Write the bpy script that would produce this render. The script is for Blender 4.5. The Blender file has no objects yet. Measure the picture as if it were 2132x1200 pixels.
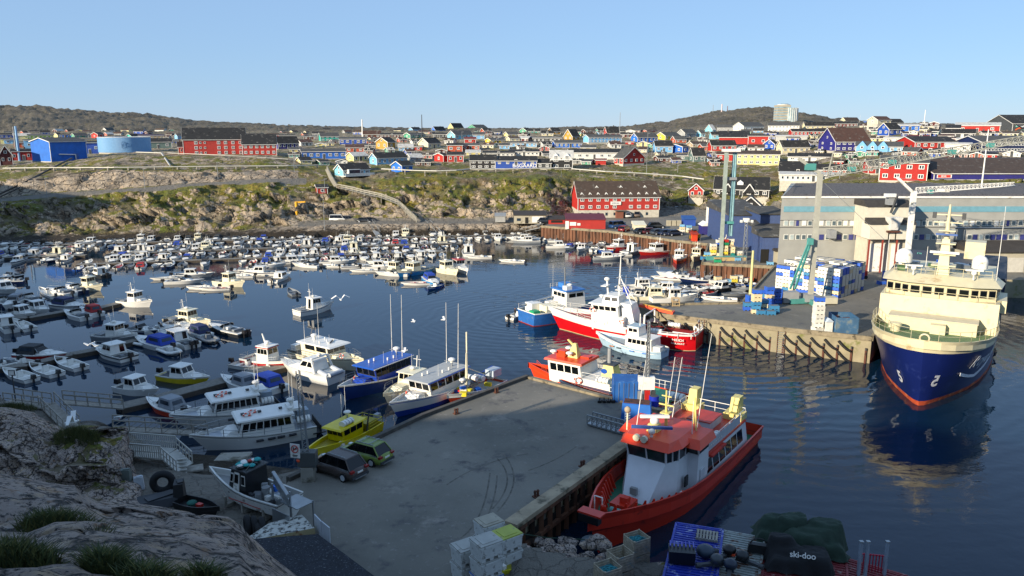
import bpy,math,random
import numpy as np
from mathutils import Vector,Matrix,Euler
R=math.radians
rnd=random.Random(7)
sc=bpy.context.scene
# ---------------------------------------------------------------- camera
PITCH=math.atan(332/1600.0);CH=28.0;FPX=1600.0
cp,sp=math.cos(PITCH),math.sin(PITCH)
cam_d=bpy.data.cameras.new('camera');cam=bpy.data.objects.new('camera',cam_d)
sc.collection.objects.link(cam)
cam.location=(0,0,CH);cam.rotation_euler=(math.pi/2-PITCH,0,0)
cam_d.sensor_width=36;cam_d.lens=36*FPX/2132;cam_d.clip_end=9000;cam_d.clip_start=.2
sc.camera=cam
# ---------------------------------------------------------------- light
SUN_AZ,SUN_EL=R(48),R(18)
world=bpy.data.worlds.new('World');sc.world=world;world.use_nodes=True
nt=world.node_tree;nt.nodes.clear()
sky=nt.nodes.new('ShaderNodeTexSky');sky.sky_type='NISHITA';sky.sun_disc=False
sky.sun_elevation=SUN_EL;sky.sun_rotation=math.pi+SUN_AZ
sky.altitude=0;sky.air_density=1.0;sky.dust_density=0.0;sky.ozone_density=6.0
bgn=nt.nodes.new('ShaderNodeBackground');bgn.inputs['Strength'].default_value=.09
wo=nt.nodes.new('ShaderNodeOutputWorld')
smx=nt.nodes.new('ShaderNodeMix');smx.data_type='RGBA';smx.inputs['Factor'].default_value=.62;smx.inputs['B'].default_value=(3.1,4.6,6.9,1)
nt.links.new(sky.outputs[0],smx.inputs['A']);nt.links.new(smx.outputs['Result'],bgn.inputs[0]);nt.links.new(bgn.outputs[0],wo.inputs[0])
sd=bpy.data.lights.new('sun','SUN');sd.energy=5.0;sd.angle=R(.5);sd.color=(1,.87,.68)
sun=bpy.data.objects.new('sun',sd);sc.collection.objects.link(sun)
SUNV=Vector((-math.sin(SUN_AZ)*math.cos(SUN_EL),-math.cos(SUN_AZ)*math.cos(SUN_EL),math.sin(SUN_EL)))
sun.rotation_euler=SUNV.to_track_quat('Z','Y').to_euler();sun.location=(-60,-60,120)
sc.view_settings.view_transform='Standard';sc.view_settings.look='None'
sc.view_settings.exposure=0.6;sc.view_settings.gamma=1
sc.cycles.use_denoising=True
sc.cycles.max_bounces=5;sc.cycles.glossy_bounces=3;sc.cycles.diffuse_bounces=2
sc.cycles.caustics_reflective=False;sc.cycles.caustics_refractive=False

# ---------------------------------------------------------------- pixel -> world (photo pixels 2132 x 1200)
def ray(u,v):
    a=(600-v)/FPX;return Vector(((u-1066)/FPX,cp+a*sp,-sp+a*cp))
def PZ(u,v,z):
    r=ray(u,v);t=(z-CH)/r.z;return Vector((r.x*t,r.y*t,z))
def PD(u,v,d):
    r=ray(u,v);t=d/r.y;return Vector((r.x*t,d,CH+r.z*t))
def mpp(d,v):  # metres per photo pixel at depth d
    return d/(FPX*ray(1066,v).y)
# ---------------------------------------------------------------- materials
SH_A0=0
def lin(c):
    if isinstance(c,str):
        c=c.lstrip('#');c=[int(c[i:i+2],16)/255 for i in (0,2,4)]
        return tuple(x/12.92 if x<=.04045 else ((x+.055)/1.055)**2.4 for x in c)
    return tuple(c)
MATS={}
def newmat(name):
    m=bpy.data.materials.new(name);m.use_nodes=True
    n=m.node_tree;b=n.nodes['Principled BSDF'];return m,n,b
def mat(col,rough=.5,metal=0.,var=.12,scale=1.5,bump=0.,bscale=20.,kind=None,name=None,dirt=None):
    key=(str(col),rough,metal,var,scale,bump,bscale,kind,str(dirt))
    if key in MATS:return MATS[key]
    m,n,b=newmat(name or ('paint_%d'%len(MATS)))
    c=lin(col);b.inputs['Roughness'].default_value=rough;b.inputs['Metallic'].default_value=metal
    N,L=n.nodes.new,n.links.new
    tc=N('ShaderNodeTexCoord');mp=N('ShaderNodeMapping');L(tc.outputs['Object'],mp.inputs[0])
    nz=N('ShaderNodeTexNoise');nz.inputs['Scale'].default_value=scale;nz.inputs['Detail'].default_value=5
    L(mp.outputs[0],nz.inputs['Vector'])
    if kind=='streak':mp.inputs['Scale'].default_value=(1,1,.15)
    rp=N('ShaderNodeMapRange');L(nz.outputs['Fac'],rp.inputs['Value'])
    rp.inputs['From Min'].default_value=.3;rp.inputs['From Max'].default_value=.7
    rp.inputs['To Min'].default_value=1-var;rp.inputs['To Max'].default_value=1+var*.6
    mx=N('ShaderNodeVectorMath');mx.operation='SCALE';mx.inputs[0].default_value=c
    L(rp.outputs[0],mx.inputs['Scale']);out=mx.outputs[0]
    if dirt:
        dc,amt,ds=dirt
        n2=N('ShaderNodeTexNoise');n2.inputs['Scale'].default_value=ds;n2.inputs['Detail'].default_value=7
        n2.inputs['Roughness'].default_value=.65
        L(mp.outputs[0],n2.inputs['Vector'])
        cr=N('ShaderNodeMapRange');L(n2.outputs['Fac'],cr.inputs['Value'])
        cr.inputs['From Min'].default_value=.62-amt*.3;cr.inputs['From Max'].default_value=.72-amt*.3
        mc=N('ShaderNodeMix');mc.data_type='RGBA';L(cr.outputs[0],mc.inputs['Factor'])
        L(out,mc.inputs['A']);mc.inputs['B'].default_value=(*lin(dc),1);out=mc.outputs['Result']
    L(out,b.inputs['Base Color'])
    if kind in ('clad','cladx','corr','plank'):
        wv=N('ShaderNodeTexWave');wv.wave_type='BANDS';wv.inputs['Scale'].default_value={'clad':5.,'cladx':5.,'corr':3.2,'plank':4.}[kind]
        wv.bands_direction='X' if kind!='plank' else 'Y'
        L(tc.outputs['Object'],wv.inputs['Vector'])
        m2=N('ShaderNodeMapRange');L(wv.outputs['Fac'],m2.inputs['Value']);m2.inputs['From Max'].default_value=.35
        m2.inputs['To Min'].default_value=.8;m2.inputs['To Max'].default_value=1
        v2=N('ShaderNodeVectorMath');v2.operation='SCALE';L(out,v2.inputs[0]);L(m2.outputs[0],v2.inputs['Scale'])
        L(v2.outputs[0],b.inputs['Base Color'])
        bp=N('ShaderNodeBump');bp.inputs['Strength'].default_value=.5;bp.inputs['Distance'].default_value=.04
        L(wv.outputs['Fac'],bp.inputs['Height']);L(bp.outputs[0],b.inputs['Normal'])
    elif bump:
        n3=N('ShaderNodeTexNoise');n3.inputs['Scale'].default_value=bscale;n3.inputs['Detail'].default_value=6
        L(tc.outputs['Object'],n3.inputs['Vector'])
        bp=N('ShaderNodeBump');bp.inputs['Strength'].default_value=bump;bp.inputs['Distance'].default_value=.1
        L(n3.outputs['Fac'],bp.inputs['Height']);L(bp.outputs[0],b.inputs['Normal'])
    MATS[key]=m;return m
def W_(c='#E6E4DC',**k):return mat(c,.4,**k)
WHITE=mat('#E4E2DA',.35,var=.08,scale=.8,dirt=('#A9A596',.15,1.2));CREAM=mat('#E3DCBF',.4,var=.08,scale=.8,dirt=('#B8A684',.12,.9))
BLACK=mat('#15171A',.45);GLASS=mat('#0B1014',.06,var=.3);GREY=mat('#8C8F90',.5);DGREY=mat('#3A3D40',.6)
STEEL=mat('#9EA3A6',.35,.7);RUST=mat('#5A3526',.8,dirt=('#2C1D17',.4,2));WOOD=mat('#8E8578',.8,kind=None,var=.3,scale=4)
DWOOD=mat('#4C443B',.85,var=.3,scale=3);ORANGE=mat('#E4502A',.45);REDP=mat('#B3261E',.4,dirt=('#7C2A20',.2,1));CANVB=mat('#1B3FA0',.7)
CONC=mat('#9B968A',.85,var=.2,scale=.8,dirt=('#5F5B4D',.35,.6),bump=.2)
# ---------------------------------------------------------------- mesh builder
class MB:
    def __init__(s):s.v=[];s.f=[];s.mi=[];s.sm=[];s.mats=[]
    def m(s,mt):
        if mt not in s.mats:s.mats.append(mt)
        return s.mats.index(mt)
    def add(s,vs,fs,mt,sm=False):
        o=len(s.v);s.v.extend([tuple(p) for p in vs]);k=s.m(mt)
        for f in fs:s.f.append([i+o for i in f]);s.mi.append(k);s.sm.append(sm)
        return s
    def quad(s,a,b,c,d,mt):return s.add([a,b,c,d],[(0,1,2,3)],mt)
    def hexa(s,p,mt):  # 8 points bottom ccw, top ccw
        return s.add(p,[(3,2,1,0),(4,5,6,7),(0,1,5,4),(1,2,6,5),(2,3,7,6),(3,0,4,7)],mt)
    def box(s,c,d,mt,rz=0.,tx=1.,ty=1.):
        x,y,z=d[0]/2,d[1]/2,d[2]/2;ca,sa=math.cos(rz),math.sin(rz);P=[]
        for zz,kx,ky in ((-z,1,1),(z,tx,ty)):
            for a,b in ((-1,-1),(1,-1),(1,1),(-1,1)):
                px,py=a*x*kx,b*y*ky;P.append((c[0]+px*ca-py*sa,c[1]+px*sa+py*ca,c[2]+zz))
        return s.hexa(P,mt)
    def bar(s,a,b,w,h,mt):
        a,b=Vector(a),Vector(b);d=(b-a).normalized();up=Vector((0,0,1))
        if abs(d.z)>.95:up=Vector((1,0,0))
        r=d.cross(up).normalized();u=r.cross(d);P=[]
        for q in (a,b):
            for i,j in ((-1,-1),(1,-1),(1,1),(-1,1)):P.append(q+r*(i*w/2)+u*(j*h/2))
        return s.hexa(P,mt)
    def tube(s,a,b,r,mt,n=6,r2=None,sm=True):
        a,b=Vector(a),Vector(b);d=(b-a)
        if d.length<1e-6:return s
        d.normalize();r2=r if r2 is None else r2
        up=Vector((0,0,1)) if abs(d.z)<.9 else Vector((1,0,0));e=d.cross(up).normalized();g=d.cross(e)
        P=[]
        for q,rr in ((a,r),(b,r2)):
            for i in range(n):
                t=2*math.pi*i/n;P.append(q+e*(math.cos(t)*rr)+g*(math.sin(t)*rr))
        s.add(P,[(i,(i+1)%n,n+(i+1)%n,n+i) for i in range(n)],mt,sm)
        return s.add(P,[tuple(range(n-1,-1,-1)),tuple(range(n,2*n))],mt)
    def path(s,pts,r,mt,n=5):
        for a,b in zip(pts[:-1],pts[1:]):s.tube(a,b,r,mt,n)
        return s
    def cyl(s,c,r,h,mt,n=16,r2=None):return s.tube(c,(c[0],c[1],c[2]+h),r,mt,n,r2)
    def sph(s,c,r,mt,n=10,sz=1.,m=6,half=False):
        P=[];F=[];m0=m
        for j in range(m+1):
            ph=-math.pi/2+math.pi*j/m
            if half:ph=math.pi/2*j/m
            for i in range(n):
                t=2*math.pi*i/n;P.append((c[0]+r*math.cos(ph)*math.cos(t),c[1]+r*math.cos(ph)*math.sin(t),c[2]+r*sz*math.sin(ph)))
        for j in range(m0):
            for i in range(n):F.append((j*n+i,j*n+(i+1)%n,(j+1)*n+(i+1)%n,(j+1)*n+i))
        return s.add(P,F,mt,True)
    def prism(s,poly,z0,z1,mt,mt2=None):
        n=len(poly);P=[(x,y,z0) for x,y in poly]+[(x,y,z1) for x,y in poly]
        s.add(P,[(i,(i+1)%n,n+(i+1)%n,n+i) for i in range(n)]+[tuple(range(n-1,-1,-1))],mt)
        return s.add(P,[tuple(range(n,2*n))],mt2 or mt)
    def ext(s,prof,y0,y1,mt):   # profile in xz extruded along y
        n=len(prof);P=[(x,y0,z) for x,z in prof]+[(x,y1,z) for x,z in prof]
        return s.add(P,[(i,(i+1)%n,n+(i+1)%n,n+i) for i in range(n)]+[tuple(range(n-1,-1,-1)),tuple(range(n,2*n))],mt)
    def torus(s,c,Rr,r,mt,ax='z',n=14,k=6,mt2=None):
        P=[]
        for i in range(n):
            t=2*math.pi*i/n
            for j in range(k):
                q=2*math.pi*j/k;a=(Rr+r*math.cos(q));p=(a*math.cos(t),a*math.sin(t),r*math.sin(q))
                if ax=='x':p=(p[2],p[0],p[1])
                if ax=='y':p=(p[0],p[2],p[1])
                P.append((c[0]+p[0],c[1]+p[1],c[2]+p[2]))
        for i in range(n):
            F=[(i*k+j,i*k+(j+1)%k,((i+1)%n)*k+(j+1)%k,((i+1)%n)*k+j) for j in range(k)]
            s.add(P,F,(mt2 if (mt2 and (i*8//n)%2) else mt),True)
        return s
    def slab(s,q,off,mt):  # a thin plate standing proud of quad q (4 pts)
        q=[Vector(p) for p in q];nrm=(q[1]-q[0]).cross(q[3]-q[0]).normalized()
        return s.hexa([p+nrm*(-.01) for p in q]+[p+nrm*off for p in q],mt)
    def mesh(s,name):
        me=bpy.data.meshes.new(name);me.from_pydata(s.v,[],s.f)
        for mt in s.mats:me.materials.append(mt)
        if s.f:
            me.polygons.foreach_set('material_index',s.mi);me.polygons.foreach_set('use_smooth',s.sm)
        me.update();return me
    def build(s,name,parent=None,loc=(0,0,0),rz=0.):
        o=bpy.data.objects.new(name,s.mesh(name));sc.collection.objects.link(o)
        o.location=loc;o.rotation_euler=(0,0,rz)
        if parent:o.parent=parent
        return o
def sub(q,a0,a1,b0,b1):   # bilinear sub-quad
    q=[Vector(p) for p in q]
    f=lambda a,b:(q[0]*(1-a)+q[1]*a)*(1-b)+(q[3]*(1-a)+q[2]*a)*b
    return [f(a0,b0),f(a1,b0),f(a1,b1),f(a0,b1)]
ALL=[]
def tag(o,label,cat=None,group=None,kind=None):
    if label:o['label']=label
    if cat:o['category']=cat
    if group:o['group']=group
    if kind:o['kind']=kind
    ALL.append(o);return o
def thing(name,label,cat,loc=(0,0,0),rz=0.,group=None):
    o=bpy.data.objects.new(name,None);o.empty_display_size=.3;sc.collection.objects.link(o)
    o.location=loc;o.rotation_euler=(0,0,rz);return tag(o,label,cat,group)
def copytree(o,parent=None):
    c=o.copy();sc.collection.objects.link(c)
    if parent:c.parent=parent
    for ch in KIDS.get(o.name,o.children):copytree(ch,c)
    return c
KIDS={}
def freeze(o):   # remember children lists so copying is quick
    KIDS[o.name]=list(o.children)
    for c in o.children:freeze(c)
def dup(o,label,loc,rz,scale=None,group=None):
    c=copytree(o);c.location=loc;c.rotation_euler=(0,0,rz)
    if scale:c.scale=scale if hasattr(scale,'__len__') else (scale,)*3
    c['label']=label
    if group:c['group']=group
    return c
def text(name,s,size,mt,parent,loc,rot,ext=.01,align='CENTER',shear=0.):
    cu=bpy.data.curves.new(name,'FONT');cu.body=s;cu.size=size;cu.extrude=ext;cu.align_x=align;cu.shear=shear
    cu.offset=.01*size
    t=bpy.data.objects.new('tmp',cu);me=bpy.data.meshes.new_from_object(t);bpy.data.objects.remove(t)
    me.materials.clear();me.materials.append(mt)
    o=bpy.data.objects.new(name,me);sc.collection.objects.link(o);o.location=loc;o.rotation_euler=rot
    if parent:o.parent=parent
    return o
# ---------------------------------------------------------------- numpy noise
def _h(ix,iy,iz,s):
    n=(ix*374761393+iy*668265263+iz*2147483647+s*1442695041) & 0xffffffff
    n=((n ^ (n >> 13))*1274126177) & 0xffffffff
    return ((n ^ (n >> 16)) & 0xffff)/65535.0
def vnoise(x,y,z,s=0):
    xi,yi,zi=np.floor(x).astype(np.int64),np.floor(y).astype(np.int64),np.floor(z).astype(np.int64)
    fx,fy,fz=x-xi,y-yi,z-zi;fx=fx*fx*(3-2*fx);fy=fy*fy*(3-2*fy);fz=fz*fz*(3-2*fz)
    r=0
    for a in (0,1):
        for b in (0,1):
            for c in (0,1):
                r=r+_h(xi+a,yi+b,zi+c,s)*np.where(a,fx,1-fx)*np.where(b,fy,1-fy)*np.where(c,fz,1-fz)
    return r*2-1
def fbm(x,y,z,o=4,s=0,g=.5):
    r=0;a=1;t=0
    for i in range(o):
        r=r+a*vnoise(x,y,z,s+i);t+=a;a*=g;x,y,z=x*2.03+11,y*2.03+5,z*2.03+3
    return r/t
def worley(x,y,z,s=0):  # returns f1, f2, cell value
    xi,yi,zi=np.floor(x).astype(np.int64),np.floor(y).astype(np.int64),np.floor(z).astype(np.int64)
    f1=np.full(x.shape,9.);f2=np.full(x.shape,9.);cv=np.zeros(x.shape)
    for a in (-1,0,1):
        for b in (-1,0,1):
            for c in (-1,0,1):
                X,Y,Z=xi+a,yi+b,zi+c
                dx=X+_h(X,Y,Z,s)-x;dy=Y+_h(X,Y,Z,s+1)-y;dz=Z+_h(X,Y,Z,s+2)-z
                d=np.sqrt(dx*dx+dy*dy+dz*dz);m=d<f1
                f2=np.where(m,f1,np.minimum(f2,d));cv=np.where(m,_h(X,Y,Z,s+3),cv);f1=np.where(m,d,f1)
    return f1,f2,cv
def facets(x,y,z,s=0,tilt=1.):  # piecewise tilted blocks, like fractured bedrock
    xi,yi,zi=np.floor(x).astype(np.int64),np.floor(y).astype(np.int64),np.floor(z).astype(np.int64)
    f1=np.full(x.shape,9.);out=np.zeros(x.shape)
    for a in (-1,0,1):
        for b in (-1,0,1):
            for c in (-1,0,1):
                X,Y,Z=xi+a,yi+b,zi+c
                dx=X+_h(X,Y,Z,s)-x;dy=Y+_h(X,Y,Z,s+1)-y;dz=Z+_h(X,Y,Z,s+2)-z
                d=dx*dx+dy*dy+dz*dz;m=d<f1
                v=(_h(X,Y,Z,s+3)-.5)*1.1+tilt*((_h(X,Y,Z,s+4)-.5)*dx+(_h(X,Y,Z,s+5)-.5)*dy+(_h(X,Y,Z,s+6)-.5)*dz)*1.6
                out=np.where(m,v,out);f1=np.where(m,d,f1)
    return out
def grid_mesh(name,P,mt,attrs=None,smooth=True):
    n,m,_=P.shape;me=bpy.data.meshes.new(name)
    idx=np.arange(n*m).reshape(n,m)
    q=np.stack([idx[:-1,:-1],idx[1:,:-1],idx[1:,1:],idx[:-1,1:]],-1).reshape(-1,4)
    me.vertices.add(n*m);me.vertices.foreach_set('co',P.reshape(-1).astype(np.float32))
    me.loops.add(len(q)*4);me.loops.foreach_set('vertex_index',q.reshape(-1).astype(np.int32))
    me.polygons.add(len(q));me.polygons.foreach_set('loop_start',np.arange(0,len(q)*4,4,dtype=np.int32))
    me.polygons.foreach_set('loop_total',np.full(len(q),4,np.int32))
    me.polygons.foreach_set('use_smooth',np.full(len(q),smooth,bool))
    me.materials.append(mt);me.update(calc_edges=True)
    for k,arr in (attrs or {}).items():
        at=me.attributes.new(k,'FLOAT','POINT');at.data.foreach_set('value',arr.reshape(-1).astype(np.float32))
    o=bpy.data.objects.new(name,me);sc.collection.objects.link(o);return o

# ---------------------------------------------------------------- terrain material
def terrain_mat(name,scale=1.,warm=1.,lichen=0.):
    m,n,b=newmat(name);N,L=n.nodes.new,n.links.new
    geo=N('ShaderNodeNewGeometry');tc=geo.outputs['Position']
    def noise(s,d=6,r=.6,off=0):
        mp=N('ShaderNodeMapping');L(tc,mp.inputs[0]);mp.inputs['Location'].default_value=(off,off,off)
        x=N('ShaderNodeTexNoise');x.inputs['Scale'].default_value=s;x.inputs['Detail'].default_value=d;x.inputs['Roughness'].default_value=r
        L(mp.outputs[0],x.inputs['Vector']);return x.outputs['Fac']
    def rng(x,a,b_,c=0.,d=1.):
        r=N('ShaderNodeMapRange');L(x,r.inputs[0]);r.inputs[1].default_value=a;r.inputs[2].default_value=b_
        r.inputs[3].default_value=c;r.inputs[4].default_value=d;return r.outputs[0]
    def mix(f,a,c):
        x=N('ShaderNodeMix');x.data_type='RGBA'
        if hasattr(f,'links'):L(f,x.inputs['Factor'])
        else:x.inputs['Factor'].default_value=f
        for s,q in ((x.inputs['A'],a),(x.inputs['B'],c)):
            if isinstance(q,(str,tuple)):s.default_value=(*lin(q),1)
            else:L(q,s)
        return x.outputs['Result']
    def math_(op,a,c):
        x=N('ShaderNodeMath');x.operation=op
        for s,q in ((x.inputs[0],a),(x.inputs[1],c)):
            if hasattr(q,'links'):L(q,s)
            else:s.default_value=q
        return x.outputs[0]
    rock=mix(rng(noise(.22*scale,8,.65),.35,.65),'#766C5E' if not lichen else '#8E8077','#BBAB95' if not lichen else '#C4B2A5')
    rock=mix(rng(noise(.9*scale,8,.7,7),.52,.68),rock,'#C2A98A')
    rock=mix(rng(noise(2.2*scale,6,.7,3),.55,.62),rock,'#4A4742')
    vor=N('ShaderNodeTexVoronoi');vor.feature='DISTANCE_TO_EDGE';vor.inputs['Scale'].default_value=.35*scale
    nzv=N('ShaderNodeTexNoise');nzv.inputs['Scale'].default_value=.5*scale;nzv.inputs['Detail'].default_value=5
    L(tc,nzv.inputs['Vector']);va=N('ShaderNodeVectorMath');va.operation='MULTIPLY_ADD'
    L(nzv.outputs['Color'],va.inputs[0]);va.inputs[1].default_value=(3/scale,)*3;L(tc,va.inputs[2]);L(va.outputs[0],vor.inputs['Vector'])
    crack=rng(vor.outputs[0],0,.045)
    rock=mix(crack,'#2B2723',rock)
    if lichen:
        rock=mix(rng(noise(3.5*scale,9,.75,21),.53,.58),rock,'#1E1E20')
        rock=mix(rng(noise(1.1*scale,9,.7,31),.58,.66),rock,'#8A6A4C')
        rock=mix(rng(noise(5*scale,9,.8,41),.6,.64),rock,'#B9BBB6')
    grass=mix(rng(noise(.12*scale,6,.6,13),.4,.62),'#565A1E','#86762C')
    grass=mix(rng(noise(.6*scale,6,.7,17),.45,.62),grass,'#66701F')
    grass=mix(rng(noise(1.8*scale,6,.7,19),.5,.65),grass,'#4A3A1C')
    sep=N('ShaderNodeSeparateXYZ');L(geo.outputs['Normal'],sep.inputs[0])
    at=N('ShaderNodeAttribute');at.attribute_name='grass'
    ga=math_('ADD',at.outputs['Fac'],rng(noise(.35*scale,8,.62,5),.25,.75,-.75,.75))
    ga=math_('ADD',ga,rng(sep.outputs['Z'],.2,.9,-.40,.30))
    gm=rng(ga,.45,.53)
    dry=mix(rng(noise(.25*scale,7,.65,23),.42,.58),'#5F5138','#7A705C')
    grass=mix(rng(noise(.08*scale,5,.6,27),.50,.60),grass,dry)
    col=mix(gm,rock,grass)
    gr=N('ShaderNodeAttribute');gr.attribute_name='gravel'
    gcol=mix(noise(3*scale,8,.8,2),'#66625A','#857F74')
    col=mix(rng(gr.outputs['Fac'],.4,.6),col,gcol)
    ht=N('ShaderNodeAttribute');ht.attribute_name='heath'
    col=mix(math_('MULTIPLY',ht.outputs['Fac'],rng(noise(.02*scale,8,.7,51),.38,.62,.55,1.)),col,'#3A362B')
    sz=N('ShaderNodeSeparateXYZ');L(tc,sz.inputs[0])
    tide=rng(math_('ADD',sz.outputs['Z'],rng(noise(.8,4,.6,9),.3,.7,-.5,.5)),1.2,1.9)
    col=mix(tide,'#2E2412',col)
    L(col,b.inputs['Base Color']);b.inputs['Roughness'].default_value=.9
    hgt=math_('ADD',math_('MULTIPLY',noise(1.2*scale,9,.7,1),.8),math_('MULTIPLY',crack,.35))
    bp=N('ShaderNodeBump');bp.inputs['Strength'].default_value=1.;bp.inputs['Distance'].default_value=.9/scale
    L(hgt,bp.inputs['Height']);L(bp.outputs[0],b.inputs['Normal'])
    return m
TM=terrain_mat('tundra_rock');TMF=terrain_mat('foreground_granite',2.2,lichen=1.)
# ---------------------------------------------------------------- far shore, town hillside and mountains
COLS={
 -900:[(535,170),(530,172),(525,175),(470,185),(430,196),(425,203),(390,214),(350,250),(330,330),(300,430),(285,700),(272,1000),(215,1900)],
 0:[(508,187),(500,190),(495,192),(455,204),(420,216),(412,223),(380,231),(345,262),(325,330),(300,430),(285,700),(275,1000),(222,1900)],
 80:[(506,188),(498,191),(493,193),(452,205),(413,218),(405,225),(372,233),(340,262),(322,330),(300,430),(285,700),(275,1000),(223,1900)],
 150:[(504,190),(496,193),(491,195),(448,207),(407,220),(399,227),(365,234),(338,260),(318,330),(299,430),(285,700),(275,1000),(231,1900)],
 240:[(501,192),(493,195),(489,197),(443,209),(400,221),(394,228),(357,235),(327,256),(317,330),(298,430),(285,700),(276,1000),(238,1900)],
 300:[(500,193),(492,196),(488,198),(440,210),(398,222),(390,229),(358,236),(327,256),(315,330),(298,430),(285,700),(277,1000),(240,1900)],
 400:[(497,195),(488,199),(484,201),(436,212),(388,227),(381,233),(361,239),(326,262),(313,330),(296,430),(284,700),(277,1000),(255,1900)],
 560:[(494,198),(482,202),(476,205),(430,215),(380,233),(374,238),(356,246),(330,262),(312,330),(295,430),(283,700),(275,1000),(263,1900)],
 640:[(492,200),(472,206),(466,211),(425,220),(385,236),(372,244),(358,251),(338,270),(312,330),(292,430),(282,700),(276,1000),(266,1800)],
 700:[(491,201),(468,207),(461,213),(420,222),(380,238),(368,246),(360,254),(340,275),(312,330),(290,430),(280,700),(276,1000),(268,1800)],
 900:[(490,202),(467,207),(459,214),(420,223),(372,240),(363,248),(355,260),(335,290),(305,340),(279,420),(277,700),(275,1000),(272,1800)],
 1130:[(488,203),(467,207),(458,214),(415,223),(368,242),(360,250),(354,262),(330,295),(303,340),(278,420),(276,700),(275,1000),(272,1800)],
 1195:[(449,223),(448,224),(446,225),(412,234),(370,247),(362,256),(352,268),(330,300),(303,345),(278,430),(276,700),(273,1000),(270,1500)],
 1300:[(449,223),(448,224),(446,225),(410,233),(375,247),(366,256),(354,268),(332,300),(306,345),(282,430),(276,700),(273,1000),(270,1400)],
 1400:[(449,223),(448,224),(440,228),(425,233),(400,245),(378,256),(360,270),(335,300),(309,345),(290,430),(280,600),(272,900),(257,1300)],
 1500:[(449,223),(448,224),(440,228),(425,233),(405,242),(385,252),(362,268),(333,300),(305,345),(288,430),(278,600),(262,900),(236,1300)],
 1600:[(449,223),(447,224),(440,228),(428,232),(408,240),(388,250),(366,264),(332,300),(302,345),(285,430),(275,600),(256,900),(229,1300)],
 1660:[(455,214),(452,215),(445,218),(430,222),(410,228),(390,240),(368,255),(330,295),(300,340),(283,420),(272,600),(256,900),(240,1300)],
 1740:[(492,176),(488,178),(475,181),(440,188),(405,196),(390,208),(375,222),(335,262),(300,310),(275,390),(268,560),(262,900),(254,1300)],
 1900:[(515,160),(505,162),(485,165),(440,172),(400,180),(388,190),(376,202),(340,235),(300,280),(264,340),(262,500),(264,900),(266,1300)],
 2000:[(515,160),(505,162),(485,165),(440,172),(400,180),(386,190),(374,202),(340,235),(305,280),(272,340),(268,500),(266,900),(266,1300)],
 2132:[(515,160),(505,162),(485,165),(440,172),(400,180),(386,190),(374,202),(340,235),(305,280),(280,340),(272,500),(268,900),(266,1300)],
 3000:[(515,160),(505,162),(485,165),(440,172),(400,180),(386,190),(374,202),(340,235),(305,280),(280,340),(272,500),(262,900),(258,1300)],
}
UK=np.array(sorted(COLS));BV=np.array([[b[0] for b in COLS[u]] for u in UK],float);BD=np.array([[b[1] for b in COLS[u]] for u in UK],float)
def cols_at(u):
    return (np.array([np.interp(u,UK,BV[:,k]) for k in range(BV.shape[1])]),np.array([np.interp(u,UK,BD[:,k]) for k in range(BD.shape[1])]))
def ground(u,v):   # where the hillside is seen at pixel (u,v) -> world point
    vs,ds=cols_at(u)
    for k in range(len(vs)-1,0,-1):
        a,c=vs[k-1],vs[k]
        if min(a,c)<=v<=max(a,c):
            f=(v-a)/(c-a) if c!=a else 0
            za,zc=PD(u,a,ds[k-1]).z,PD(u,c,ds[k]).z
            lo,hi=0.,1.
            for _ in range(20):   # solve on the straight slope between the two bands
                t=(lo+hi)/2;d=ds[k-1]+(ds[k]-ds[k-1])*t;z=za+(zc-za)*t
                zl=PD(u,v,d).z
                if z<zl:lo=t
                else:hi=t
            return PD(u,v,d)
    return PD(u,v,ds[0] if v>vs[0] else ds[9])
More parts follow.
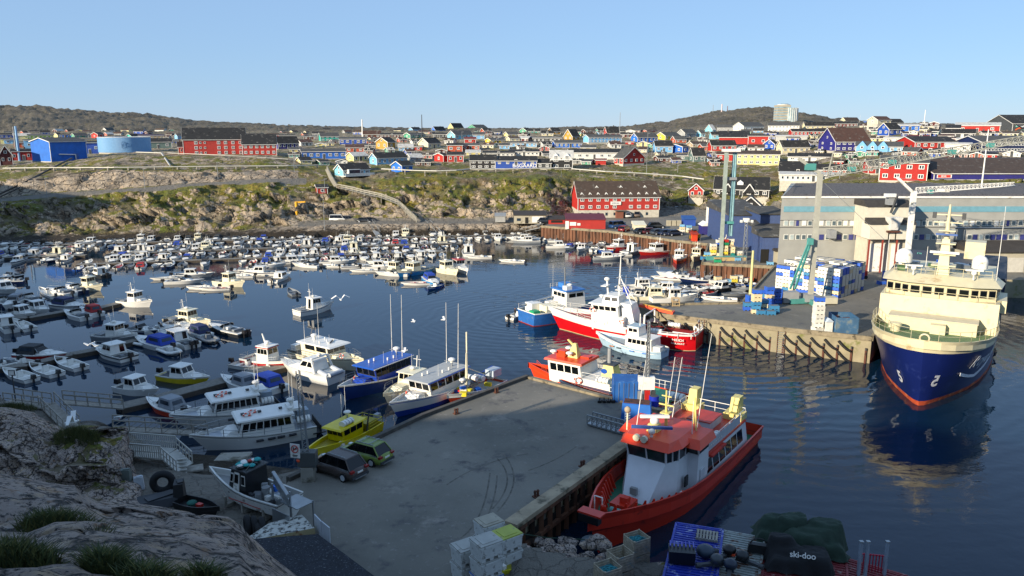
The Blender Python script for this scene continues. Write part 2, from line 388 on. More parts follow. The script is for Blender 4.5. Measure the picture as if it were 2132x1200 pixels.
def make_terrain():
    us=np.concatenate([np.arange(-1500,-60,24),np.arange(-60,2200,3.5),np.arange(2200,3800,24)])
    vs=np.array([np.interp(us,UK,BV[:,k]) for k in range(13)]);ds=np.array([np.interp(us,UK,BD[:,k]) for k in range(13)])
    sub_=[3,4,22,22,4,12,12,12,12,8,8,26]
    a=(600-vs)/FPX;ry=cp+a*sp;rz_=-sp+a*cp;t=ds/ry;Z=CH+rz_*t;X=((us-1066)/FPX)[None,:]*t;Y=ds
    rows=[np.stack([X[0],Y[0]-4,np.full(len(us),-3.)],-1)];K=[0.]
    for k in range(12):
        for j in range(sub_[k]):
            f=j/sub_[k];rows.append(np.stack([X[k]*(1-f)+X[k+1]*f,Y[k]*(1-f)+Y[k+1]*f,Z[k]*(1-f)+Z[k+1]*f],-1));K.append(k+f)
    rows.append(np.stack([X[12],Y[12],Z[12]],-1));K.append(12.)
    rows.append(np.stack([X[12]*1.2,Y[12]*1.2,Z[12]*.5],-1));K.append(12.8)
    P=np.array(rows);K=np.array(K)[:,None]*np.ones(P.shape[1])[None,:];U=np.ones(P.shape[0])[:,None]*us[None,:]
    x,y,z=P[...,0],P[...,1],P[...,2]
    # normal-ish direction: outwards from the slope towards the harbour
    wx=fbm(x/6,y/6,z/6,3,31)*1.6;wz=fbm(x/5,y/5,z/5,3,33)*1.4
    rockn=facets((x+wx)/6.5,(y+wx)/7,(z+wz)/3.8,3)*1.7+facets((x+wx)/2.6,(y+wx)/3,(z+wz)/1.5,9)*.75+facets(x/1.1,y/1.2,z/.7,19)*.25+fbm(x/10,y/10,z/10,4,2)*1.5
    amp=np.interp(K,[0,.6,1,2,2.3,3,3.8,4.05,4.9,5.0,5.4,5.9,6.1,7,8,10,11,12,13],[.7,.6,.12,.12,1.2,1.7,1.2,.15,.1,.2,.8,.6,.3,.3,.3,.3,1,1,1])
    amp=np.where((U>1190) & (K<2.2),0.02,amp)
    amp=np.where((U>640) & (U<1190) & (K>4) & (K<6),.5,amp)
    y-=rockn*amp*.75;z+=rockn*amp*.55
    far=np.interp(K,[9,10,11,12,12.5],[0,.6,2,3.2,3.2]);x_,y_=x/60,y/60
    rg=1-2*np.abs(fbm(x_,y_,z*0,6,40,.58));z+=far*(rg*3.2-1.2)*np.where(K<11.5,1,1)
    grass=np.interp(K,[0,1.5,2.2,3,4,4.2,5,5.1,5.9,6.1,7,8,10,11,12,13],[-1,-.3,.32,.43,.55,.3,.3,-.9,-.7,.40,.18,.1,.1,.08,.02,-.05])
    grass=grass+np.where((U>620) & (U<1200) & (K>2.2) & (K<6.5),np.interp(U,[620,800,1000,1200],[.0,-.02,.02,.12])+np.interp(K,[2,3,5],[-.25,0,.25]),0)
    grass=np.where((U>620) & (K>5) & (K<6.1),.45,grass)
    gravel=np.where(((K>1.0) & (K<2.1) & (U>620)) | ((K>3.98) & (K<5.0) & (U<640)),1,0)
    gravel=np.where((U>1190) & (K<3.0),1,gravel);gravel=np.where((U>480) & (U<640) & (K>4) & (K<5.05),1,gravel)
    gravel=np.where((U>1650) & (K<4),1,gravel)
    P=np.stack([x,y,z],-1)
    o=grid_mesh('hillside',P,TM,{'grass':grass,'gravel':gravel,'heath':np.interp(K,[9.5,10.5,11,13],[0,.5,.85,.95])});tag(o,None,kind='structure')
make_terrain()
# ---------------------------------------------------------------- water
def water_mat():
    m,n,b=newmat('harbour_water');N,L=n.nodes.new,n.links.new
    b.inputs['Base Color'].default_value=(.003,.016,.036,1);b.inputs['Roughness'].default_value=.015;b.inputs['IOR'].default_value=1.333
    geo=N('ShaderNodeNewGeometry');hs=[]
    for s,amp,st,det,dist in ((.35,.5,(1,1.6,1),3,.6),(1.6,.26,(1,1.3,1),4,.4),(.09,1.0,(1,1,1),2,1.)):
        mp=N('ShaderNodeMapping');mp.inputs['Scale'].default_value=st;mp.inputs['Rotation'].default_value=(0,0,R(-25));L(geo.outputs['Position'],mp.inputs[0])
        x=N('ShaderNodeTexNoise');x.inputs['Scale'].default_value=s;x.inputs['Detail'].default_value=det;x.inputs['Distortion'].default_value=dist
        L(mp.outputs[0],x.inputs['Vector']);q=N('ShaderNodeMath');q.operation='MULTIPLY';L(x.outputs['Fac'],q.inputs[0]);q.inputs[1].default_value=amp;hs.append(q.outputs[0])
    # expanding ring ripples near the quay on the right
    def ring(cx,cy,wl,r0,r1,amp):
        sb=N('ShaderNodeVectorMath');sb.operation='DISTANCE';sb.inputs[1].default_value=(cx,cy,0);L(geo.outputs['Position'],sb.inputs[0])
        nz=N('ShaderNodeTexNoise');nz.inputs['Scale'].default_value=.12;nz.inputs['Detail'].default_value=3;L(geo.outputs['Position'],nz.inputs['Vector'])
        ad=N('ShaderNodeMath');ad.operation='MULTIPLY_ADD';L(nz.outputs['Fac'],ad.inputs[0]);ad.inputs[1].default_value=5;L(sb.outputs['Value'],ad.inputs[2])
        k=N('ShaderNodeMath');k.operation='MULTIPLY';L(ad.outputs[0],k.inputs[0]);k.inputs[1].default_value=2*math.pi/wl
        si=N('ShaderNodeMath');si.operation='SINE';L(k.outputs[0],si.inputs[0])
        f=N('ShaderNodeMapRange');L(sb.outputs['Value'],f.inputs[0]);f.inputs[1].default_value=r0;f.inputs[2].default_value=r1;f.inputs[3].default_value=amp;f.inputs[4].default_value=0
        m_=N('ShaderNodeMath');m_.operation='MULTIPLY';L(si.outputs[0],m_.inputs[0]);L(f.outputs[0],m_.inputs[1]);return m_.outputs[0]
    c1=PZ(1480,700,0);hs.append(ring(c1.x,c1.y,2.0,4,60,.55));c2=PZ(1085,665,0);hs.append(ring(c2.x,c2.y,1.5,3,34,.4))
    cur=hs[0]
    for h in hs[1:]:
        a_=N('ShaderNodeMath');a_.operation='ADD';L(cur,a_.inputs[0]);L(h,a_.inputs[1]);cur=a_.outputs[0]
    sx=N('ShaderNodeSeparateXYZ');L(geo.outputs['Position'],sx.inputs[0]);mr=N('ShaderNodeMapRange');L(sx.outputs['X'],mr.inputs[0]);mr.inputs[1].default_value=-35;mr.inputs[2].default_value=25;mr.inputs[3].default_value=.3;mr.inputs[4].default_value=1.;mm=N('ShaderNodeMath');mm.operation='MULTIPLY';L(cur,mm.inputs[0]);L(mr.outputs[0],mm.inputs[1]);cur=mm.outputs[0]
    bp=N('ShaderNodeBump');bp.inputs['Strength'].default_value=1.;bp.inputs['Distance'].default_value=.036
    L(cur,bp.inputs['Height']);L(bp.outputs[0],b.inputs['Normal']);return m
WM=MB();WM.quad((-2600,-300,0),(2600,-300,0),(2600,300,0),(-2600,300,0),water_mat());tag(WM.build('water'),None,kind='structure')
SB=MB();SB.quad((-6000,-3000,-6),(6000,-3000,-6),(6000,6000,-6),(-6000,6000,-6),mat('#1A201C',.9));tag(SB.build('ground'),None,kind='structure')

# ---------------------------------------------------------------- the town: every house on its own
COLR=dict(red='#B2261D',dred='#571C1D',blue='#1C4CA6',bblue='#1E6CCB',lblue='#78B4DF',cyan='#7FC4DA',teal='#2FA596',green='#4F9A7C',lgreen='#7FA04C',
  yellow='#E3C33C',ochre='#B98B33',pyel='#E0D38C',cream='#DAD0A8',white='#DCDBD3',grey='#9A9C9B',ggrey='#5C736F',black='#1B1C1F',purple='#262477',
  navy='#15264F',orange='#B9502F',brown='#5B2F25',tan='#A8967A',pink='#B5263F',dgrey='#46494B',conc='#A8A294',steel='#B7B9B4')
ROOF={'k':'#22211F','b':'#45372C','g':'#4A4A48','r':'#6B2A2A','n':'#4B3328','w':'#B9B8B2','p':'#42384C'}
NAMEC=dict(red='red',dred='dark red',blue='blue',bblue='bright blue',lblue='light blue',cyan='pale cyan',teal='turquoise',green='green',lgreen='grass green',yellow='yellow',
  ochre='mustard yellow',pyel='pale yellow',cream='cream',white='white',grey='grey',ggrey='grey-green',black='black',purple='deep violet blue',navy='navy blue',orange='orange red',
  brown='brown',tan='tan',pink='crimson',dgrey='dark grey',conc='concrete',steel='pale steel')
def wallm(c):return mat(COLR[c],.65,var=.15,scale=.6,kind='clad',name='cladding_'+c)
def roofm(c):return mat(ROOF[c],.8,var=.25,scale=1.2,dirt=('#6A675F',.12,.8),name='roofing_'+c)
FR=mat('#DDDCD6',.5);PANE=mat('#2A3A48',.12,var=.4,scale=.7);FOUND=mat('#B8B3A4',.85,var=.2)
WINC={}
def window_mesh(w,h,style=0):
    k=(round(w,1),round(h,1),style)
    if k in WINC:return WINC[k]
    w,h=max(k[0],.3),max(k[1],.3);m=MB();f=min(.16,.16*w) if style!=2 else .05
    m.box((0,-.02,0),(w,.1,h),FR if style!=2 else DGREY)
    nx=2 if w>.9 and style!=1 else 1
    for i in range(nx):
        pw=(w-f*(nx+1))/nx;m.box((-w/2+f+pw/2+i*(pw+f),-.055,0),(pw,.05,h-2*f),PANE)
    WINC[k]=m.mesh('window');return WINC[k]
def add_window(parent,name,w,h,p,ang,style=0):   # ang: facing direction of the outward normal about z, 0 = -y
    o=bpy.data.objects.new(name,window_mesh(w,h,style));sc.collection.objects.link(o);o.parent=parent;o.location=p;o.rotation_euler=(0,0,ang);return o
USED={}
def uniq(label):
    n=USED.get(label,0)+1;USED[label]=n
    if n==1:return label
    return label
LANDM=[(0,'beyond the blue hall'),(170,'near the round tank'),(330,'near the long red block'),(590,'by the long blue hall'),(720,'above the steep wooden stairs'),
 (860,'above the grassy slope'),(1000,'above the lettered building'),(1150,'behind the twin gabled house'),(1250,'above the big red house'),(1380,'below the bare hill'),(1500,'left of the tower hotel'),
 (1600,'below the tower hotel'),(1700,'around the violet hall'),(1850,'on the knoll at right'),(1990,'by the long navy hall')]
def v_hi(vb,z,d0):return vb>385 and z is None and d0 is None
def house(u0,u1,vb,ve,vr,g=0.,wall='red',roof='k',win=(3,1),W=None,label=None,name='house',gwin=1,style=0,base=0.,extra=None,mono=False,d=None,z=None,chim=True,wscale=1.):
    d0=d;uc=(u0+u1)/2;p=ground(uc,vb) if d is None else PD(uc,vb,d)
    if z is not None:p=PZ(uc,vb,z)
    d=p.y;k=mpp(d,vb);tw=(u1-u0)*k;gw=tw*abs(g);lw=tw-gw
    he=max((vb-ve)*k,1.2)
    if abs(g)<.03:W=W or min(max(6.,tw*.6),9.);a=0.;L=tw
    elif abs(g)>.93:W=tw;L=max(8.,tw*1.1) if W is None else W;L=min(L,16);a=0.
    else:
        W=W or max(5.5,gw*1.3);a=math.asin(min(gw/W,.93));L=lw/math.cos(a)
    front=abs(g)>.93
    dx,dy=(L,W) if not front else (W,L)
    hr=(ve-vr)*k-max(0,(vr-268)/FPX*dy*.5) if not front else (ve-vr)*k
    hr=max(hr,.35 if ve>vr else .12)
    t=thing(name,label,'house' if name=='house' else name.split('_')[-1]);rot=-a if g>0 else a
    if g>0 and not front:rot=a if False else a
    # local frame: ridge along x, front wall faces -y; g>0 (gable seen at left) turns the front wall to the right
    phi=math.atan((uc-1066)/FPX/ray(uc,vb).y);rot=(a if g>0 else-a)-(phi if (W<14 or abs(g)>.03) and z is None else 0)
    # place so that the visible silhouette spans u0..u1
    t.rotation_euler=(0,0,rot)
    ca,sa=math.cos(rot),math.sin(rot)
    ex=(abs(dx*ca)+abs(dy*sa))/2;ey=(abs(dx*sa)+abs(dy*ca))/2
    ray_u=(uc-1066)/FPX/ray(uc,vb).y
    t.location=(p.x+ray_u*ey*.5,p.y+ey*.85,p.z+(.9 if v_hi(vb,z,d0) else 0))
    X,Y=dx/2,dy/2;wm,rm=wallm(wall),roofm(roof)
    m=MB();z0=base if base else 0.
    rx=not front     # ridge along x
    if mono:prof=[(-Y,z0),(Y,z0),(Y,he+hr),(-Y,he)]
    else:prof=[(-Y,z0),(Y,z0),(Y,he),(0,he+hr),(-Y,he)] if rx else [(-X,z0),(X,z0),(X,he),(0,he+hr),(-X,he)]
    n=len(prof)
    if rx:P=[(-X,a_,b_) for a_,b_ in prof]+[(X,a_,b_) for a_,b_ in prof]
    else:P=[(a_,-Y,b_) for a_,b_ in prof]+[(a_,Y,b_) for a_,b_ in prof]
    m.add(P,[(i,(i+1)%n,n+(i+1)%n,n+i) for i in range(n)]+[tuple(range(n)),tuple(range(n,2*n))],wm);m.build('wall',t)
    if base:MB().box((0,0,base/2-1.5),(dx-.02,dy-.02,base+3),FOUND).build('foundation',t)
    else:MB().box((0,0,-1.45),(dx+.1,dy+.1,3.1),FOUND).build('foundation',t)
    # roof plates with eaves and pale barge boards
    r=MB();th=.16;o=.35
    def plate(q,nrm):
        nrm=Vector(nrm).normalized();q=[Vector(x) for x in q];r.hexa([x+nrm*.02 for x in q]+[x+nrm*(th) for x in q],rm)
    if mono:plate([(-X-o,-Y-o,he-.05),(X+o,-Y-o,he-.05),(X+o,Y+o,he+hr),(-X-o,Y+o,he+hr)],(0,-hr,2*Y))
    elif rx:
        s=hr/Y
        plate([(-X-o,-Y-o,he-o*s),(X+o,-Y-o,he-o*s),(X+o,0,he+hr),(-X-o,0,he+hr)],(0,-hr,Y));plate([(-X-o,0,he+hr),(X+o,0,he+hr),(X+o,Y+o,he-o*s),(-X-o,Y+o,he-o*s)],(0,hr,Y))
    else:
        s=hr/X
        plate([(-X-o,-Y-o,he-o*s),(0,-Y-o,he+hr),(0,Y+o,he+hr),(-X-o,Y+o,he-o*s)],(-hr,0,X));plate([(0,-Y-o,he+hr),(X+o,-Y-o,he-o*s),(X+o,Y+o,he-o*s),(0,Y+o,he+hr)],(hr,0,X))
    ro=r.build('roof',t)
    b=MB();bw=.16
    if not mono and hr>.5:
        if rx:
            for xx in (-X-o,X+o):
                b.bar((xx,-Y-o,he-o*hr/Y),(xx,0,he+hr),.08,bw*1.5,FR);b.bar((xx,0,he+hr),(xx,Y+o,he-o*hr/Y),.08,bw*1.5,FR)
            b.bar((-X-o,-Y-o-.05,he-o*hr/Y),(X+o,-Y-o-.05,he-o*hr/Y),.08,bw,FR)
        else:
            b.bar((-X-o,-Y-o-.04,he-o*hr/X),(0,-Y-o-.04,he+hr),.08,bw*1.5,FR);b.bar((0,-Y-o-.04,he+hr),(X+o,-Y-o-.04,he-o*hr/X),.08,bw*1.5,FR)
        for s_ in ((-1,-1),(1,-1)):b.box((s_[0]*(X+.02),s_[1]*(Y+.02),(he+z0)/2),(.16,.16,he-z0),FR)
        b.build('trim',ro)
    elif d>0:MB().box((0,-Y-.38,he),(dx+.6,.08,.2),FR).build('trim',ro)
    if chim and hr>.6 and rnd.random()<.6 and rx:
        MB().box((X*rnd.uniform(-.5,.5),.1,he+hr+.25),(.5,.5,1.),mat('#5A5550',.8)).build('chimney',ro)
    # windows on the wall that faces the harbour
    nc,nr=win;rows=nr if nr else 0;hh=(he-z0)/max(rows,1)
    ws=min(1.3,dx/(nc+1)*.62)*wscale if nc else 0;wh=min(1.15,hh*.48)
    door=nc>=3 and rows==1 and style==0
    for j in range(rows):
        for i in range(nc):
            xx=-X+dx*(i+.5)/nc
            if door and i==nc//2:
                dm=MB();dm.box((0,-.03,0),(1.0,.08,2.0),FR);dm.box((0,-.06,-.05),(.8,.08,1.8),wallm('dgrey' if wall!='dgrey' else 'white'))
                dm.build('door',t,(xx,-Y,z0+1.));continue
            add_window(t,'window',ws,wh,(xx,-Y-.03,z0+hh*(j+.55)),0,style)
    if not front and abs(g)>.15:
        gx=-X if g>0 else X;an=(-math.pi/2 if g>0 else math.pi/2)
        for j in range(rows):
            for i in range(gwin):add_window(t,'window',min(1.1,dy/(gwin+1)*.6),wh,(gx*(1.0)+(-.03 if g>0 else .03),-Y+dy*(i+.5)/gwin,z0+hh*(j+.55)),an,style)
        if hr>1.5:add_window(t,'window',.8,.8,(gx+(-.03 if g>0 else .03),0,he+hr*.3),an,style)
    elif front and hr>1.6:add_window(t,'window',.9,.9,(0,-Y-.03,he+hr*.25),0,style)
    if label is None:
        nd=[l for a0,l in LANDM if uc>=a0][-1]
        rt={'k':'black','b':'brown','g':'grey','r':'dark red','n':'rusty brown','w':'white','p':'violet grey'}[roof]
        size='long low' if tw>3.2*he and tw>14 else ('small' if tw<8 else ('tall' if he>4.6 else ('wide' if tw>12 else 'plain')))
        shape='gabled front' if front else ('roof, gable left' if g>.15 else ('roof, gable right' if g<-.15 else 'roof'))
        if mono or hr<.5:shape='flat roof'
        t['label']='%s %s house, %s %s, %s'%(size,NAMEC[wall],rt,shape,nd)
    t['_px']=(uc,vb,dx,dy,he,hr);t['_box']=(u0,min(vr,ve),u1,vb)
    return t,X,Y,he,hr
H=house
FH=[]
def HH(*a,**k):r=house(*a,**k);FH.append(r);return r
# far left quarter
HH(0,22,345,322,304,1,'dred','k',(2,1));HH(24,66,335,316,311,0,'red','k',(5,1));HH(49,68,312,293,291,0,'lblue','g',(1,1));HH(57,104,291,282,280,0,'lgreen','g',(6,1))
HH(0,30,289,281,278,0,'blue','k',(4,1));HH(8,34,300,292,290,0,'lblue','g',(2,1));HH(112,126,287,281,277,.5,'pyel','k',(1,1));HH(124,150,288,281,279,0,'bblue','k',(4,1))
HH(148,178,288,282,278,.2,'green','g',(4,1));HH(190,214,288,280,276,.5,'red','g',(2,1));HH(166,197,300,292,290,0,'yellow','k',(2,1));HH(288,312,292,283,280,0,'white','p',(3,1))
HH(313,338,292,283,281,0,'tan','p',(3,1));HH(300,352,310,296,289,0,'ggrey','k',(3,1));HH(363,382,290,283,279,.3,'lblue','g',(2,1));HH(22,40,278,273,271,0,'pyel','b',(2,1))
HH(42,56,281,276,273,.4,'orange','b',(1,1));HH(60,78,279,274,272,0,'pink','k',(2,1));HH(0,16,300,291,289,0,'pyel','k',(1,1));HH(28,50,308,298,296,0,'orange','g',(2,1))
HH(500,546,292,282,279,0,'dgrey','k',(5,1));HH(583,592,278,275,274,.4,'pink','g',(1,1));HH(602,620,279,275,272,.4,'pyel','b',(1,1));HH(632,644,279,275,273,.4,'cream','b',(1,1))
HH(581,612,292,283,281,0,'dgrey','k',(4,1));HH(632,658,291,285,283,0,'brown','g',(3,1))
# centre left
HH(569,619,311,298,285,.18,'purple','k',(5,1),label='violet blue hall with black pitched roof beside the long red block')
HH(624,717,332,316,311,.04,'bblue','g',(7,1),label='long low bright blue hall above the road cut')
HH(663,704,294,284,277,.1,'teal','g',(4,2));HH(706,761,301,290,286,0,'blue','g',(5,1));HH(756,792,288,280,273,0,'brown','n',(3,1))
HH(792,838,287,281,278,0,'dred','k',(7,1));HH(840,885,288,281,277,.3,'green','g',(5,1));HH(782,822,311,296,287,.6,'ochre','k',(1,1),gwin=2)
HH(870,916,311,298,288,.45,'cream','k',(3,1));HH(863,878,314,306,305,0,'red','g',(1,1));HH(897,927,275.5,271,264,.3,'bblue','k',(2,1));HH(932,965,274,266,257,.35,'pyel','k',(2,1))
HH(973,1015,272,266,260,.4,'green','g',(3,1));HH(902,931,288,280,277,0,'black','k',(5,1));HH(931,985,291,281,273,.3,'cyan','g',(4,1));HH(985,1008,290,281,276,0,'lblue','g',(2,2))
HH(967,990,298,290,286,0,'red','r',(1,1));HH(931,962,317,303,299,0,'orange','k',(2,1));HH(962,997,314,303,299,0,'orange','g',(3,1));HH(904,931,338,324,319,.7,'red','k',(0,1),gwin=1)
HH(932,964,338,323,317,0,'red','k',(3,1));HH(1010,1050,298,292,288,.3,'yellow','g',(3,1));HH(1049,1080,285,280,275,.3,'pyel','g',(2,1));HH(1040,1060,311,303,299,0,'lblue','g',(2,1))
HH(768,846,344,329,319,.2,'lblue','k',(6,1));HH(696,768,386,354,342,.25,'cyan','k',(5,1),base=2.9,d=243,wscale=1.3,label='pale cyan house with black roof over a tall white basement at the cliff edge')
t,X,Y,he,hr=FH[-1];m=MB();m.box((0,-Y-1.1,2.9),(2*X+1,2.2,.2),FR);m.box((0,-Y-2.15,3.35),(2*X+1,.08,.8),mat('#DAD9D2',.5,kind='clad',name='white_boards'));m.build('balcony',t);m=MB();m.box((-X*.3,-Y-.7,3.9),(X*.9,1.4,2.),FR);m.box((-X*.3,-Y-1.42,4.2),(X*.8,.06,1.1),PANE);m.build('veranda',t)
HH(814,858,360,345,336,.5,'bblue','k',(1,1),gwin=2);HH(656,680,411,397,391,.15,'red','k',(1,1),label='little red hut on the rocks below the stairs')
HH(744,768,356,348,341,1,'bblue','k',(1,1))
BL=HH(979,1033,352,334,323,0,'black','k',(4,2),label='black two storey house with white framed windows, left of the blue lettered building',wscale=1.2)
BG=HH(1031.5,1117,352,335,326,0,'blue','k',(5,1),label='long blue building with large white lettering on its wall',wscale=.8)
HH(1117,1147,352,340,332,0,'dgrey','k',(2,1));HH(1146,1192,353,328,314,0,'black','w',(2,2),label='black house with two white gables right of the blue lettered building',wscale=1.3)
t,X,Y,he,hr=FH[-1]
for xx in (-X*.5,X*.5):
    gm=MB();gm.ext([(-1.9,0),(1.9,0),(1.9,.2),(0,2.4),(-1.9,.2)],-Y-.3,0,FR);gm.build('gable',t,(xx,0,he-1.))
    add_window(t,'window',1.3,1.3,(xx,-Y-.34,he-.1),0,0)
t,X,Y,he,hr=BG
for o in [c for c in t.children if c.name.startswith(('window','door'))]:o.location.z=he*.8
text('lettering','BISGAARD',1.75,mat('#E9E9E6',.5),t,(X*.42,-Y-.08,.55),(math.pi/2,0,0),.02)
HH(1006,1070,327,319,315,0,'white','k',(7,1));HH(1060,1122,325,316,312,0,'white','k',(7,1));HH(1060,1117,306,298,295,0,'lblue','g',(6,1));HH(1110,1168,297,288,286,0,'black','g',(7,1))
HH(1082,1105,277,272,267,.6,'green','k',(1,1));HH(1100,1124,277,274,270,0,'teal','k',(3,1));HH(1140,1167,280,274,267,.4,'ochre','k',(1,1));HH(1174,1207,292,284,270,.55,'ochre','k',(1,1),gwin=2)
HH(1211,1240,278,273,270,.3,'brown','b',(3,1));HH(1257,1289,281,279,267,.25,'red','k',(2,1));HH(1206,1240,291,283,277,.4,'pyel','b',(2,1));HH(1215,1295,301,286,281,.15,'lblue','g',(9,2),base=.9)
HH(1150,1211,308,298,293,.1,'bblue','g',(6,1));HH(1265,1293,309,301,295,.25,'white','n',(3,1));HH(1294,1322,287,280,277,0,'dred','k',(3,1));HH(1303,1320,302,296,294,0,'red','r',(1,1))
HH(1315,1370,297,286,278,.25,'bblue','g',(5,1));HH(1367,1417,292,283,276,.4,'yellow','g',(4,1));HH(1412,1450,287,277,270,.4,'grey','g',(3,1));HH(1449,1468,286,278,272,.6,'cyan','g',(1,1))
HH(1338,1370,277,273,271,.3,'orange','n',(3,1));HH(1360,1400,318,304,294,.15,'lblue','k',(3,1));HH(1394,1434,319,306,301,.7,'bblue','k',(1,1),gwin=2);HH(1432,1474,306,301,296,.3,'tan','b',(2,1))
HH(1185,1292,332,318,311,0,'white','k',(7,1));HH(1241,1262,344,334,331,0,'red','r',(0,0)); 
BR=HH(1280,1343,346,329,307,-.7,'red','g',(3,1),gwin=4,W=11,label='big red house with grey roof and white basement on the slope',base=.8)
HH(1435,1464,418,402,389,1,'red','k',(2,1),label='small red house with white trimmed gable on a stone base')
HH(1475,1532,315,303,293,.15,'red','k',(4,1));HH(1500,1560,303,287,274,.0,'red','k',(0,0),mono=True);HH(1560,1600,306,284,281,0,'red','k',(2,1),style=1)
HH(1478,1537,290,281,275,.1,'cyan','k',(5,1));HH(1469,1490,277,270,260,.7,'cyan','w',(1,1));HH(1495,1531,274,266,260,.0,'grey','g',(4,1));HH(1530,1592,273,263,255,.35,'white','g',(4,1))
HH(1435,1468,338,324,309,.3,'ggrey','k',(2,1));HH(1411,1434,334,325,322,0,'ggrey','g',(1,1));HH(1495,1538,336,322,317,0,'red','n',(3,1));HH(1538,1624,345,322,315,0,'pyel','b',(7,2))
HH(1603,1664,275,262,256,0,'white','g',(9,2));HH(1673,1736,270,262,255,.1,'cream','k',(6,1));HH(1736,1785,266,258,254,0,'dred','k',(7,1));HH(1752,1790,259,252,245,.3,'cream','b',(2,1))
HH(1792,1811,259,253,252,0,'bblue','k',(2,1));HH(1811,1855,258,250,243,.45,'cream','n',(2,1));HH(1833,1882,263,255,248,.3,'white','k',(3,1));HH(1832,1875,283,269,257,.5,'blue','k',(2,1),gwin=2)
HH(1870,1914,274,262,259,.2,'bblue','w',(3,1));HH(1645,1720,283,274,269,.1,'red','k',(9,1));HH(1620,1682,293,284,282,0,'steel','w',(0,0))
VH=HH(1711,1812,315,295,268,.35,'purple','n',(6,2),W=13,gwin=2,label='large deep violet hall with tall rusty brown roof below the knoll')
HH(1792,1880,318,306,296,0,'lblue','g',(7,1),label='light blue row house with three small front gables')
t,X,Y,he,hr=FH[-1]
for i in range(3):
    gm=MB();gm.ext([(-1.6,-2.2),(1.6,-2.2),(1.6,0),(0,1.9),(-1.6,0)],-Y-.6,0,wallm('lblue'));gm.build('gable',t,(-X+1.9+i*3.3,0,he));add_window(t,'window',.9,.9,(-X+1.9+i*3.3,-Y-.64,he-.3),0)
HH(1846,1880,295,288,286,0,'white','w',(2,1));HH(1895,1935,292,286,283,0,'pink','r',(4,1));HH(1619,1685,320,306,293,.2,'cream','k',(5,1));HH(1592,1619,312,300,291,.8,'blue','k',(1,1),gwin=2)
HH(1648,1732,337,327,320,0,'white','k',(5,1));HH(1630,1704,366,358,337,0,'orange','k',(3,1),W=12);HH(1705,1762,364,354,343,0,'orange','k',(3,1))
HH(1633,1755,386,372,366,0,'white','w',(12,1));HH(1801,1846,362,345,332,.25,'red','g',(3,1))
HH(1845,1934,378,340,326,.0,'red','g',(4,2),W=12,label='tall plain red building left of the long blue shop hall')
HH(1975,2022,320,301,298,0,'white','w',(2,1));NV=HH(2022,2170,318,296,284,0,'navy','g',(22,2),wscale=1.2,W=16,label='long navy blue hall with two rows of white windows under grey roof')
HH(1890,1975,310,296,285,0,'red','k',(6,1),W=14);HH(1970,2030,290,278,270,0,'dgrey','k',(4,1));HH(1975,2000,277,268,261,0,'red','k',(0,0),mono=True)
HH(2002,2082,277,262,256,0,'red','w',(3,1));HH(2086,2220,276,258,240,.0,'dgrey','k',(0,0),W=24,label='big dark grey hall with painted coloured swirls at the right edge')
t,X,Y,he,hr=FH[-1]
sw=MB();cs=['#D7622A','#7FC9B5','#8A6FB0','#C9CCD0']
for q in range(4):
    pts=[(-X+1.5+i*.9,-Y-.12,1.2+q*.9+math.sin(i*.55+q)*1.1) for i in range(14)]
    for a_,b_ in zip(pts[:-1],pts[1:]):sw.bar(a_,b_,.06,.55,mat(cs[q],.6))
sw.build('mural',t)
SP=HH(1910,2200,374,360.5,332,0,'purple','b',(0,0),W=22,label='long low violet blue shop hall with brown roof and red white sign board')
t,X,Y,he,hr=SP
s_=MB();s_.box((0,0,0),(3.8,.08,.95),mat('#E9E6E0',.5));s_.box((-.05,-.03,0),(3.3,.08,.7),mat('#C83A30',.5));so=s_.build('sign_board',t,(-X+2.6,-Y-.1,he*.55))
text('lettering','SPAR',.62,mat('#EDEBE6',.5),so,(-.2,-.09,-.2),(math.pi/2,0,0),.01)
HH(1930,2200,350,334,331,0,'red','b',(0,0),W=18)
# the red hotel on the quay
HT=HH(1196,1366,453,410,378,0.0,'red','b',(0,0),W=11.5,z=3.05,base=2.2,label='large red hotel with triangular roof dormers and white basement by the quay')
t,X,Y,he,hr=HT;t.rotation_euler.z=R(4)
for j in range(2):
    for i in range(10):
        if j==0 and i==5:continue
        add_window(t,'window',1.15,.95,(-X+1.2+i*(2*X-2.4)/9,-Y-.03,3.15+j*2.0),0)
for i in range(9):
    MB().box((0,0,0),(.6,.1,.8),PANE).build('basement_window',t,(-X+1.2+i*(2*X-2.4)/9,-Y-.03,1.1))
sl=hr/Y
for j,xs in ((.12,range(10)),(.55,(2,5,8))):
    for i in xs:
        yy=-Y+Y*2*j*.5;zz=he+sl*(yy+Y)
        dm=MB();dm.add([(-.6,yy,zz+.1),(.6,yy,zz+.1),(0,yy-.05,zz+.75),(0,yy+.75/sl,zz+.75)],[(0,1,2),(0,2,3),(1,3,2)],FR);dm.box((0,yy-.04,zz+.3),(.25,.06,.2),PANE)
        dm.build('dormer',t,(-X+1.2+i*(2*X-2.4)/9,0,0))
sg=MB().box((0,0,0),(3.0,.1,.95),FR).build('sign_board',t,(-X*.08,-Y-.3,he-1.75));text('lettering','ICEFIORD',.48,mat('#2A3550',.5),sg,(0,-.06,-.15),(math.pi/2,0,0),.01)
pc=MB();pc.box((0,-1.2,1.0),(2.,1.6,2.),mat('#7A4B3A',.8));pc.box((.3,-1.4,2.2),(3.4,2.4,.12),mat('#6F6A5E',.8));pc.build('porch',t,(0,-Y,0))
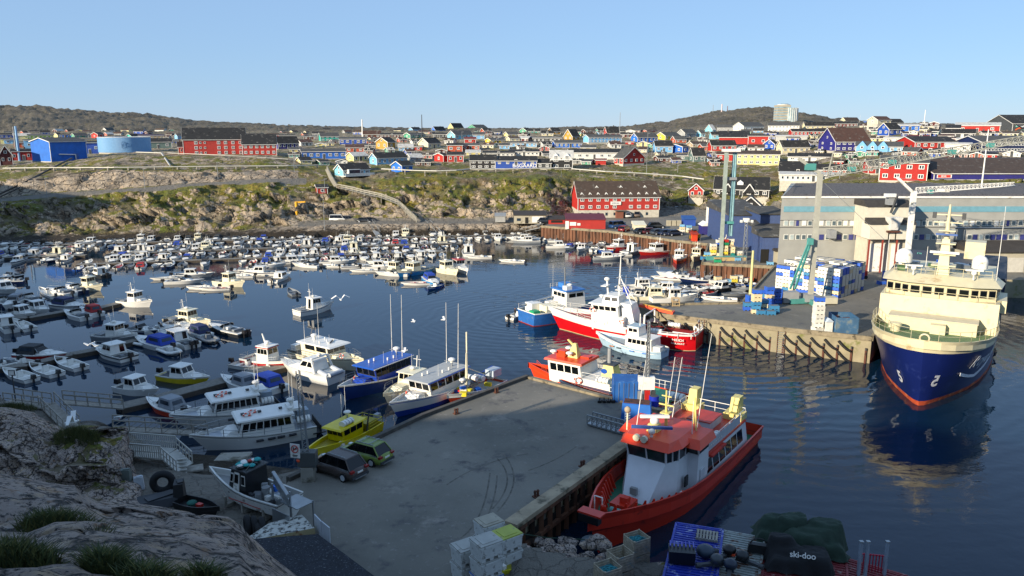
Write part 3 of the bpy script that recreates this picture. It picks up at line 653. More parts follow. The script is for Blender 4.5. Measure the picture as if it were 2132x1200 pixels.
# black house with two gablets, black gable and huts behind the quay
BH=HH(1493,1602,417,401,376,0,'black','k',(7,1),W=11,label='long black house with white trimmed gablets behind the blue halls')
t,X,Y,he,hr=BH
for xx in (-X*.5,X*.3):
    gm=MB();gm.ext([(-1.7,-1.),(1.7,-1.),(0,1.6)],-Y-.8,0,wallm('black'));gm.bar((-1.8,-Y-.85,-.9),(0,-Y-.85,1.65),.1,.25,FR);gm.bar((0,-Y-.85,1.65),(1.8,-Y-.85,-.9),.1,.25,FR);gm.build('gablet',t,(xx,0,he))
gm=MB();gm.ext([(-.9,-.6),(.9,-.6),(.9,.4),(0,1.1),(-.9,.4)],-Y*.7,0,FR);gm.build('dormer',t,(-X*.05,0,he+hr*.45))
HH(1541,1589,446,432,411,1,'black','g',(1,1),d=212,label='black gabled boathouse with broad white trim behind the blue halls')
# industrial blue hall + annex
ID=HH(65,167,337,296,288,.34,'bblue','g',(0,0),W=10.5,label='tall bright blue industrial hall with pale lit gable end'); 
t,X,Y,he,hr=ID
pp=MB();pp.path([(-X*.6,-Y-.5,2.5),(X*.3,-Y-.5,2.2),(X*.3,-Y-.5,.2)],.18,WHITE);pp.build('pipe',t)
for xx in (X*.3,X*.45):MB().box((xx,-Y-.05,1.3),(.7,.1,2.6),mat('#2C5FA5',.5)).build('door',t)
HH(166,200,321,298,295,0,'blue','k',(3,1),W=8)
# big red block
RB=HH(380,503,323,291,268,0,'red','k',(0,0),W=13,label='large dark red three storey block with tall black roof')
t,X,Y,he,hr=RB
for j in range(3):
    for f in (.2,.27,.34,.56,.67,.79,.91):
        small=f in (.27,.34);add_window(t,'window',.7 if small else 1.15,.7 if small else 1.15,(-X+2*X*f,-Y-.03,he*(.14+.32*j)),0)
for i in range(6):MB().box((0,0,0),(.5,.5,.08),DGREY).build('skylight',t,(-X+2*X*(.15+.13*i),-Y*.45,he+hr*.56+.15))
HH(503,570,324,301,281,0,'red','k',(6,2),W=12,label='dark red two storey wing joined to the large red block')
HH(370,381,322,306,296,0,'orange','k',(1,1),W=6)
# scattered small far houses filling the skyline streets
cs_=['red','blue','pyel','green','cream','lblue','orange','brown','teal','white','dred','grey']
for u,v in [(70,300),(92,303),(212,297),(226,296),(240,292),(262,290),(345,284),(555,287),(650,283),(672,276),(690,276),(712,280),(735,281),(745,278),(820,277),(850,276),(872,280),(888,279),(1000,279),(1030,281),(1128,283),(1190,280),(1240,276),
             (1340,286),(1382,284),(1398,298),(1425,297),(1545,279),(1570,277),(1600,290),(1640,293),(1700,276),(1740,275),(1780,279),(1890,272),(1940,280),(1960,290),(1925,300),(760,320),(840,322),(880,330),(1005,309),(1175,322),(1330,318),(1210,314),(1350,308),(1455,313),(1780,300),(1700,322),(1760,330),(1740,345),(1600,340)]:
    w=rnd.uniform(14,26)*(1 if v<290 else 1.2);h=w*rnd.uniform(.28,.38)
    HH(u,u+w,v,v-h*.75,v-h*.75-w*rnd.uniform(.12,.24),rnd.choice([0,.3,.35,-.3,0]),rnd.choice(cs_),rnd.choice('kkgbn'),(rnd.choice([2,3]),1))
BX=[h[0]['_box'] for h in FH];rh=random.Random(21);tries=0;added=0
while added<175 and tries<9000:
    tries+=1;u=rh.uniform(0,2130);v=276+70*rh.random()**1.3
    if u<600:v=rh.uniform(277,300)
    if u>1690:v=rh.uniform(262,345)
    w=rh.uniform(16,34)*(.6+.75*(v-262)/80);h=w*rh.uniform(.30,.42);bx=(u,v-h*.95,u+w,v)
    if any(bx[0]+3<b[2] and bx[2]-3>b[0] and bx[1]+1<b[3] and bx[3]-1>b[1] for b in BX) or (350<u<580 and v>262):continue
    BX.append(bx);added+=1;HH(u,u+w,v,v-h*.7,v-h*.7-w*rh.uniform(.12,.22),rh.choice([0,.3,.35,-.3,0,1]),rh.choice(cs_+['white','cream','blue']),rh.choice('kkgbnw'),(rh.choice([2,3]),1))
# resolve label clashes: add a neighbour to tell twins apart
from collections import defaultdict
def dedupe(things,fmt):
    by=defaultdict(list)
    for t in things:by[t['label']].append(t)
    for l,ts in by.items():
        if len(ts)<2:continue
        ts.sort(key=lambda t:t.location.x/max(t.location.y,1))
        for i,t in enumerate(ts):t['label']=fmt(l,i,len(ts),t)
ORD=['first','second','third','fourth','fifth','sixth','seventh','eighth','ninth','tenth','eleventh','twelfth','thirteenth','fourteenth','fifteenth','sixteenth','seventeenth','eighteenth','nineteenth','twentieth']
def onum(i):
    if i<20:return ORD[i]
    T=['twenty','thirty','forty','fifty','sixty','seventy','eighty','ninety'];a,b=divmod(i+1,10)
    return (T[a-2]+'-'+ORD[b-1]) if b else T[a-2][:-1]+'ieth'
allh=[h[0] for h in FH]
NAMED=[h for h in allh if h['label'].endswith(tuple(l for _,l in LANDM))]
def neigh(l,i,n,t):
    p=t['_px'];best=None
    return l+(', %s from left'%onum(i))
dedupe(NAMED,neigh)
for t in allh:del t['_px'];del t['_box'];t['group']='houses of the town on the slope'
HT[0]['category']='hotel'

# ---------------------------------------------------------------- quays
QZ=3.1
def quay_mat():
    m,n,b=newmat('quay_asphalt');N,L=n.nodes.new,n.links.new
    geo=N('ShaderNodeNewGeometry')
    def noise(s,d,r):
        x=N('ShaderNodeTexNoise');x.inputs['Scale'].default_value=s;x.inputs['Detail'].default_value=d;x.inputs['Roughness'].default_value=r
        L(geo.outputs['Position'],x.inputs['Vector']);return x.outputs['Fac']
    def mixc(f,a,c,lo,hi):
        r=N('ShaderNodeMapRange');L(f,r.inputs[0]);r.inputs[1].default_value=lo;r.inputs[2].default_value=hi
        x=N('ShaderNodeMix');x.data_type='RGBA';L(r.outputs[0],x.inputs['Factor'])
        if isinstance(a,str):x.inputs['A'].default_value=(*lin(a),1)
        else:L(a,x.inputs['A'])
        x.inputs['B'].default_value=(*lin(c),1);return x.outputs['Result']
    c=mixc(noise(.12,5,.6),'#626058','#7A766C',.35,.65);c=mixc(noise(.5,8,.7),c,'#4E4C4C',.56,.68)
    c=mixc(noise(2.5,8,.75),c,'#86827C',.58,.68);c=mixc(noise(.28,6,.7),c,'#8B857B',.6,.72)
    c=mixc(noise(9,4,.8),c,'#3F3D3D',.62,.7)
    L(c,b.inputs['Base Color']);b.inputs['Roughness'].default_value=.82
    bp=N('ShaderNodeBump');bp.inputs['Strength'].default_value=.3;bp.inputs['Distance'].default_value=.03;L(noise(6,8,.8),bp.inputs['Height']);L(bp.outputs[0],b.inputs['Normal'])
    return m
ASPH=quay_mat()
def wallmat():
    m=mat('#948B72',.85,var=.25,scale=.5,dirt=('#6E7040',.25,.45),bump=.3,bscale=6.,name='quay_concrete');return m
QW=wallmat()
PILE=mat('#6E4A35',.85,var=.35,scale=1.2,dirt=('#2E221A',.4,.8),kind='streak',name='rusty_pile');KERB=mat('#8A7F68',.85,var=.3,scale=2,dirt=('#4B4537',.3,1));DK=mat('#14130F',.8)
def polyw(pts,z=QZ):
    return [(PZ(u,v,z).x,PZ(u,v,z).y) for u,v in pts]
SH_BOW=PZ(1912,845,0);SH_A=R(32.5);sdir=Vector((math.sin(SH_A),math.cos(SH_A),0))
q0=PZ(1815,706,QZ);q1=q0+sdir*46;q1.z=QZ
RQ=[(1331,637),(1379,657),(1600,683),(1815,706)]
poly=polyw(RQ)+[(q1.x,q1.y)]+polyw([(2500,590),(2500,500)])+polyw([(1700,444),(1200,444),(1127,472),(1270,483),(1410,503),(1475,510),(1462,549),(1612,557),(1572,600),(1545,633)])
b=MB();b.prism(poly,-3,QZ,QW,ASPH);tag(b.build('quay'),None,kind='structure')
NQ=[(1098,787),(1390,862),(1063,1094),(1068,1500),(480,1500),(560,1075),(600,1002),(880,869)]
b=MB();b.prism(polyw(NQ),-3,QZ,QW,ASPH);tag(b.build('quay'),None,kind='structure')
SG=mat('#57534C',.9,var=.3,scale=1.5,dirt=('#3A3732',.4,2),bump=.6,bscale=4.)
b=MB();b.prism(polyw([(1064,1096),(1092,1150),(1200,1172),(1350,1185),(1500,1190),(1850,1230),(2400,1290),(2400,2300),(1071,2300)],2.9),-3,2.9,SG);tag(b.build('ground'),None,kind='structure')
def piles(pts,z=QZ,name='sheet_pile_wall',zt=None,pitch=.9,depth=.28,label='',out=1,mt=PILE):
    b=MB();zt=z-.25 if zt is None else zt
    for (p0,p1) in zip(pts[:-1],pts[1:]):
        a,c=Vector((p0[0],p0[1],0)),Vector((p1[0],p1[1],0));d=(c-a);L=d.length;d.normalize();nn=Vector((d.y,-d.x,0))*out;k=max(int(L/pitch),1);P=[]
        for i in range(k*4+1):
            t=i/4;f=[0.04,0.04,depth,depth][i%4];off=[0,.38,.5,.88][i%4]
            q=a+d*min((int(t)+off)*L/k,L)+nn*f;P+=[(q.x,q.y,-2),(q.x,q.y,zt)]
        n=len(P)//2;b.add(P,[(2*i,2*i+2,2*i+3,2*i+1) for i in range(n-1)],mt)
    o=b.build('sheet_pile_wall');tag(o,None,kind='structure');return o
def kerb(pts,z=QZ,w=.35,h=.28,mt=KERB):
    b=MB()
    for p0,p1 in zip(pts[:-1],pts[1:]):b.bar((p0[0],p0[1],z+.02),(p1[0],p1[1],z+.02),w,h*2,mt)
    o=b.build('kerb');tag(o,None,kind='structure')
rp=polyw(RQ);kerb(rp);w=polyw([(1127,472),(1270,483),(1410,503),(1475,510),(1462,549),(1612,557),(1572,600)])
piles(w,out=1);kerb(w,mt=KERB);kerb(polyw([(1572,600),(1545,633),(1331,637)]));kerb([rp[3],(q1.x,q1.y)])
npl=polyw(NQ);kerb([npl[0],npl[1]],w=.5,h=.2);kerb([npl[1],npl[2]],w=1.0,h=.16,mt=mat('#A2937A',.85,var=.3,scale=1,dirt=('#55503F',.3,.7)));kerb([npl[0],npl[7],npl[6]],w=.4,h=.3,mt=mat('#4F4B45',.85,var=.3))
# timber-and-concrete wall of the near quay
a,c=Vector((*npl[1],0)),Vector((*npl[2],0));d=(c-a);L=d.length;d.normalize();nn=Vector((-d.y,d.x,0));
if nn.x<0:nn=-nn
b=MB();k=22
for i in range(k+1):
    q=a+d*(L*i/k);b.box((q.x+nn.x*.2,q.y+nn.y*.2,1.0),(.35,.35,4.0),PILE)
for z_ in (2.75,1.2):b.bar(a+nn*.3+Vector((0,0,z_)),c+nn*.3+Vector((0,0,z_)),.25,.3,PILE)
b.box((c.x-.4,c.y+.3,.8),(1.2,1.2,4.4),PILE)
b.bar(a+nn*.12+Vector((0,0,.3)),c+nn*.12+Vector((0,0,.3)),.1,3.0,DK)  # near-black sheet stands in for the shade inside the wall's openings
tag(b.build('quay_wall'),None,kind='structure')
piles([npl[2],polyw([(1092,1150)],2.9)[0],polyw([(1200,1172)],2.9)[0]],out=1,z=2.7)
# fenders on the right pier wall: posts and sagging hoses, each its own
fa,fb=Vector((*rp[1],0)),Vector((*rp[3],0));fd=fb-fa;FL=fd.length;fd.normalize();fn=Vector((fd.y,-fd.x,0))
if fn.y>0:fn=-fn
ang=math.atan2(fd.y,fd.x);pb=MB();pb.box((0,-.12,-1.6),(.22,.24,4.6),RUST);pb.box((0,-.3,.6),(.16,.12,.3),DGREY)
post0=None;PC=[1455,1473,1490,1503,1529,1543,1557,1586,1612,1642,1672,1700,1730,1762,1796]
def on_wall(u):
    lo,hi=0.,FL
    for _ in range(30):
        m_=(lo+hi)/2;q=fa+fd*m_;uu=1066+FPX*(q.x)/(q.y)*ray(u,690).y
        if uu<u:lo=m_
        else:hi=m_
    return lo
ts=[FL*(.12+.86*i/14) for i in range(15)]
for i,t_ in enumerate(ts):
    q=fa+fd*t_
    if post0 is None:post0=pb.build('fender_post',None,(q.x+fn.x*.05,q.y+fn.y*.05,1.2),ang);o=post0;tag(o,'','fender')
    else:o=post0.copy();sc.collection.objects.link(o);o.location=(q.x+fn.x*.05,q.y+fn.y*.05,1.2)
    o['label']='%s black fender post from the left on the long concrete pier wall'%onum(i);o['group']='fender posts on the pier wall'
hb=MB();stp=(FL*.86/14);hb.path([(0,0,.8),(stp*.3,-.05,.3),(stp*.65,-.05,-.15),(stp-.1,0,-.35)],.16,BLACK,6)
h0=None;kk=0
for i in range(13):
    if i in (2,7):continue
    for zz in (1.7,.35):
        q=fa+fd*(ts[i]+.05)+fn*.42
        if h0 is None:h0=hb.build('rubber_fender',None,(q.x,q.y,zz),ang);o=h0;tag(o,'','fender')
        else:o=h0.copy();sc.collection.objects.link(o);o.location=(q.x,q.y,zz)
        kk+=1;o['label']='%s black rubber fender hose, %s from left on the pier wall'%('upper' if zz>1 else 'lower',onum(i)[:12]);o['group']='rubber hoses on the pier wall'
def ladder(p,ang_,H,label,wdt=.6):
    b=MB()
    for x in (-wdt/2,wdt/2):b.box((x,0,0),(.08,.08,H),RUST)
    for i in range(int(H/.3)):b.box((0,0,-H/2+.2+i*.3),(wdt,.05,.05),STEEL)
    o=b.build('ladder',None,p,ang_);tag(o,label,'ladder')
q=fa+fd*ts[8]*.985+fn*.35;ladder((q.x,q.y,1.1),ang,4.4,'rusty steel ladder in the middle of the concrete pier wall',.9)
q=fa+fd*ts[2]+fn*.35;ladder((q.x-.8,q.y,1.1),ang,4.4,'steel ladder on the pier wall just right of the red trawler stern')
# ---------------------------------------------------------------- the long grey fish factory
SD=140.
def at(u,v,d=SD):return PD(u,v,d)
clad=mat('#A5A59E',.6,var=.12,scale=.4,kind='clad',name='grey_cladding');gravelroof=mat('#6B6664',.95,var=.3,scale=3,dirt=('#3A3735',.5,3),bump=.4,bscale=5.)
x0,x1=at(1628,410).x,at(1628,410).x+95;zt=at(1850,409).z;BT=thing('factory_building','long grey clad fish factory with pale blue stripe and gravel roof behind the ship','factory',(x0,SD,QZ))
Hh=zt-QZ;Lb=x1-x0;bxl=at(1647,386,SD+34).x-x0;b=MB();b.prism([(0,0),(Lb,0),(Lb,34),(bxl,34)],-1,Hh,clad);b.build('wall',BT)
zb=at(1850,384,SD+34).z-QZ
b=MB();b.hexa([(.3,.3,Hh+.02),(Lb,.3,Hh+.02),(Lb,34,Hh+.02),(bxl+1,34,Hh+.02),(2.5,1.5,Hh+.3),(Lb,1.5,Hh+.3),(Lb,34,zb),(bxl+2,34,zb)],gravelroof);rf=b.build('roof',BT)
b=MB();b.box((Lb/2,-.1,Hh-.15),(Lb+.2,.3,.35),WHITE);b.build('roof_edge',BT)
for i,(u0,u1) in enumerate([(1688,1734),(1790,1839),(1898,1950),(2020,2068)]):
    p0,p1=at(u0,386,SD+28),at(u1,386,SD+28);MB().box((0,0,0),(p1.x-p0.x,2.2,.7),mat('#9FA5A6',.5)).build('skylight',rf,((p0.x+p1.x)/2-x0,28,zb-.25))
bl=mat('#6FA3B2',.6,kind='clad',name='stripe_cladding')
za,zc=at(1850,430).z-QZ,at(1850,441.5).z-QZ
for u0,u1 in ((1632,1804),(1896,2250)):
    a_,c_=at(u0,435).x-x0,at(u1,435).x-x0;MB().box(((a_+c_)/2,-.04,(za+zc)/2),(c_-a_,.1,za-zc),bl).build('blue_stripe',BT)
wf=mat('#D5D5CC',.5);wp=mat('#56646A',.1,var=.5,scale=.3);wb_=mat('#3B3F7A',.5)
def fwin(u,v,kind=0,wpx=9,hpx=11):
    p=at(u,v);ww=wpx*mpp(SD,v);hh_=hpx*mpp(SD,v);m=MB()
    if kind==2:m.box((0,-.06,0),(ww,.1,hh_),wb_)
    else:
        m.box((0,-.05,0),(ww,.12,hh_),wf);m.box((0,-.1,0),(ww*.78,.08,hh_*.78),[wp,mat('#A8B4B2',.2,var=.3,scale=.4),None,WHITE][kind])
    m.build('window' if kind!=2 else 'blue_panel',BT,(p.x-x0,0,p.z-QZ))
r2=random.Random(3)
u=1636
while u<2140:
    if not 1800<u<1897:
        k=r2.choice([0,0,1,0,1,2,0,3] if u>1640 else [1]);fwin(u,465,k,9 if k!=2 else 5)
    u+=12 if not (u%5==0) else 14
u=1636
while u<2130:
    if not (1728<u<1740 or 1790<u<1897 or 1960<u<2015):fwin(u,494,r2.choice([0,1,0,0,2]),9)
    u+=12.3
for v in (473.5,459): 
    z_=at(1850,v).z-QZ;MB().box((Lb/2,-.03,z_),(Lb,.08,.08),DGREY).build('flashing',BT)
pp=MB();X_=at(1985,480).x-x0
pp.path([(X_,-.4,at(0,474).z-QZ),(X_+26,-.4,at(0,474).z-QZ)],.12,STEEL);pp.path([(X_,-.4,at(0,474).z-QZ),(X_,-.4,1)],.12,STEEL);pp.path([(X_+1.8,-.4,at(0,478).z-QZ),(X_+1.8,-.4,1)],.1,STEEL);pp.build('pipe',BT)
bx=MB();p=at(1727,486);bx.box((0,-.8,0),(1.6*mpp(SD,480)*9,1.6,1.5),GREY);bx.build('vent_box',BT,(p.x-x0,0,p.z-QZ))
# white loading tower
tw=thing('loading_tower','white loading tower with dark canopy roofs in front of the grey factory','tower',(at(1805,500,134).x,134,QZ))
TW=at(1895,500,134).x-at(1805,500,134).x;za=PD(1850,432,134).z-QZ;zm=PD(1850,458,134).z-QZ;zl=PD(1850,497,134).z-QZ
cw=mat('#DDD6C2',.6,var=.08,kind='clad',name='white_cladding');dr=mat('#3B3834',.85,var=.3,scale=2)
b=MB();b.box((TW/2,3.4,(za+zl)/2),(TW,5,za-zl),cw);b.box((TW/2,.6,(zm+zl)/2-.3),(TW+.2,3.4,zm-zl-.6),cw);b.build('wall',tw)
b=MB();b.hexa([(-.2,.6,za),(TW+.2,.6,za),(TW+.2,6,za),(-.2,6,za),(-.2,2.5,za+1.1),(TW+.2,2.5,za+1.1),(TW+.2,6,za+1.1),(-.2,6,za+1.1)],dr)
b.hexa([(-.3,-1.3,zm-.7),(TW+.3,-1.3,zm-.7),(TW+.3,.9,zm-.7),(-.3,.9,zm-.7),(-.3,.3,zm+.3),(TW+.3,.3,zm+.3),(TW+.3,.9,zm+.3),(-.3,.9,zm+.3)],dr);b.build('roof',tw)
b=MB();b.box((TW/2,3,zl/2),(TW-.8,4.6,zl),mat('#C9C2AE',.7,kind='clad',name='door_cladding'));b.box((TW*.28,.55,zl*.42),(2.6,.2,zl*.84),WHITE);b.box((TW*.72,.6,zl*.42),(1.4,.2,zl*.8),WHITE);b.build('lower_wall',tw)
for f in (.02,.33,.66,.96):MB().box((0,0,0),(.25,.25,zl),mat('#8A3B2E',.6)).build('pillar',tw,(TW*f,-.6,zl/2))
b=MB();b.hexa([(TW*.42,-1.6,zm-1.6),(TW*.58,-1.6,zm-1.6),(TW*.58,-.5,zm-1.6),(TW*.42,-.5,zm-1.6),(TW*.35,-2.2,zm+.6),(TW*.65,-2.2,zm+.6),(TW*.65,-.2,zm+.6),(TW*.35,-.2,zm+.6)],WHITE)
b.box((TW*.5,-1.,zm-1.9),(2.2,1.4,.3),RUST);b.box((TW*.42,-1,zm-2.6),(.2,.2,1.4),RUST);b.box((TW*.58,-1,zm-2.6),(.2,.2,1.4),RUST);b.build('hopper',tw)
b=MB();b.box((TW*.5,.5,za+1.2),(1.4,1.4,1.6),GREY);b.box((TW*.42,-.2,za+2.1),(1.8,.8,.6),WHITE);b.tube((TW*.5,.2,za-1),(TW*.56,-.6,za+2.),.2,DGREY);b.build('hoist',tw)
# concrete annex
ax=PZ(1612,549,QZ);an=thing('annex_building','low concrete annex with dark corrugated roof in front of the grey factory','building',(ax.x,ax.y,QZ))
AW=PD(1777,545,ax.y).x-ax.x;ah=PD(1700,523,ax.y).z-QZ;cm=mat('#A8A18D',.85,var=.15,scale=.6,dirt=('#7A745F',.2,.8));dr2=mat('#3C3733',.85,var=.25,scale=1,kind='corr',name='dark_corrugated')
b=MB();b.box((AW/2,4,ah/2),(AW,8,ah),cm);b.build('wall',an);b=MB();b.hexa([(-.3,-.4,ah+.02),(AW+.3,-.4,ah+.02),(AW+.3,8,ah+.02),(-.3,8,ah+.02),(-.3,-.4,ah+.2),(AW+.3,-.4,ah+.2),(AW-1.,8,ah+1.9),(1.,8,ah+1.9)],dr2);ar=b.build('roof',an)
MB().cyl((AW*.58,3,ah+.8),.18,.9,GREY).build('chimney',ar)
for f,w_,h_,mt_ in ((.12,.9,1.1,PANE),(.27,1.,1.1,PANE),(.62,2.2,1.9,WHITE),(.82,2.6,1.9,DK)):MB().box((0,0,0),(w_,.1,h_),mt_).build('door' if h_>1.5 else 'window',an,(AW*f,-.03,ah*.5 if h_<1.5 else .95))
# low buildings on the far right of the factory yard
an=thing('garage_building','low grey garage with white doors and dark roof at the right edge behind the ship','building',(PD(2005,540,136).x,134.5,QZ));b=MB();b.box((16,1.5,1.8),(34,5,3.6),cm);b.build('wall',an)
b=MB();b.hexa([(-.5,-1.5,3.6),(33,-1.5,3.6),(33,4.2,3.6),(-.5,4.2,3.6),(-.5,-1.5,3.75),(33,-1.5,3.75),(33,4.2,5.),(-.5,4.2,5.)],dr2);b.build('roof',an)
for i in range(3):MB().box((0,0,0),(3.6,.12,2.6),mat('#C9C4B6',.6,kind='clad',name='garage_door')).build('door',an,(7.5+i*5,-1.05,1.35))
# blue halls left of the factory
bh=mat('#3F5585',.6,var=.15,kind='clad',name='blue_hall_cladding')
def hall(u0,u1,vb,vt,d,dep,label,slope=.9,doors=()):
    p0,p1=PD(u0,vb,d),PD(u1,vb,d);t=thing('warehouse',label,'warehouse',(p0.x,d,QZ));w_=p1.x-p0.x;h_=PD(u0,vt,d).z-QZ
    b=MB();b.box((w_/2,dep/2,h_/2),(w_,dep,h_),bh);b.build('wall',t)
    b=MB();b.hexa([(-.4,-.4,h_+.02),(w_+.4,-.4,h_+.02),(w_+.4,dep,h_+.02),(-.4,dep,h_+.02),(-.4,-.4,h_+.2),(w_+.4,-.4,h_+.2),(w_+.4,dep,h_+slope+.2),(-.4,dep,h_+slope+.2)],mat('#454543',.85,var=.3,dirt=('#8B8A86',.12,.5)));b.build('roof',t)
    for f,dw,dh,mt_ in doors:MB().box((0,0,0),(dw,.1,dh),mt_).build('door',t,(w_*f,-.03,dh/2))
hall(1517,1592,500,449,163,18,'big blue clad warehouse with dark roof behind the green crane',1.6);hall(1580,1636,508,447,157,10,'narrow tall blue warehouse against the left end of the grey factory',.6,[(.75,1.6,2.6,WHITE)])
hall(1578,1625,512,477,154,6,'small blue lean-to shed left of the grey factory',1.);hall(1586,1640,537,494,143.5,6,'front blue corrugated shed beside the concrete annex',1.2,[(.1,1.5,2.6,DK)])
# small quayside sheds
def shed(u0,u1,vb,vt,dep,wall,roofc,label,gab=.0,name='shed',parts=(),d=None,rz=0):
    p0,p1=(PZ(u0,vb,QZ),PZ(u1,vb,QZ)) if d is None else (PD(u0,vb,d),PD(u1,vb,d));d_=p0.y;w_=PD(u1,vb,d_).x-p0.x;h_=PD(u0,vt,d_).z-QZ
    t=thing(name,label,name.split('_')[-1],(p0.x,d_,QZ),rz);b=MB();b.box((w_/2,dep/2,h_/2),(w_,dep,h_),wall);b.build('wall',t)
    b=MB()
    if gab:b.ext([(-.2,h_),(w_+.2,h_),(w_/2,h_+gab)],-.2,dep+.2,roofc)
    else:b.hexa([(-.2,-.2,h_),(w_+.2,-.2,h_),(w_+.2,dep+.2,h_),(-.2,dep+.2,h_),(-.2,-.2,h_+.15),(w_+.2,-.2,h_+.15),(w_+.2,dep+.2,h_+.7),(-.2,dep+.2,h_+.7)],roofc)
    b.build('roof',t)
    for f,z_,ww,hh_,mt_,nm in parts:MB().box((0,0,0),(ww,.12,hh_),mt_).build(nm,t,(w_*f,-.04,z_))
    return t,w_,h_
RW=wallm('red'); 
shed(1179,1260,477,458,9,RW,mat('#6A2633',.7,kind='corr',name='maroon_roof'),'long low red shed with maroon roof in front of the hotel',parts=((.17,1.3,1.6,.9,WHITE,'sign_board'),(.32,1.2,.8,.6,WHITE,'sign_board'),(.02,1.,.9,2.,WHITE,'door')),rz=-.04)
shed(1142,1176,467,458,4,RW,dr2,'small open red stall left of the long red shed',parts=((.5,.7,3.,.6,DK,'window'),))
shed(1070,1136,466,449,6,cm,dr2,'low pale concrete shed with grey roof left of the red sheds',parts=((.4,.9,.8,1.6,DK,'door'),(.15,1.1,1.,.7,PANE,'window'),(.75,1.1,3.,1.6,WHITE,'door'))) if True else None
shed(1031,1052,463,451,3,mat('#9A9B98',.6),mat('#8D8F8E',.6),'small grey metal shed by the shore road')
shed(1424,1448,471,457,3,wallm('blue'),mat('#24508F',.6),'blue shipping container near the parked cars',name='container');shed(1462,1480,489,471,4,wallm('purple'),FR,'small violet gabled hut with white trim on the quay',.9,name='hut');shed(1480,1498,490,475,3,wallm('purple'),wallm('purple'),'violet storage container right of the gabled hut',name='container')
shed(1442,1452,503,489,2.4,mat('#C8401F',.6),mat('#A03018',.6),'open orange skip container near the crane',name='container');shed(1321,1344,483,470,4,CREAM,CREAM,'cream box truck body parked on the quay',name='container')
b=MB();b.cyl((0,0,0),1.5,5.5,mat('#D8D4C8',.5),18);p=PZ(1481,476,QZ);b.cyl((-1.4,0,0),.9,0.1,GREY);o=b.build('storage_silo',None,p);tag(o,'tall white cylindrical silo behind the violet hut','silo')
b=MB(); 
for i in range(3):b.box((i*1.3,0,.7),(1.1,1.,1.4),mat('#A39C88',.9,bump=.3))
p=PZ(1392,470,QZ);tag(b.build('concrete_blocks',None,p),'row of grey concrete blocks behind the parking lot','blocks')
# round oil tank with the faint emblem
tp=ground(251,319);tk=thing('storage_tank','large round pale blue tank with faint outlined emblem on the rock','tank',(tp.x-2,tp.y+8,tp.z+.2));kk=mpp(tp.y+2,300);rr=51*kk
tm=mat('#6FA0CC',.5,var=.06,kind='clad',name='tank_steel');b=MB();b.cyl((0,0,0),rr,31*kk,tm,48);b.torus((0,0,31*kk),rr,.1,WHITE,n=48);b.build('shell',tk);b=MB();b.cyl((0,0,-1.6),rr*.98,1.7,FOUND,32);b.build('foundation',tk)
an_=math.atan2(-tp.y,-tp.x);em=MB();ek=mat('#3E6C9C',.5)
def onr(a_,z_):return (math.cos(an_+a_)*(rr+.08),math.sin(an_+a_)*(rr+.08),z_)
for cx_,cz_,r_ in ((-.06,3.6,.7),(.09,3.1,.7),(-.05,2.4,.7),(.0,3.0,.9)):
    em.path([onr(cx_-math.cos(q*.52)*r_/rr,cz_+math.sin(q*.52)*r_) for q in range(13)],.035,ek,4)
em.build('emblem',tk)
# ---------------------------------------------------------------- tower hotel on the hill
p=ground(1640,258);k=mpp(p.y,258);t=thing('tower_hotel','glass and tan cylindrical tower hotel standing on the bare hill','hotel',(p.x,p.y+8,p.z-1));ht=40*k
tg=mat('#8FA3A8',.15,var=.4,scale=.2);tn=mat('#A8A08C',.7)
b=MB();b.box((-8*k,0,ht/2),(26*k,14,ht),tn);b.cyl((9*k,-2,0),14*k,ht*.86,tg,20);b.box((0,2,ht*.5),(12*k,10,ht*1.05),WHITE);b.build('wall',t)
for i in range(7):
    b=MB();b.box((-8*k,0,(i+.5)*ht/7.4),(26.3*k,14.3,1.3),tg);b.build('window_band',t)
for a_ in range(10):
    b=MB();q=-math.pi*(.02+a_*.1);b.box((9*k+math.cos(q)*14.2*k,-2+math.sin(q)*14.2*k,ht*.43),(.5,.5,ht*.86),WHITE);b.build('mullion',t)
b=MB();b.cyl((-4*k,0,ht),8*k,2.5*k,mat('#3C4348',.4),12);b.cyl((-6*k,0,ht),13*k,1.2*k,WHITE,16);b.build('penthouse',t)
# ---------------------------------------------------------------- cranes
TEAL=mat('#4F938C',.5);CRW=mat('#A8A79A',.5,var=.15)
def lattice(m,a,b_,w,mt,n=14,w2=None):
    a,b_=Vector(a),Vector(b_);w2=w2 or w*.5;d=(b_-a).normalized();s=d.cross(Vector((0,0,1))).normalized();up=s.cross(d);C=[]
    for i in range(n+1):
        c_=a+(b_-a)*(i/n);ww=w+(w2-w)*i/n;C.append([c_+s*ww/2-up*ww*.4,c_-s*ww/2-up*ww*.4,c_+up*ww*.6])
    for i in range(n):
        for j in range(3):m.tube(C[i][j],C[i+1][j],.07,mt,4);m.tube(C[i][j],C[i+1][(j+1)%3],.04,mt,3);m.tube(C[i][j],C[i][(j+1)%3],.04,mt,3)
p=PZ(1686,632,QZ);c=thing('tower_crane','tall pale mast crane with long lattice jib beside the white and blue tub stack','crane',p);top=PD(1698,362,p.y).z-QZ
b=MB();b.box((0,0,top/2+.4),(.62,.62,top-.8),CRW);b.build('mast',c);b=MB();b.box((0,0,.45),(6.5,.7,.7),TEAL,.2);b.box((0,0,.45),(6.5,.7,.7),TEAL,1.5);b.box((0,0,.9),(2.,2.,1.),GREY);b.box((2.6,-.3,.6),(2.,1.4,.9),mat('#B7B39E',.8));b.box((-3.0,0,1),(2.2,1.4,1.6),GREY);b.build('base',c)
b=MB();tip=PD(2160,286,p.y+1);tl=Vector((tip.x-p.x,tip.y-p.y,tip.z-QZ));lattice(b,(.5,0,top),tl,1.3,CRW,34,.8); 
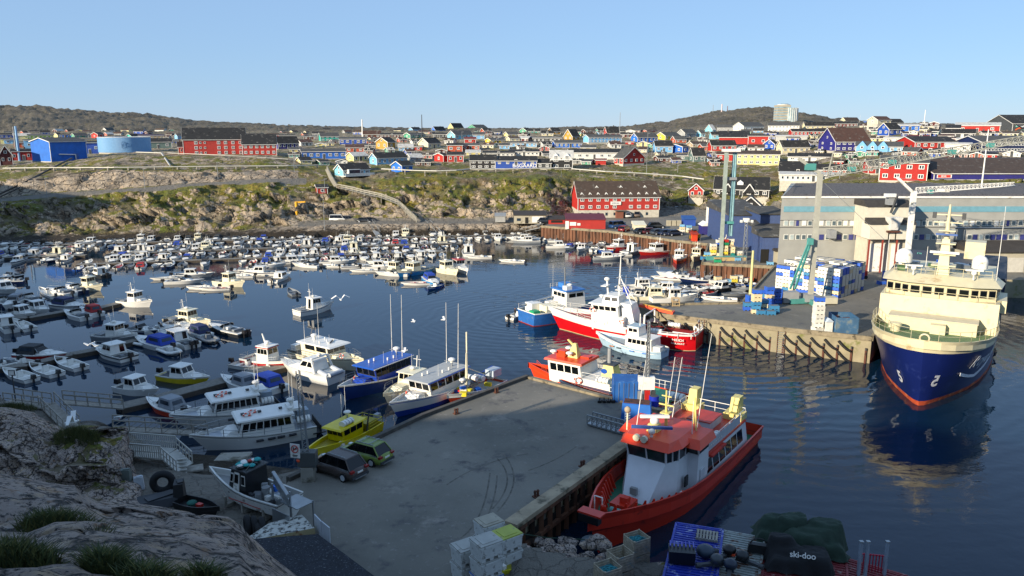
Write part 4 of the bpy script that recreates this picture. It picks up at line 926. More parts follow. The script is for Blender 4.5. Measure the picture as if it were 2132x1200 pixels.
for f in (.13,.32,.6,.78):b.box(tuple(Vector((.5,0,top))*(1-f)+tl*f),(1.,.5,.6),TEAL)
b.build('jib',c)
b=MB();a2=PD(1662,330,p.y);b.bar((0,0,top),(a2.x-p.x,0,a2.z-QZ),.3,.4,CRW);b.box(((a2.x-p.x)*.45,0,top+(a2.z-QZ-top)*.45),(1.4,.6,.9),TEAL);b.tube((a2.x-p.x,0,a2.z-QZ),tuple(tl*.33+Vector((0,0,1.5))),.03,GREY,4);b.bar((1,0,top-.4),(1.6,0,top+3.2),.12,.12,CRW);q=PD(1888,375,p.y);b.build('counter_arm',c)
b=MB();a3=PD(1650,602,p.y-2);a4=PD(1687,503,p.y-1)
for s_ in (-.35,.35):b.bar((a3.x-p.x+s_,-2,a3.z-QZ),(a4.x-p.x+s_*.4,-1,a4.z-QZ),.16,.3,TEAL)
for f in (.2,.45,.7):b.bar((a3.x-p.x+(a4.x-a3.x)*f-.35,-2+f,a3.z-QZ+(a4.z-a3.z)*f),(a3.x-p.x+(a4.x-a3.x)*(f+.15)+.3,-2+f,a3.z-QZ+(a4.z-a3.z)*(f+.15)),.1,.1,TEAL)
b.box((a4.x-p.x,-1,a4.z-QZ),(.7,.7,.9),TEAL);b.build('strut',c)
p=PZ(1511,541,QZ);c=thing('folded_crane','folded green and grey tower crane standing upright over the colourful tubs','crane',p);hz=PD(1507,318,p.y).z-QZ;b=MB()
b.box((-1.0,0,hz/2),(.62,.62,hz),mat('#9AA59B',.5,var=.2));b.build('mast',c);b=MB();a4=PD(1513,318,p.y); 
for s_ in (.0,1.0):b.tube((.9+s_*.5-.3,1,hz*.22),(1.0+s_*.4-.3,1,hz),.24,mat('#7DA3AA',.4,var=.2),8)
b.build('folded_jib',c);b=MB();b.box((0,.5,hz+.4),(3.2,1.6,.5),WHITE);b.box((0,.4,hz*.76),(2.6,.4,.5),GREY);b.box((0,.4,hz*.35),(2.4,.4,.5),TEAL);b.build('crane_head',c)
b=MB();b.box((0,0,.35),(8,.9,.7),TEAL,.1);b.box((.5,-1,.3),(6,.8,.6),mat('#B39B6A',.7));b.build('base',c)
p=PD(1886,560,124);p.z=QZ;c=thing('jib_crane','white mast crane with raised lattice jib standing behind the ship','crane',p);hz=PD(1888,398,124).z-QZ
b=MB();b.box((0,0,hz/2),(.7,.7,hz),WHITE);b.build('mast',c);b=MB();tip=PD(2112,384,124);lattice(b,(.3,0,hz),(tip.x-p.x,0,tip.z-QZ),.9,WHITE,24,.5);b.box((2.6,0,hz-.1),(.7,.7,.6),TEAL);b.box((4.7,0,hz+.1),(1.6,.8,.5),WHITE);b.build('jib',c)
b=MB();q=PD(1868,370,124);b.bar((0,0,hz-.4),(q.x-p.x,0,q.z-QZ),.35,.4,WHITE);b.tube((q.x-p.x,0,q.z-QZ),(7,0,hz+.6),.03,GREY,4);b.build('counter_arm',c)
p=PD(1890,600,112);p.z=QZ;c=thing('dock_derrick','small green and white lattice derrick with green tubs near the ship','crane',p);b=MB();lattice(b,(0,0,0),(1.2,0,7),.8,TEAL,8,.4);b.build('mast',c)
# lattice light masts, poles
def light_mast(u,vb,vt,label,d=None,w=.9,z=QZ,col=STEEL,lamps=3):
    p=PZ(u,vb,z) if d is None else PD(u,vb,d);H_=PD(u,vt,p.y).z-p.z;t=thing('light_mast',label,'light mast',p);b=MB()
    for i,j in ((-1,-1),(1,-1),(0,1)):b.tube((i*w/2,j*w/2,0),(i*w/4,j*w/4,H_),.06,col,4)
    n_=int(H_/w); 
    for i in range(n_):
        f0,f1=1-.5*i/n_,1-.5*(i+1)/n_;z0_,z1_=H_*i/n_,H_*(i+1)/n_;c3=[(-.5,-.5),(.5,-.5),(0,.5)]
        for j in range(3):a_,b_=c3[j],c3[(j+1)%3];b.tube((a_[0]*w*f0,a_[1]*w*f0,z0_),(b_[0]*w*f1,b_[1]*w*f1,z1_),.03,col,3)
    b.build('mast',t)
    if lamps:
        b=MB();b.box((0,0,H_+.1),(2.4,.5,.2),col);b.box((0,0,H_+.5),(1.,.7,.7),WHITE);b.build('platform',t)
        for i in range(lamps):MB().box((0,0,0),(.4,.35,.45),WHITE).build('lamp',t,(-1+i*2/(max(lamps-1,1)),-.3,H_+.3))
    return t
light_mast(1548,549,464,'blue grey lattice light mast on the tub quay',w=.9)
light_mast(1345,838,668,'slim lattice light mast at the end of the near quay',w=.35,lamps=0)
def pole(name,u,vb,vt,label,r=.08,col=GREY,d=None,cat='pole',g=None,z=None,top=None):
    p=PD(u,vb,d) if d else (PZ(u,vb,z) if z is not None else ground(u,vb));H_=PD(u,vt,p.y).z-p.z
    b=MB();b.tube((0,0,-.5),(0,0,H_),r,col,6,r*.6)
    if top:top(b,H_)
    o=b.build(name,None,p);tag(o,label,cat,g);return o
pole('flagpole',1561,634,522,'thick pale yellow post at the back edge of the right pier',.28,mat('#CFC98C',.5),z=QZ,cat='post')
pole('flagpole',2044,386,270,'tall white flagpole in front of the violet shop hall',.16,WHITE,d=150,cat='flagpole')
pole('flagpole',1168,400,355,'thin pole on the grassy slope left of the hotel',.07,d=245)
for i,(u,vb,vt) in enumerate([(98,410,371),(302,393,352),(454,370,338),(613,362,326),(614,340,318),(1411,358,333),(1346,362,278),(749,340,308),(868,330,284),(962,300,275),(1540,376,352),(1748,372,324),(676,480,400),(677,411,373),(786,308,273),(1357,330,307)]):
    pole('lamp_post',u,vb,vt,'%s thin grey lamp post from the left along the slope roads'%onum(sorted([98,302,454,613,614,1411,1346,749,868,962,1540,1748,676,677,786,1357]).index(u)),.09,cat='lamp post',g='lamp posts along the slope',d=(204 if (u,vb)==(676,480) else None),top=lambda b,H_:b.box((.3,0,H_),(.9,.15,.12),GREY))
pole('chimney_stack',755,285,249,'tall white chimney stack on the skyline',.55,WHITE,cat='chimney');pole('radio_mast',879,290,239,'dark thin radio mast on the skyline',.3,DGREY,cat='mast');pole('radio_mast',1290,283,234,'thin lattice radio mast on the skyline above the red gable',.22,GREY,cat='mast')
pole('radio_mast',1789,262,238,'thin mast on the roofs right of the tower hotel',.12,WHITE,cat='mast');pole('summit_cairn_mast',1924,258,229,'white mast on the grassy knoll at right',.2,WHITE,cat='mast')
pole('chimney_stack',41,335,263,'slim pale blue chimney stack left of the blue hall',.55,mat('#7FA9CF',.5),cat='chimney');pole('chimney_stack',36,335,264,'slim grey chimney stack beside the blue one',.3,GREY,cat='chimney')
for i,(u,c_) in enumerate([(1484,GREY),(1502,mat('#D8C0BC',.5)),(1514,mat('#7A5A5A',.5))]):
    pole('radio_mast',u,240,[219,217,221][i],['thin','white and red','dark red'][i]+' radio mast on the bare hill top',[.5,1.3,.9][i],c_,d=1250,cat='mast')
# pipelines
def pipe(pts,r,label,legs=True,name='pipeline',mt=None):
    b=MB();W3=[ground(u,v)+Vector((0,-.3,h)) for u,v,h in pts];b.path(W3,r,mt or mat('#C3C0B4',.5),6);b.path([w_+Vector((0,.5,0)) for w_ in W3],r,mt or mat('#C3C0B4',.5),6);t=thing(name,label,'pipeline');b.build('pipe',t)
    if legs:
        for a_,c_ in zip(W3[:-1],W3[1:]):
            n_=max(int((c_-a_).length/5),1)
            for i in range(n_):q=a_+(c_-a_)*((i+.5)/n_);MB().box((0,0,0),(.35,.5,1.6),CONC).build('pipe_support',t,(q.x,q.y+.2,q.z-.9))
pipe([(8,357,1),(100,356,1),(240,356,1.),(350,354.5,1),(470,353,1),(600,352,1),(680,350,1)],.16,'long pale pipeline running above the road cut at left');pipe([(285,323,1),(310,324,1),(337,325,1),(355,352,1)],.18,'white pipe bend coming down from the round tank',False)
pipe([(350,323,.7),(470,328,.7),(600,336,.7)],.1,'thin pipe in front of the red block',False)
pipe([(795,361,1.4),(860,365,1.5),(910,367,1.6),(950,365,1.5),(978,360,1.2),(1050,358.5,1),(1190,357,1.2)],.18,'pale pipeline across the grassy slope below the lettered building');pipe([(1190,358,1),(1260,365,1.2),(1340,369,1.2),(1420,375,1.2),(1465,381,1.2)],.2,'pipeline behind the red hotel towards the black house')
pipe([(0,408,.5),(60,380,.6),(130,345,.8),(150,336,1)],.22,'dark conveyor pipe climbing the slope at far left',False,mt=mat('#4A4640',.7));pipe([(0,414,.5),(80,378,.6),(200,360,.8)],.16,'second dark pipe climbing the slope at far left',False,mt=mat('#4A4640',.7))
# long wooden stairs on the cliff
def stairs(pts,label,w=1.3):
    t=thing('wooden_stairs',label,'stairs');b=MB();r=MB();L3=[ground(u,v)+Vector((0,-1.0,h)) for u,v,h in pts];ws=mat('#A39E90',.8)
    for a_,c_ in zip(L3[:-1],L3[1:]):
        d_=(c_-a_);n_=max(int(d_.length/.35),1)
        for i in range(n_):q=a_+d_*((i+.5)/n_);b.box(tuple(q),(.5 if abs(d_.x)>abs(d_.y) else w,w if abs(d_.x)>abs(d_.y) else .5,.07),ws)
        for o_ in (-.65,.65):
            off=Vector((0,o_,0))
            for h_ in (.5,1.0):r.bar(a_+off+Vector((0,0,h_)),c_+off+Vector((0,0,h_)),.07,.12,ws)
            for i in range(0,n_,5):q=a_+d_*((i+.5)/n_)+off;r.box((q.x,q.y,q.z+.4),(.1,.1,1.2),ws)
    b.build('treads',t);r.build('handrail',t);lg=MB()
    for i,a_ in enumerate(L3):lg.box((a_.x,a_.y,a_.z-1.5),(.15,.15,3),ws)
    lg.build('supports',t)
stairs([(683,358,.8),(692,378,.8),(703,397,1),(735,405,1.2),(760,413,1.4),(795,422,1.6),(830,437,1.8),(845,446,1.2),(868,463,.6)],'long weathered wooden stairs zigzagging down the cliff')
for (u0,v0,u1,v1,lb) in [(770,465,787,490,'left grey gangway from shore road to the pontoons'),(890,465,913,489,'right grey gangway from shore road to the pontoons'),(1128,474,1085,484,'gangway near the left end of the sheet pile wall'),(1196,478,1170,496,'gangway down the sheet pile wall by the red shed'),(1507,549,1470,580,'steep grey gangway down the sheet pile wall by the folded crane'),(1645,560,1585,607,'steep wooden gangway behind the blue tub stacks')]:
    a_=PZ(u0,v0,2.7 if v0>470 else 2.4);c_=PZ(u1,v1,.5);t=thing('gangway',lb,'gangway');b=MB();b.bar(a_,c_,1.3,.15,GREY);b.build('walkway',t);b=MB()
    d_=(c_-a_);s_=d_.cross(Vector((0,0,1))).normalized()*.65
    for sg in (-1,1):
        b.bar(a_+s_*sg+Vector((0,0,1)),c_+s_*sg+Vector((0,0,1)),.06,.08,GREY)
        for i in range(8):q=a_+d_*((i+.5)/8)+s_*sg;b.box((q.x,q.y,q.z+.5),(.06,.06,1),GREY)
    b.build('handrail',t)
# yellow jib post on a concrete block at the left shore
p=PZ(620,479,0);p.z=1.;t=thing('slewing_crane','yellow slewing jib post on a concrete block at the shore','crane',p);k=mpp(p.y,475);b=MB();b.box((0,0,.3),(16*k,2.5,14*k),CONC);b.build('block',t);YE=mat('#D9A21B',.5);b=MB();b.tube((0,0,1),(0,0,51*k),.42,YE,10);b.build('post',t);b=MB();b.bar((-.3,0,50*k),(19*k,0,51*k),.3,.4,YE);b.build('arm',t)
# ---------------------------------------------------------------- fish tubs
TC={'white':mat('#DCD9CC',.5,var=.06),'blue':mat('#2F5FC0',.5,var=.1),'steel blue':mat('#3B7DA8',.5,var=.1),'cream':mat('#DCC9A0',.5,var=.06),'yellow':mat('#D9C640',.5),'green':mat('#239A68',.5),'orange':mat('#D0502A',.5),'light blue':mat('#6FA5C8',.5),'red':mat('#B83028',.5),'teal':mat('#1F8078',.5)}
TBM={}
def tub_mesh(c,h=.56,lid=False):
    if (c,h,lid) in TBM:return TBM[(c,h,lid)]
    m=MB();mt=TC[c];x,y=1.18,1.0;m.box((0,0,h*.56),(x*.96,y*.96,h*.72),mt,0,1.03,1.03);m.box((0,0,h*.93),(x,y,h*.1),mt)
    for sx in (-.42,0,.42):m.box((sx*x,0,h*.1),(.2,y*.9,h*.2),mt)
    if not lid:m.box((0,0,h*.985),(x*.84,y*.84,.012),mat('#6B6F70',.8) if c!='green' else DGREY)
    TBM[(c,h,lid)]=m.mesh('fish_tub');return TBM[(c,h,lid)]
NT=[0]
def tub(c,loc,rz,label,h=.56,grp='fish tubs stacked on the quays',lid=False):
    o=bpy.data.objects.new('fish_tub',tub_mesh(c,h,lid));sc.collection.objects.link(o);o.location=loc;o.rotation_euler=(0,0,rz);tag(o,label,'fish tub',grp);NT[0]+=1;return o
r3=random.Random(11)
A0=PZ(1613,603,QZ);A1=PZ(1743,623,QZ);ud=(A1-A0);ud.z=0;nW=9;ud.normalize();vd=Vector((-ud.y,ud.x,0));az=math.atan2(ud.y,ud.x)
wl=(A1-A0).length/nW;nD=8;nH=8
for i in range(nW):
    for j in range(nD):
        hs=nH-(1 if r3.random()<.3 else 0)-(1 if (i<2 and j<2) else 0)
        for k in range(hs):
            if not (j==0 or i==nW-1 or k==hs-1):continue
            c=r3.choices(['white','cream','blue','steel blue'],[.68,.1,.17,.05])[0]
            q=A0+ud*(wl*(i+.5))+vd*(1.25*(j+.5)+.02*r3.random())
            tub(c,(q.x,q.y,QZ+k*.56),az,'%s tub, %s up, %s column, %s rank of the big tub stack'%(c,onum(k),onum(i),onum(j)))
for lb,u,v,cs in [('lone stack left of the blue skip',1701,690,['white']*7+['blue']),('stack standing right of the big stack back',1573,652,['cream','steel blue','steel blue','cream','cream','blue']),
                     ('low stack at the pier corner',1556,646,['blue','steel blue']),('pile behind the pier corner',1562,638,['blue','blue','blue']),('middle blue pile',1588,648,['steel blue','cream','steel blue']),('front low blue pair',1583,654,['steel blue']),('rightmost front blue tubs',1611,652,['steel blue','steel blue']),('front right single tub',1604,655,['steel blue']),
                     ('rear blue pile by the big stack',1600,636,['blue','blue','cream','blue','blue']),('second rear blue pile',1617,632,['blue','blue','blue','blue']),('third rear blue pile',1586,634,['blue','blue','steel blue','blue']),('green stack by the tower',1839,556,['green','green','green']),('green pile beside the tower door',1855,556,['cream','green','green','cream','green']),('right green pile by the tower',1871,552,['green','green','green']),('green pile under the radome',1896,556,['cream','green','green','green']),('left green tubs by the forklift',1795,559,['green']),('teal tub by the forklift',1803,560,['green']),
                     ('blue pile by the ship',1846,585,['blue','blue','blue']),('grey blue pile by the ship',1835,592,['blue']),
                     ('white pile by the annex',1598,540,['white','white','white']),('blue tub by the annex',1603,551,['light blue']),('white pile under the blue shed',1608,537,['white','white'])]:
    p=PZ(u,v,QZ)
    for k,c in enumerate(cs):
        tub(c,(p.x,p.y,QZ+k*.55),r3.uniform(-.2,.3),'%s tub, %s up, %s'%(c,onum(k),lb))
# colourful tub heap at the folded crane
k=0
for (u,v,cs) in [(1484,533,['cream','yellow','cream','white']),(1496,531,['cream','cream','white','blue','white']),(1508,530,['yellow','cream','cream','green','red']),(1520,529,['cream','white','cream','cream','white']),(1472,538,['yellow','light blue']),(1486,541,['yellow']),(1498,540,['yellow','cream']),(1528,533,['teal','cream','cream']),(1540,535,['cream','white']),(1535,543,['light blue']),(1466,541,['steel blue']),(1494,547,['green']),(1516,512,['cream','yellow','cream','white']),(1528,512,['cream','cream','cream']),(1502,514,['white','cream','white']),(1524,520,['teal']),(1420,483,['white','cream','light blue']),(1434,485,['cream','white','light blue']),(1408,488,['white','cream']),(1443,492,['cream','cream'])]:
    p=PZ(u,v,QZ);k+=1
    for j,c in enumerate(cs):tub(c,(p.x,p.y,QZ+j*.62),r3.uniform(-.3,.3),'%s tub, %s up, %s pile of the colourful heap'%(c,onum(j),onum(k-1)),.62)
# things in the yard
p=PZ(1722,690,QZ);t=thing('hut_box','small white gabled box hut beside the blue open skip','hut',p,.1);b=MB();b.box((0,0,.65),(.9,.9,1.3),WHITE);b.build('wall',t);b=MB();b.ext([(-.55,1.3),(.55,1.3),(0,1.75)],-.55,.55,mat('#B8C4D0',.5));b.build('roof',t)
p=PZ(1754,688,QZ);t=thing('open_skip','open blue steel skip with rusty scrap inside on the pier','skip',p,-.1);sb=mat('#3A6488',.6,var=.25,scale=1,dirt=('#6B7A80',.3,1),kind='corr',name='skip_steel');b=MB()
for c_,d_ in (((0,-1.6,1),(2.6,.1,2)),((0,1.6,1),(2.6,.1,2)),((-1.3,0,1),(.1,3.3,2)),((1.3,0,1),(.1,3.3,2)),((0,0,.1),(2.6,3.2,.2))):b.box(c_,d_,sb)
b.build('body',t);b=MB()
for i in range(14):b.box((rnd.uniform(-.9,.9),rnd.uniform(-1.2,1.2),1.2+rnd.uniform(0,.4)),(rnd.uniform(.3,.9),rnd.uniform(.3,.9),.2),rnd.choice([RUST,mat('#8A4B35',.7),DGREY]),rnd.uniform(0,3))
b.build('scrap',t)
def forklift(u,v,label,col,rz=0.):
    p=PZ(u,v,QZ);t=thing('forklift',label,'forklift',p,rz);b=MB();b.box((0,0,.7),(2.2,1.2,.8),col);b.box((.9,0,1.),(.6,1.1,.7),col);b.build('body',t);b=MB()
    for x in (-.6,.6):
        for y in (-.5,.5):b.box((x,y,1.7),(.08,.08,1.3),DGREY)
    b.box((0,0,2.35),(1.4,1.2,.08),DGREY);b.build('cage',t);b=MB();b.box((-1.25,-.35,1.4),(.12,.12,2.8),DGREY);b.box((-1.25,.35,1.4),(.12,.12,2.8),DGREY);b.box((-1.8,-.3,.15),(1.1,.12,.06),STEEL);b.box((-1.8,.3,.15),(1.1,.12,.06),STEEL);b.build('fork_mast',t)
    for x in (-.8,.8):
        for y in (-.6,.6):w_=MB();w_.tube((0,-.12,0),(0,.12,0),.33,BLACK,10);w_.build('wheel',t,(x,y,.33))
forklift(1789,581,'red and blue forklift right of the big tub stack',REDP,.4);forklift(1568,503,'orange wheeled loader by the blue sheds',ORANGE,2.8);forklift(1577,537,'dark forklift carrying frames beside the sheds',DGREY,1.5);forklift(1446,500,'yellow forklift behind the orange skip',YE,.2)

TM_=mat('#545149',.85,var=.3,scale=2,dirt=('#66625A',.6,1.5),name='tyre_mark');m=MB()
for c0_,c1_,c2_ in (((1025,1060),(1082,1000),(1035,955)),((1035,1066),(1096,1002),(1050,948)),((960,1120),(1010,1085),(1020,985)),((1100,980),(1160,960),(1200,930)),((975,1128),(1030,1080),(1035,990)),((930,1010),(1000,960),(1100,945))):
    pts=[]
    for i in range(17):f=i/16;u=(1-f)**2*c0_[0]+2*f*(1-f)*c1_[0]+f*f*c2_[0];v=(1-f)**2*c0_[1]+2*f*(1-f)*c1_[1]+f*f*c2_[1];pts.append(PZ(u,v,QZ+.004))
    for a_,b_ in zip(pts[:-1],pts[1:]):d_=(b_-a_).normalized();s_=Vector((-d_.y,d_.x,0))*.06;m.quad(a_-s_,b_-s_,b_+s_,a_+s_,TM_)
tag(m.build('tyre_marks'),None,kind='structure')

# ---------------------------------------------------------------- cars
TY=mat('#121214',.8);RIM=mat('#C5C8CB',.35,.2);CG=mat('#0B0E12',.08);LR=mat('#8A1410',.3);LW=mat('#C9CDD0',.2)
def car(col,label,loc,rz,kind='suv',detail=False,name='parked_car',grp='cars parked around the harbour'):
    L,W,Hb,Ht={'suv':(4.6,1.85,.95,1.68),'hatch':(4.3,1.78,.92,1.58),'wagon':(4.6,1.8,.88,1.45),'van':(5.0,1.95,1.1,2.0)}[kind]
    pm=mat(col,.3,var=.05,name='car_paint');t=thing(name,label,'car',loc,rz,grp);m=MB()
    # lofted body: stations along x, each a section
    st=[(-L/2,.45,.72,.80),(-L/2+.12,.30,Hb-.02,.92),(-L/4,.24,Hb+.03,1.),(0,.24,Hb,1.),(L/4-.05,.24,Hb-.02,1.),(L/2-.45,.26,Hb-.17,.95),(L/2-.1,.32,Hb-.34,.84),(L/2,.42,.6,.74)]
    P=[]
    for x,zb,zt_,k in st:
        w=W/2*k;P+=[(x,-w*.96,zb),(x,-w,(zb+zt_)/2),(x,-w*.93,zt_),(x,0,zt_+.04),(x,w*.93,zt_),(x,w,(zb+zt_)/2),(x,w*.96,zb)]
    F=[]
    for i in range(len(st)-1):
        for j in range(7):a=i*7+j;b_=i*7+(j+1)%7;F.append((a,b_,b_+7,a+7))
    F+=[tuple(range(6,-1,-1)),tuple(range((len(st)-1)*7,len(st)*7))];m.add(P,F,pm,True);m.build('body',t)
    # greenhouse
    xr0,xr1,xt0,xt1=-L/2+.2,L/4-.0,-L/2+.75 if kind!='van' else-L/2+.25,.45 if kind!='van' else .9;wb,wt_=W/2*.9,W/2*.72;z0,z1=Hb-.03,Ht-.05
    b8=[(xr0,-wb,z0),(xr1+.35,-wb,z0-.06),(xr1+.35,wb,z0-.06),(xr0,wb,z0),(xt0,-wt_,z1),(xt1,-wt_,z1),(xt1,wt_,z1),(xt0,wt_,z1)]
    m=MB();m.hexa(b8,CG);m.build('windows',t);m=MB();m.box(((xt0+xt1)/2,0,z1+.03),(xt1-xt0+.08,wt_*2+.04,.07),pm,0,.96,.9)
    for a,b_ in ((0,4),(1,5),(2,6),(3,7)):m.bar(b8[a],b8[b_],.08,.07,pm)
    for s in (0,3):
        for f in (.36,.66):a=Vector(b8[s])*(1-f)+Vector(b8[s+1 if s==0 else 2])*f;c=Vector(b8[s+4])*(1-f)+Vector(b8[5 if s==0 else 6])*f;m.bar(a,c,.05,.06,BLACK)
    m.build('roof',t)
    for y in (-1,1):m=MB();m.bar((xr0+.15,y*(wb+.02),z0+.02),(xr1+.25,y*(wb+.02),z0-.02),.03,.05,STEEL);m.build('window_trim',t)
    if kind in ('suv','hatch'):
        m=MB()
        for y in (-wt_+.08,wt_-.08):m.bar((xt0+.1,y,z1+.12),(xt1-.1,y,z1+.12),.04,.05,STEEL)
        if kind=='hatch':m.bar((xt0+.5,-wt_,z1+.15),(xt0+.5,wt_,z1+.15),.05,.04,STEEL);m.bar((xt1-.4,-wt_,z1+.15),(xt1-.4,wt_,z1+.15),.05,.04,STEEL)
        m.build('roof_rail',t)
    for x in (-L/2+.85,L/2-.85):
        for y in (-W/2+.08,W/2-.08):
            w=MB();s=1 if y>0 else-1;w.tube((0,-.1,0),(0,.1,0),.34,TY,16);w.tube((0,s*.1,0),(0,s*.115,0),.22,RIM,12);w.build('wheel',t,(x,y,.34))
    if detail:
        for y in (-W/2+.22,W/2-.22):
            m=MB();m.box((0,0,0),(.22,.34,.16),LR);m.build('tail_light',t,(-L/2+.1,y,Hb-.08));m=MB();m.box((0,0,0),(.25,.32,.14),LW);m.build('headlight',t,(L/2-.18,y*.88,.66)); 
        MB().box((0,0,0),(.05,.52,.12),WHITE).build('licence_plate',t,(-L/2-.0,0,.72));m=MB();m.box((0,0,0),(.12,W*.86,.2),DGREY);m.box((-.03,0,-.08),(.1,W*.6,.08),STEEL);m.build('bumper',t,(-L/2-.02,0,.42))
        for y in (-W/2-.06,W/2+.06):MB().box((0,0,0),(.16,.2,.13),pm).build('wing_mirror',t,(L/4-.15,y,Hb+.03))
    return t
def car_at(col,label,u,v,rzd,**k):p=PZ(u,v,k.pop('z',QZ));return car(col,label,p,R(rzd),**k)
car_at('#4A403C','dark brown SUV parked by the lattice mast on the near quay',704,985,146,kind='suv',detail=True)
car_at('#76893C','lime green hatchback with roof bars parked right of the dark SUV',761,957,150,kind='hatch',detail=True)
for i,(u,v,c,rz,k) in enumerate([(1288,453,'#B8B8B4',95,'suv'),(1305,453,'#C9C9C4',95,'wagon'),(1323,452,'#6E6258',95,'suv'),(1338,451,'#3C3B38',95,'suv'),(1366,476,'#2B2D2C',10,'suv'),(1338,487,'#20262C',25,'wagon'),(1353,487,'#4A1A22',25,'wagon'),(1372,489,'#3C434B',25,'wagon'),(1389,490,'#1E2A45',25,'wagon'),(1404,491,'#1A2238',25,'wagon'),(1287,476,'#22406A',30,'van'),(1300,482,'#7A1B22',60,'wagon'),(1415,441,'#D6D6D0',5,'suv'),(1481,444,'#23262A',10,'wagon'),(1593,516,'#D5D3CB',175,'suv'),(1136,466,'#20242A',0,'suv'),
                                            (705,462,'#D8D8D2',0,'van'),(727,462,'#23262A',0,'suv'),(760,464,'#2A2B2E',0,'wagon'),(770,463,'#3B3A38',5,'wagon')]):
    lab={'#D6D6D0':'white','#D5D3CB':'white','#D8D8D2':'white','#B8B8B4':'silver','#C9C9C4':'light silver'}.get(c,{'#6E':'brown','#4A':'maroon','#7A':'red','#22':'blue','#1E':'navy','#1A':'navy'}.get(c[:3],'dark'))
    where='below the hotel basement' if i<4 else ('in the quay parking row' if i<10 else ('by the red shed' if i<12 else ('on the road behind the parking lot' if i<14 else ('beside the front blue shed' if i==14 else ('by the pale concrete shed' if i==15 else 'on the shore road below the cliff')))))
    car_at(c,'%s %s parked %s, number %s from its left'%(lab,{'suv':'off-road car','wagon':'estate car','van':'van'}[k],where,onum(i)),u,v,rz,kind=k,z=(QZ if u>1000 else 2.45))
for t in ALL:
    if t.get('category')=='car' and 'number' in t['label']:t['label']=t['label'].split(', number')[0]
dedupe([t for t in ALL if t.get('category')=='car'],lambda l,i,n,t:l+', %s from left'%onum(i))

# ---------------------------------------------------------------- boats: local +x = bow, z = 0 waterline
BT_W=mat('#E2E0D8',.3,var=.05,scale=.7);RUB=mat('#1B1D20',.5);DECK=mat('#B9B8AE',.6,var=.1);OUTB=mat('#17181B',.35);FEND=mat('#20242A',.6)
def hull(m,L,B,fb,fbow,rows,deck=None,draft=.35,rake=.6,tail=.9,t0=.45,p=2.0,inset=0.,wl=.86,thick=.08,n=14,flare=0.,gun=None,round_=0.,blunt=1.):
    """rows: list of (height fraction 0..1 between water and sheer, material above this line)"""
    ts_=[0,.04,.12,.22,.34,.45,.56,.66,.75,.83,.89,.94,.975,.992,1.] if n==14 else [i/(n-1) for i in range(n)]
    def bd(t): 
        b_=B/2*(1-max(0,(t-t0)/(1-t0))**p)**blunt;b_*=tail+(1-tail)*min(1,t/.3)
        if round_ and t<.12:b_*=1-round_*(1-t/.12)**2
        return b_
    def sh(t):return fb+(fbow-fb)*max(0,t-.15)**2/.72
    fr=[-1]+[0]+[r[0] for r in rows if r[0]>0]+[1]
    ms=[rows[0][1]]+[r[1] for r in rows]
    P=[];cols=[]
    for t in ts_:
        h=sh(t);c=[]
        for f in fr:
            z=-draft if f<0 else h*f;k=.35 if f<0 else wl+(1-wl)*f;k-=(1-k)*.0
            kk=k-(.5+flare)*(1-max(f,0))*max(0,(t-.5)/.5)**2*.8;kk=max(kk,.02)
            x=(t-.5)*L+rake*(max(f,0)-.0)*max(0,(t-.55)/.45)**1.5-(rake*.3 if f<0 else 0)*max(0,(t-.55)/.45)**1.5
            c.append((x,bd(t)*kk,z))
        cols.append(c)
    nf=len(fr)
    for s_ in (1,-1):
        for j in range(nf-1):
            V=[]
            for c in cols:V+=[(c[j][0],s_*c[j][1],c[j][2]),(c[j+1][0],s_*c[j+1][1],c[j+1][2])]
            if callable(ms[j]):
                for i in range(len(cols)-1):m.add(V[2*i:2*i+4],[(0,2,3,1)],ms[j]((ts_[i]+ts_[i+1])/2),True)
            else:m.add(V,[(2*i,2*i+2,2*i+3,2*i+1) for i in range(len(cols)-1)],ms[j],True)
    ms=[q(0.) if callable(q) else q for q in ms]
    for j in range(nf-1):a,b_=cols[0][j],cols[0][j+1];m.quad((a[0],-a[1],a[2]),(a[0],a[1],a[2]),(b_[0],b_[1],b_[2]),(b_[0],-b_[1],b_[2]),ms[j])
    top=[(c[-1][0],c[-1][1],c[-1][2]) for c in cols]
    if deck:
        g=gun or ms[-1];ii=[(x,max(y-thick,0),z) for x,y,z in top];ins=inset
        for s_ in (1,-1):
            V=[]
            for a,b_ in zip(top,ii):V+=[(a[0],s_*a[1],a[2]),(b_[0],s_*b_[1],b_[2]),(b_[0],s_*b_[1],b_[2]-ins)]
            k_=len(top);m.add(V,[(3*i,3*i+3,3*i+4,3*i+1) for i in range(k_-1)],g)
            m.add(V,[(3*i+1,3*i+4,3*i+5,3*i+2) for i in range(k_-1)],g)
        V=[]
        for b_ in ii:V+=[(b_[0],-b_[1],b_[2]-ins),(b_[0],b_[1],b_[2]-ins)]
        m.add(V,[(2*i,2*i+2,2*i+3,2*i+1) for i in range(len(ii)-1)],deck)
    return bd,sh,lambda t:(t-.5)*L
def frus(x0,x1,w,z0,x0t,x1t,wt,z1):
    return [(x0,-w/2,z0),(x1,-w/2,z0),(x1,w/2,z0),(x0,w/2,z0),(x0t,-wt/2,z1),(x1t,-wt/2,z1),(x1t,wt/2,z1),(x0t,wt/2,z1)]
def faces(f):return dict(right=[f[0],f[1],f[5],f[4]],front=[f[1],f[2],f[6],f[5]],left=[f[2],f[3],f[7],f[6]],back=[f[3],f[0],f[4],f[7]])
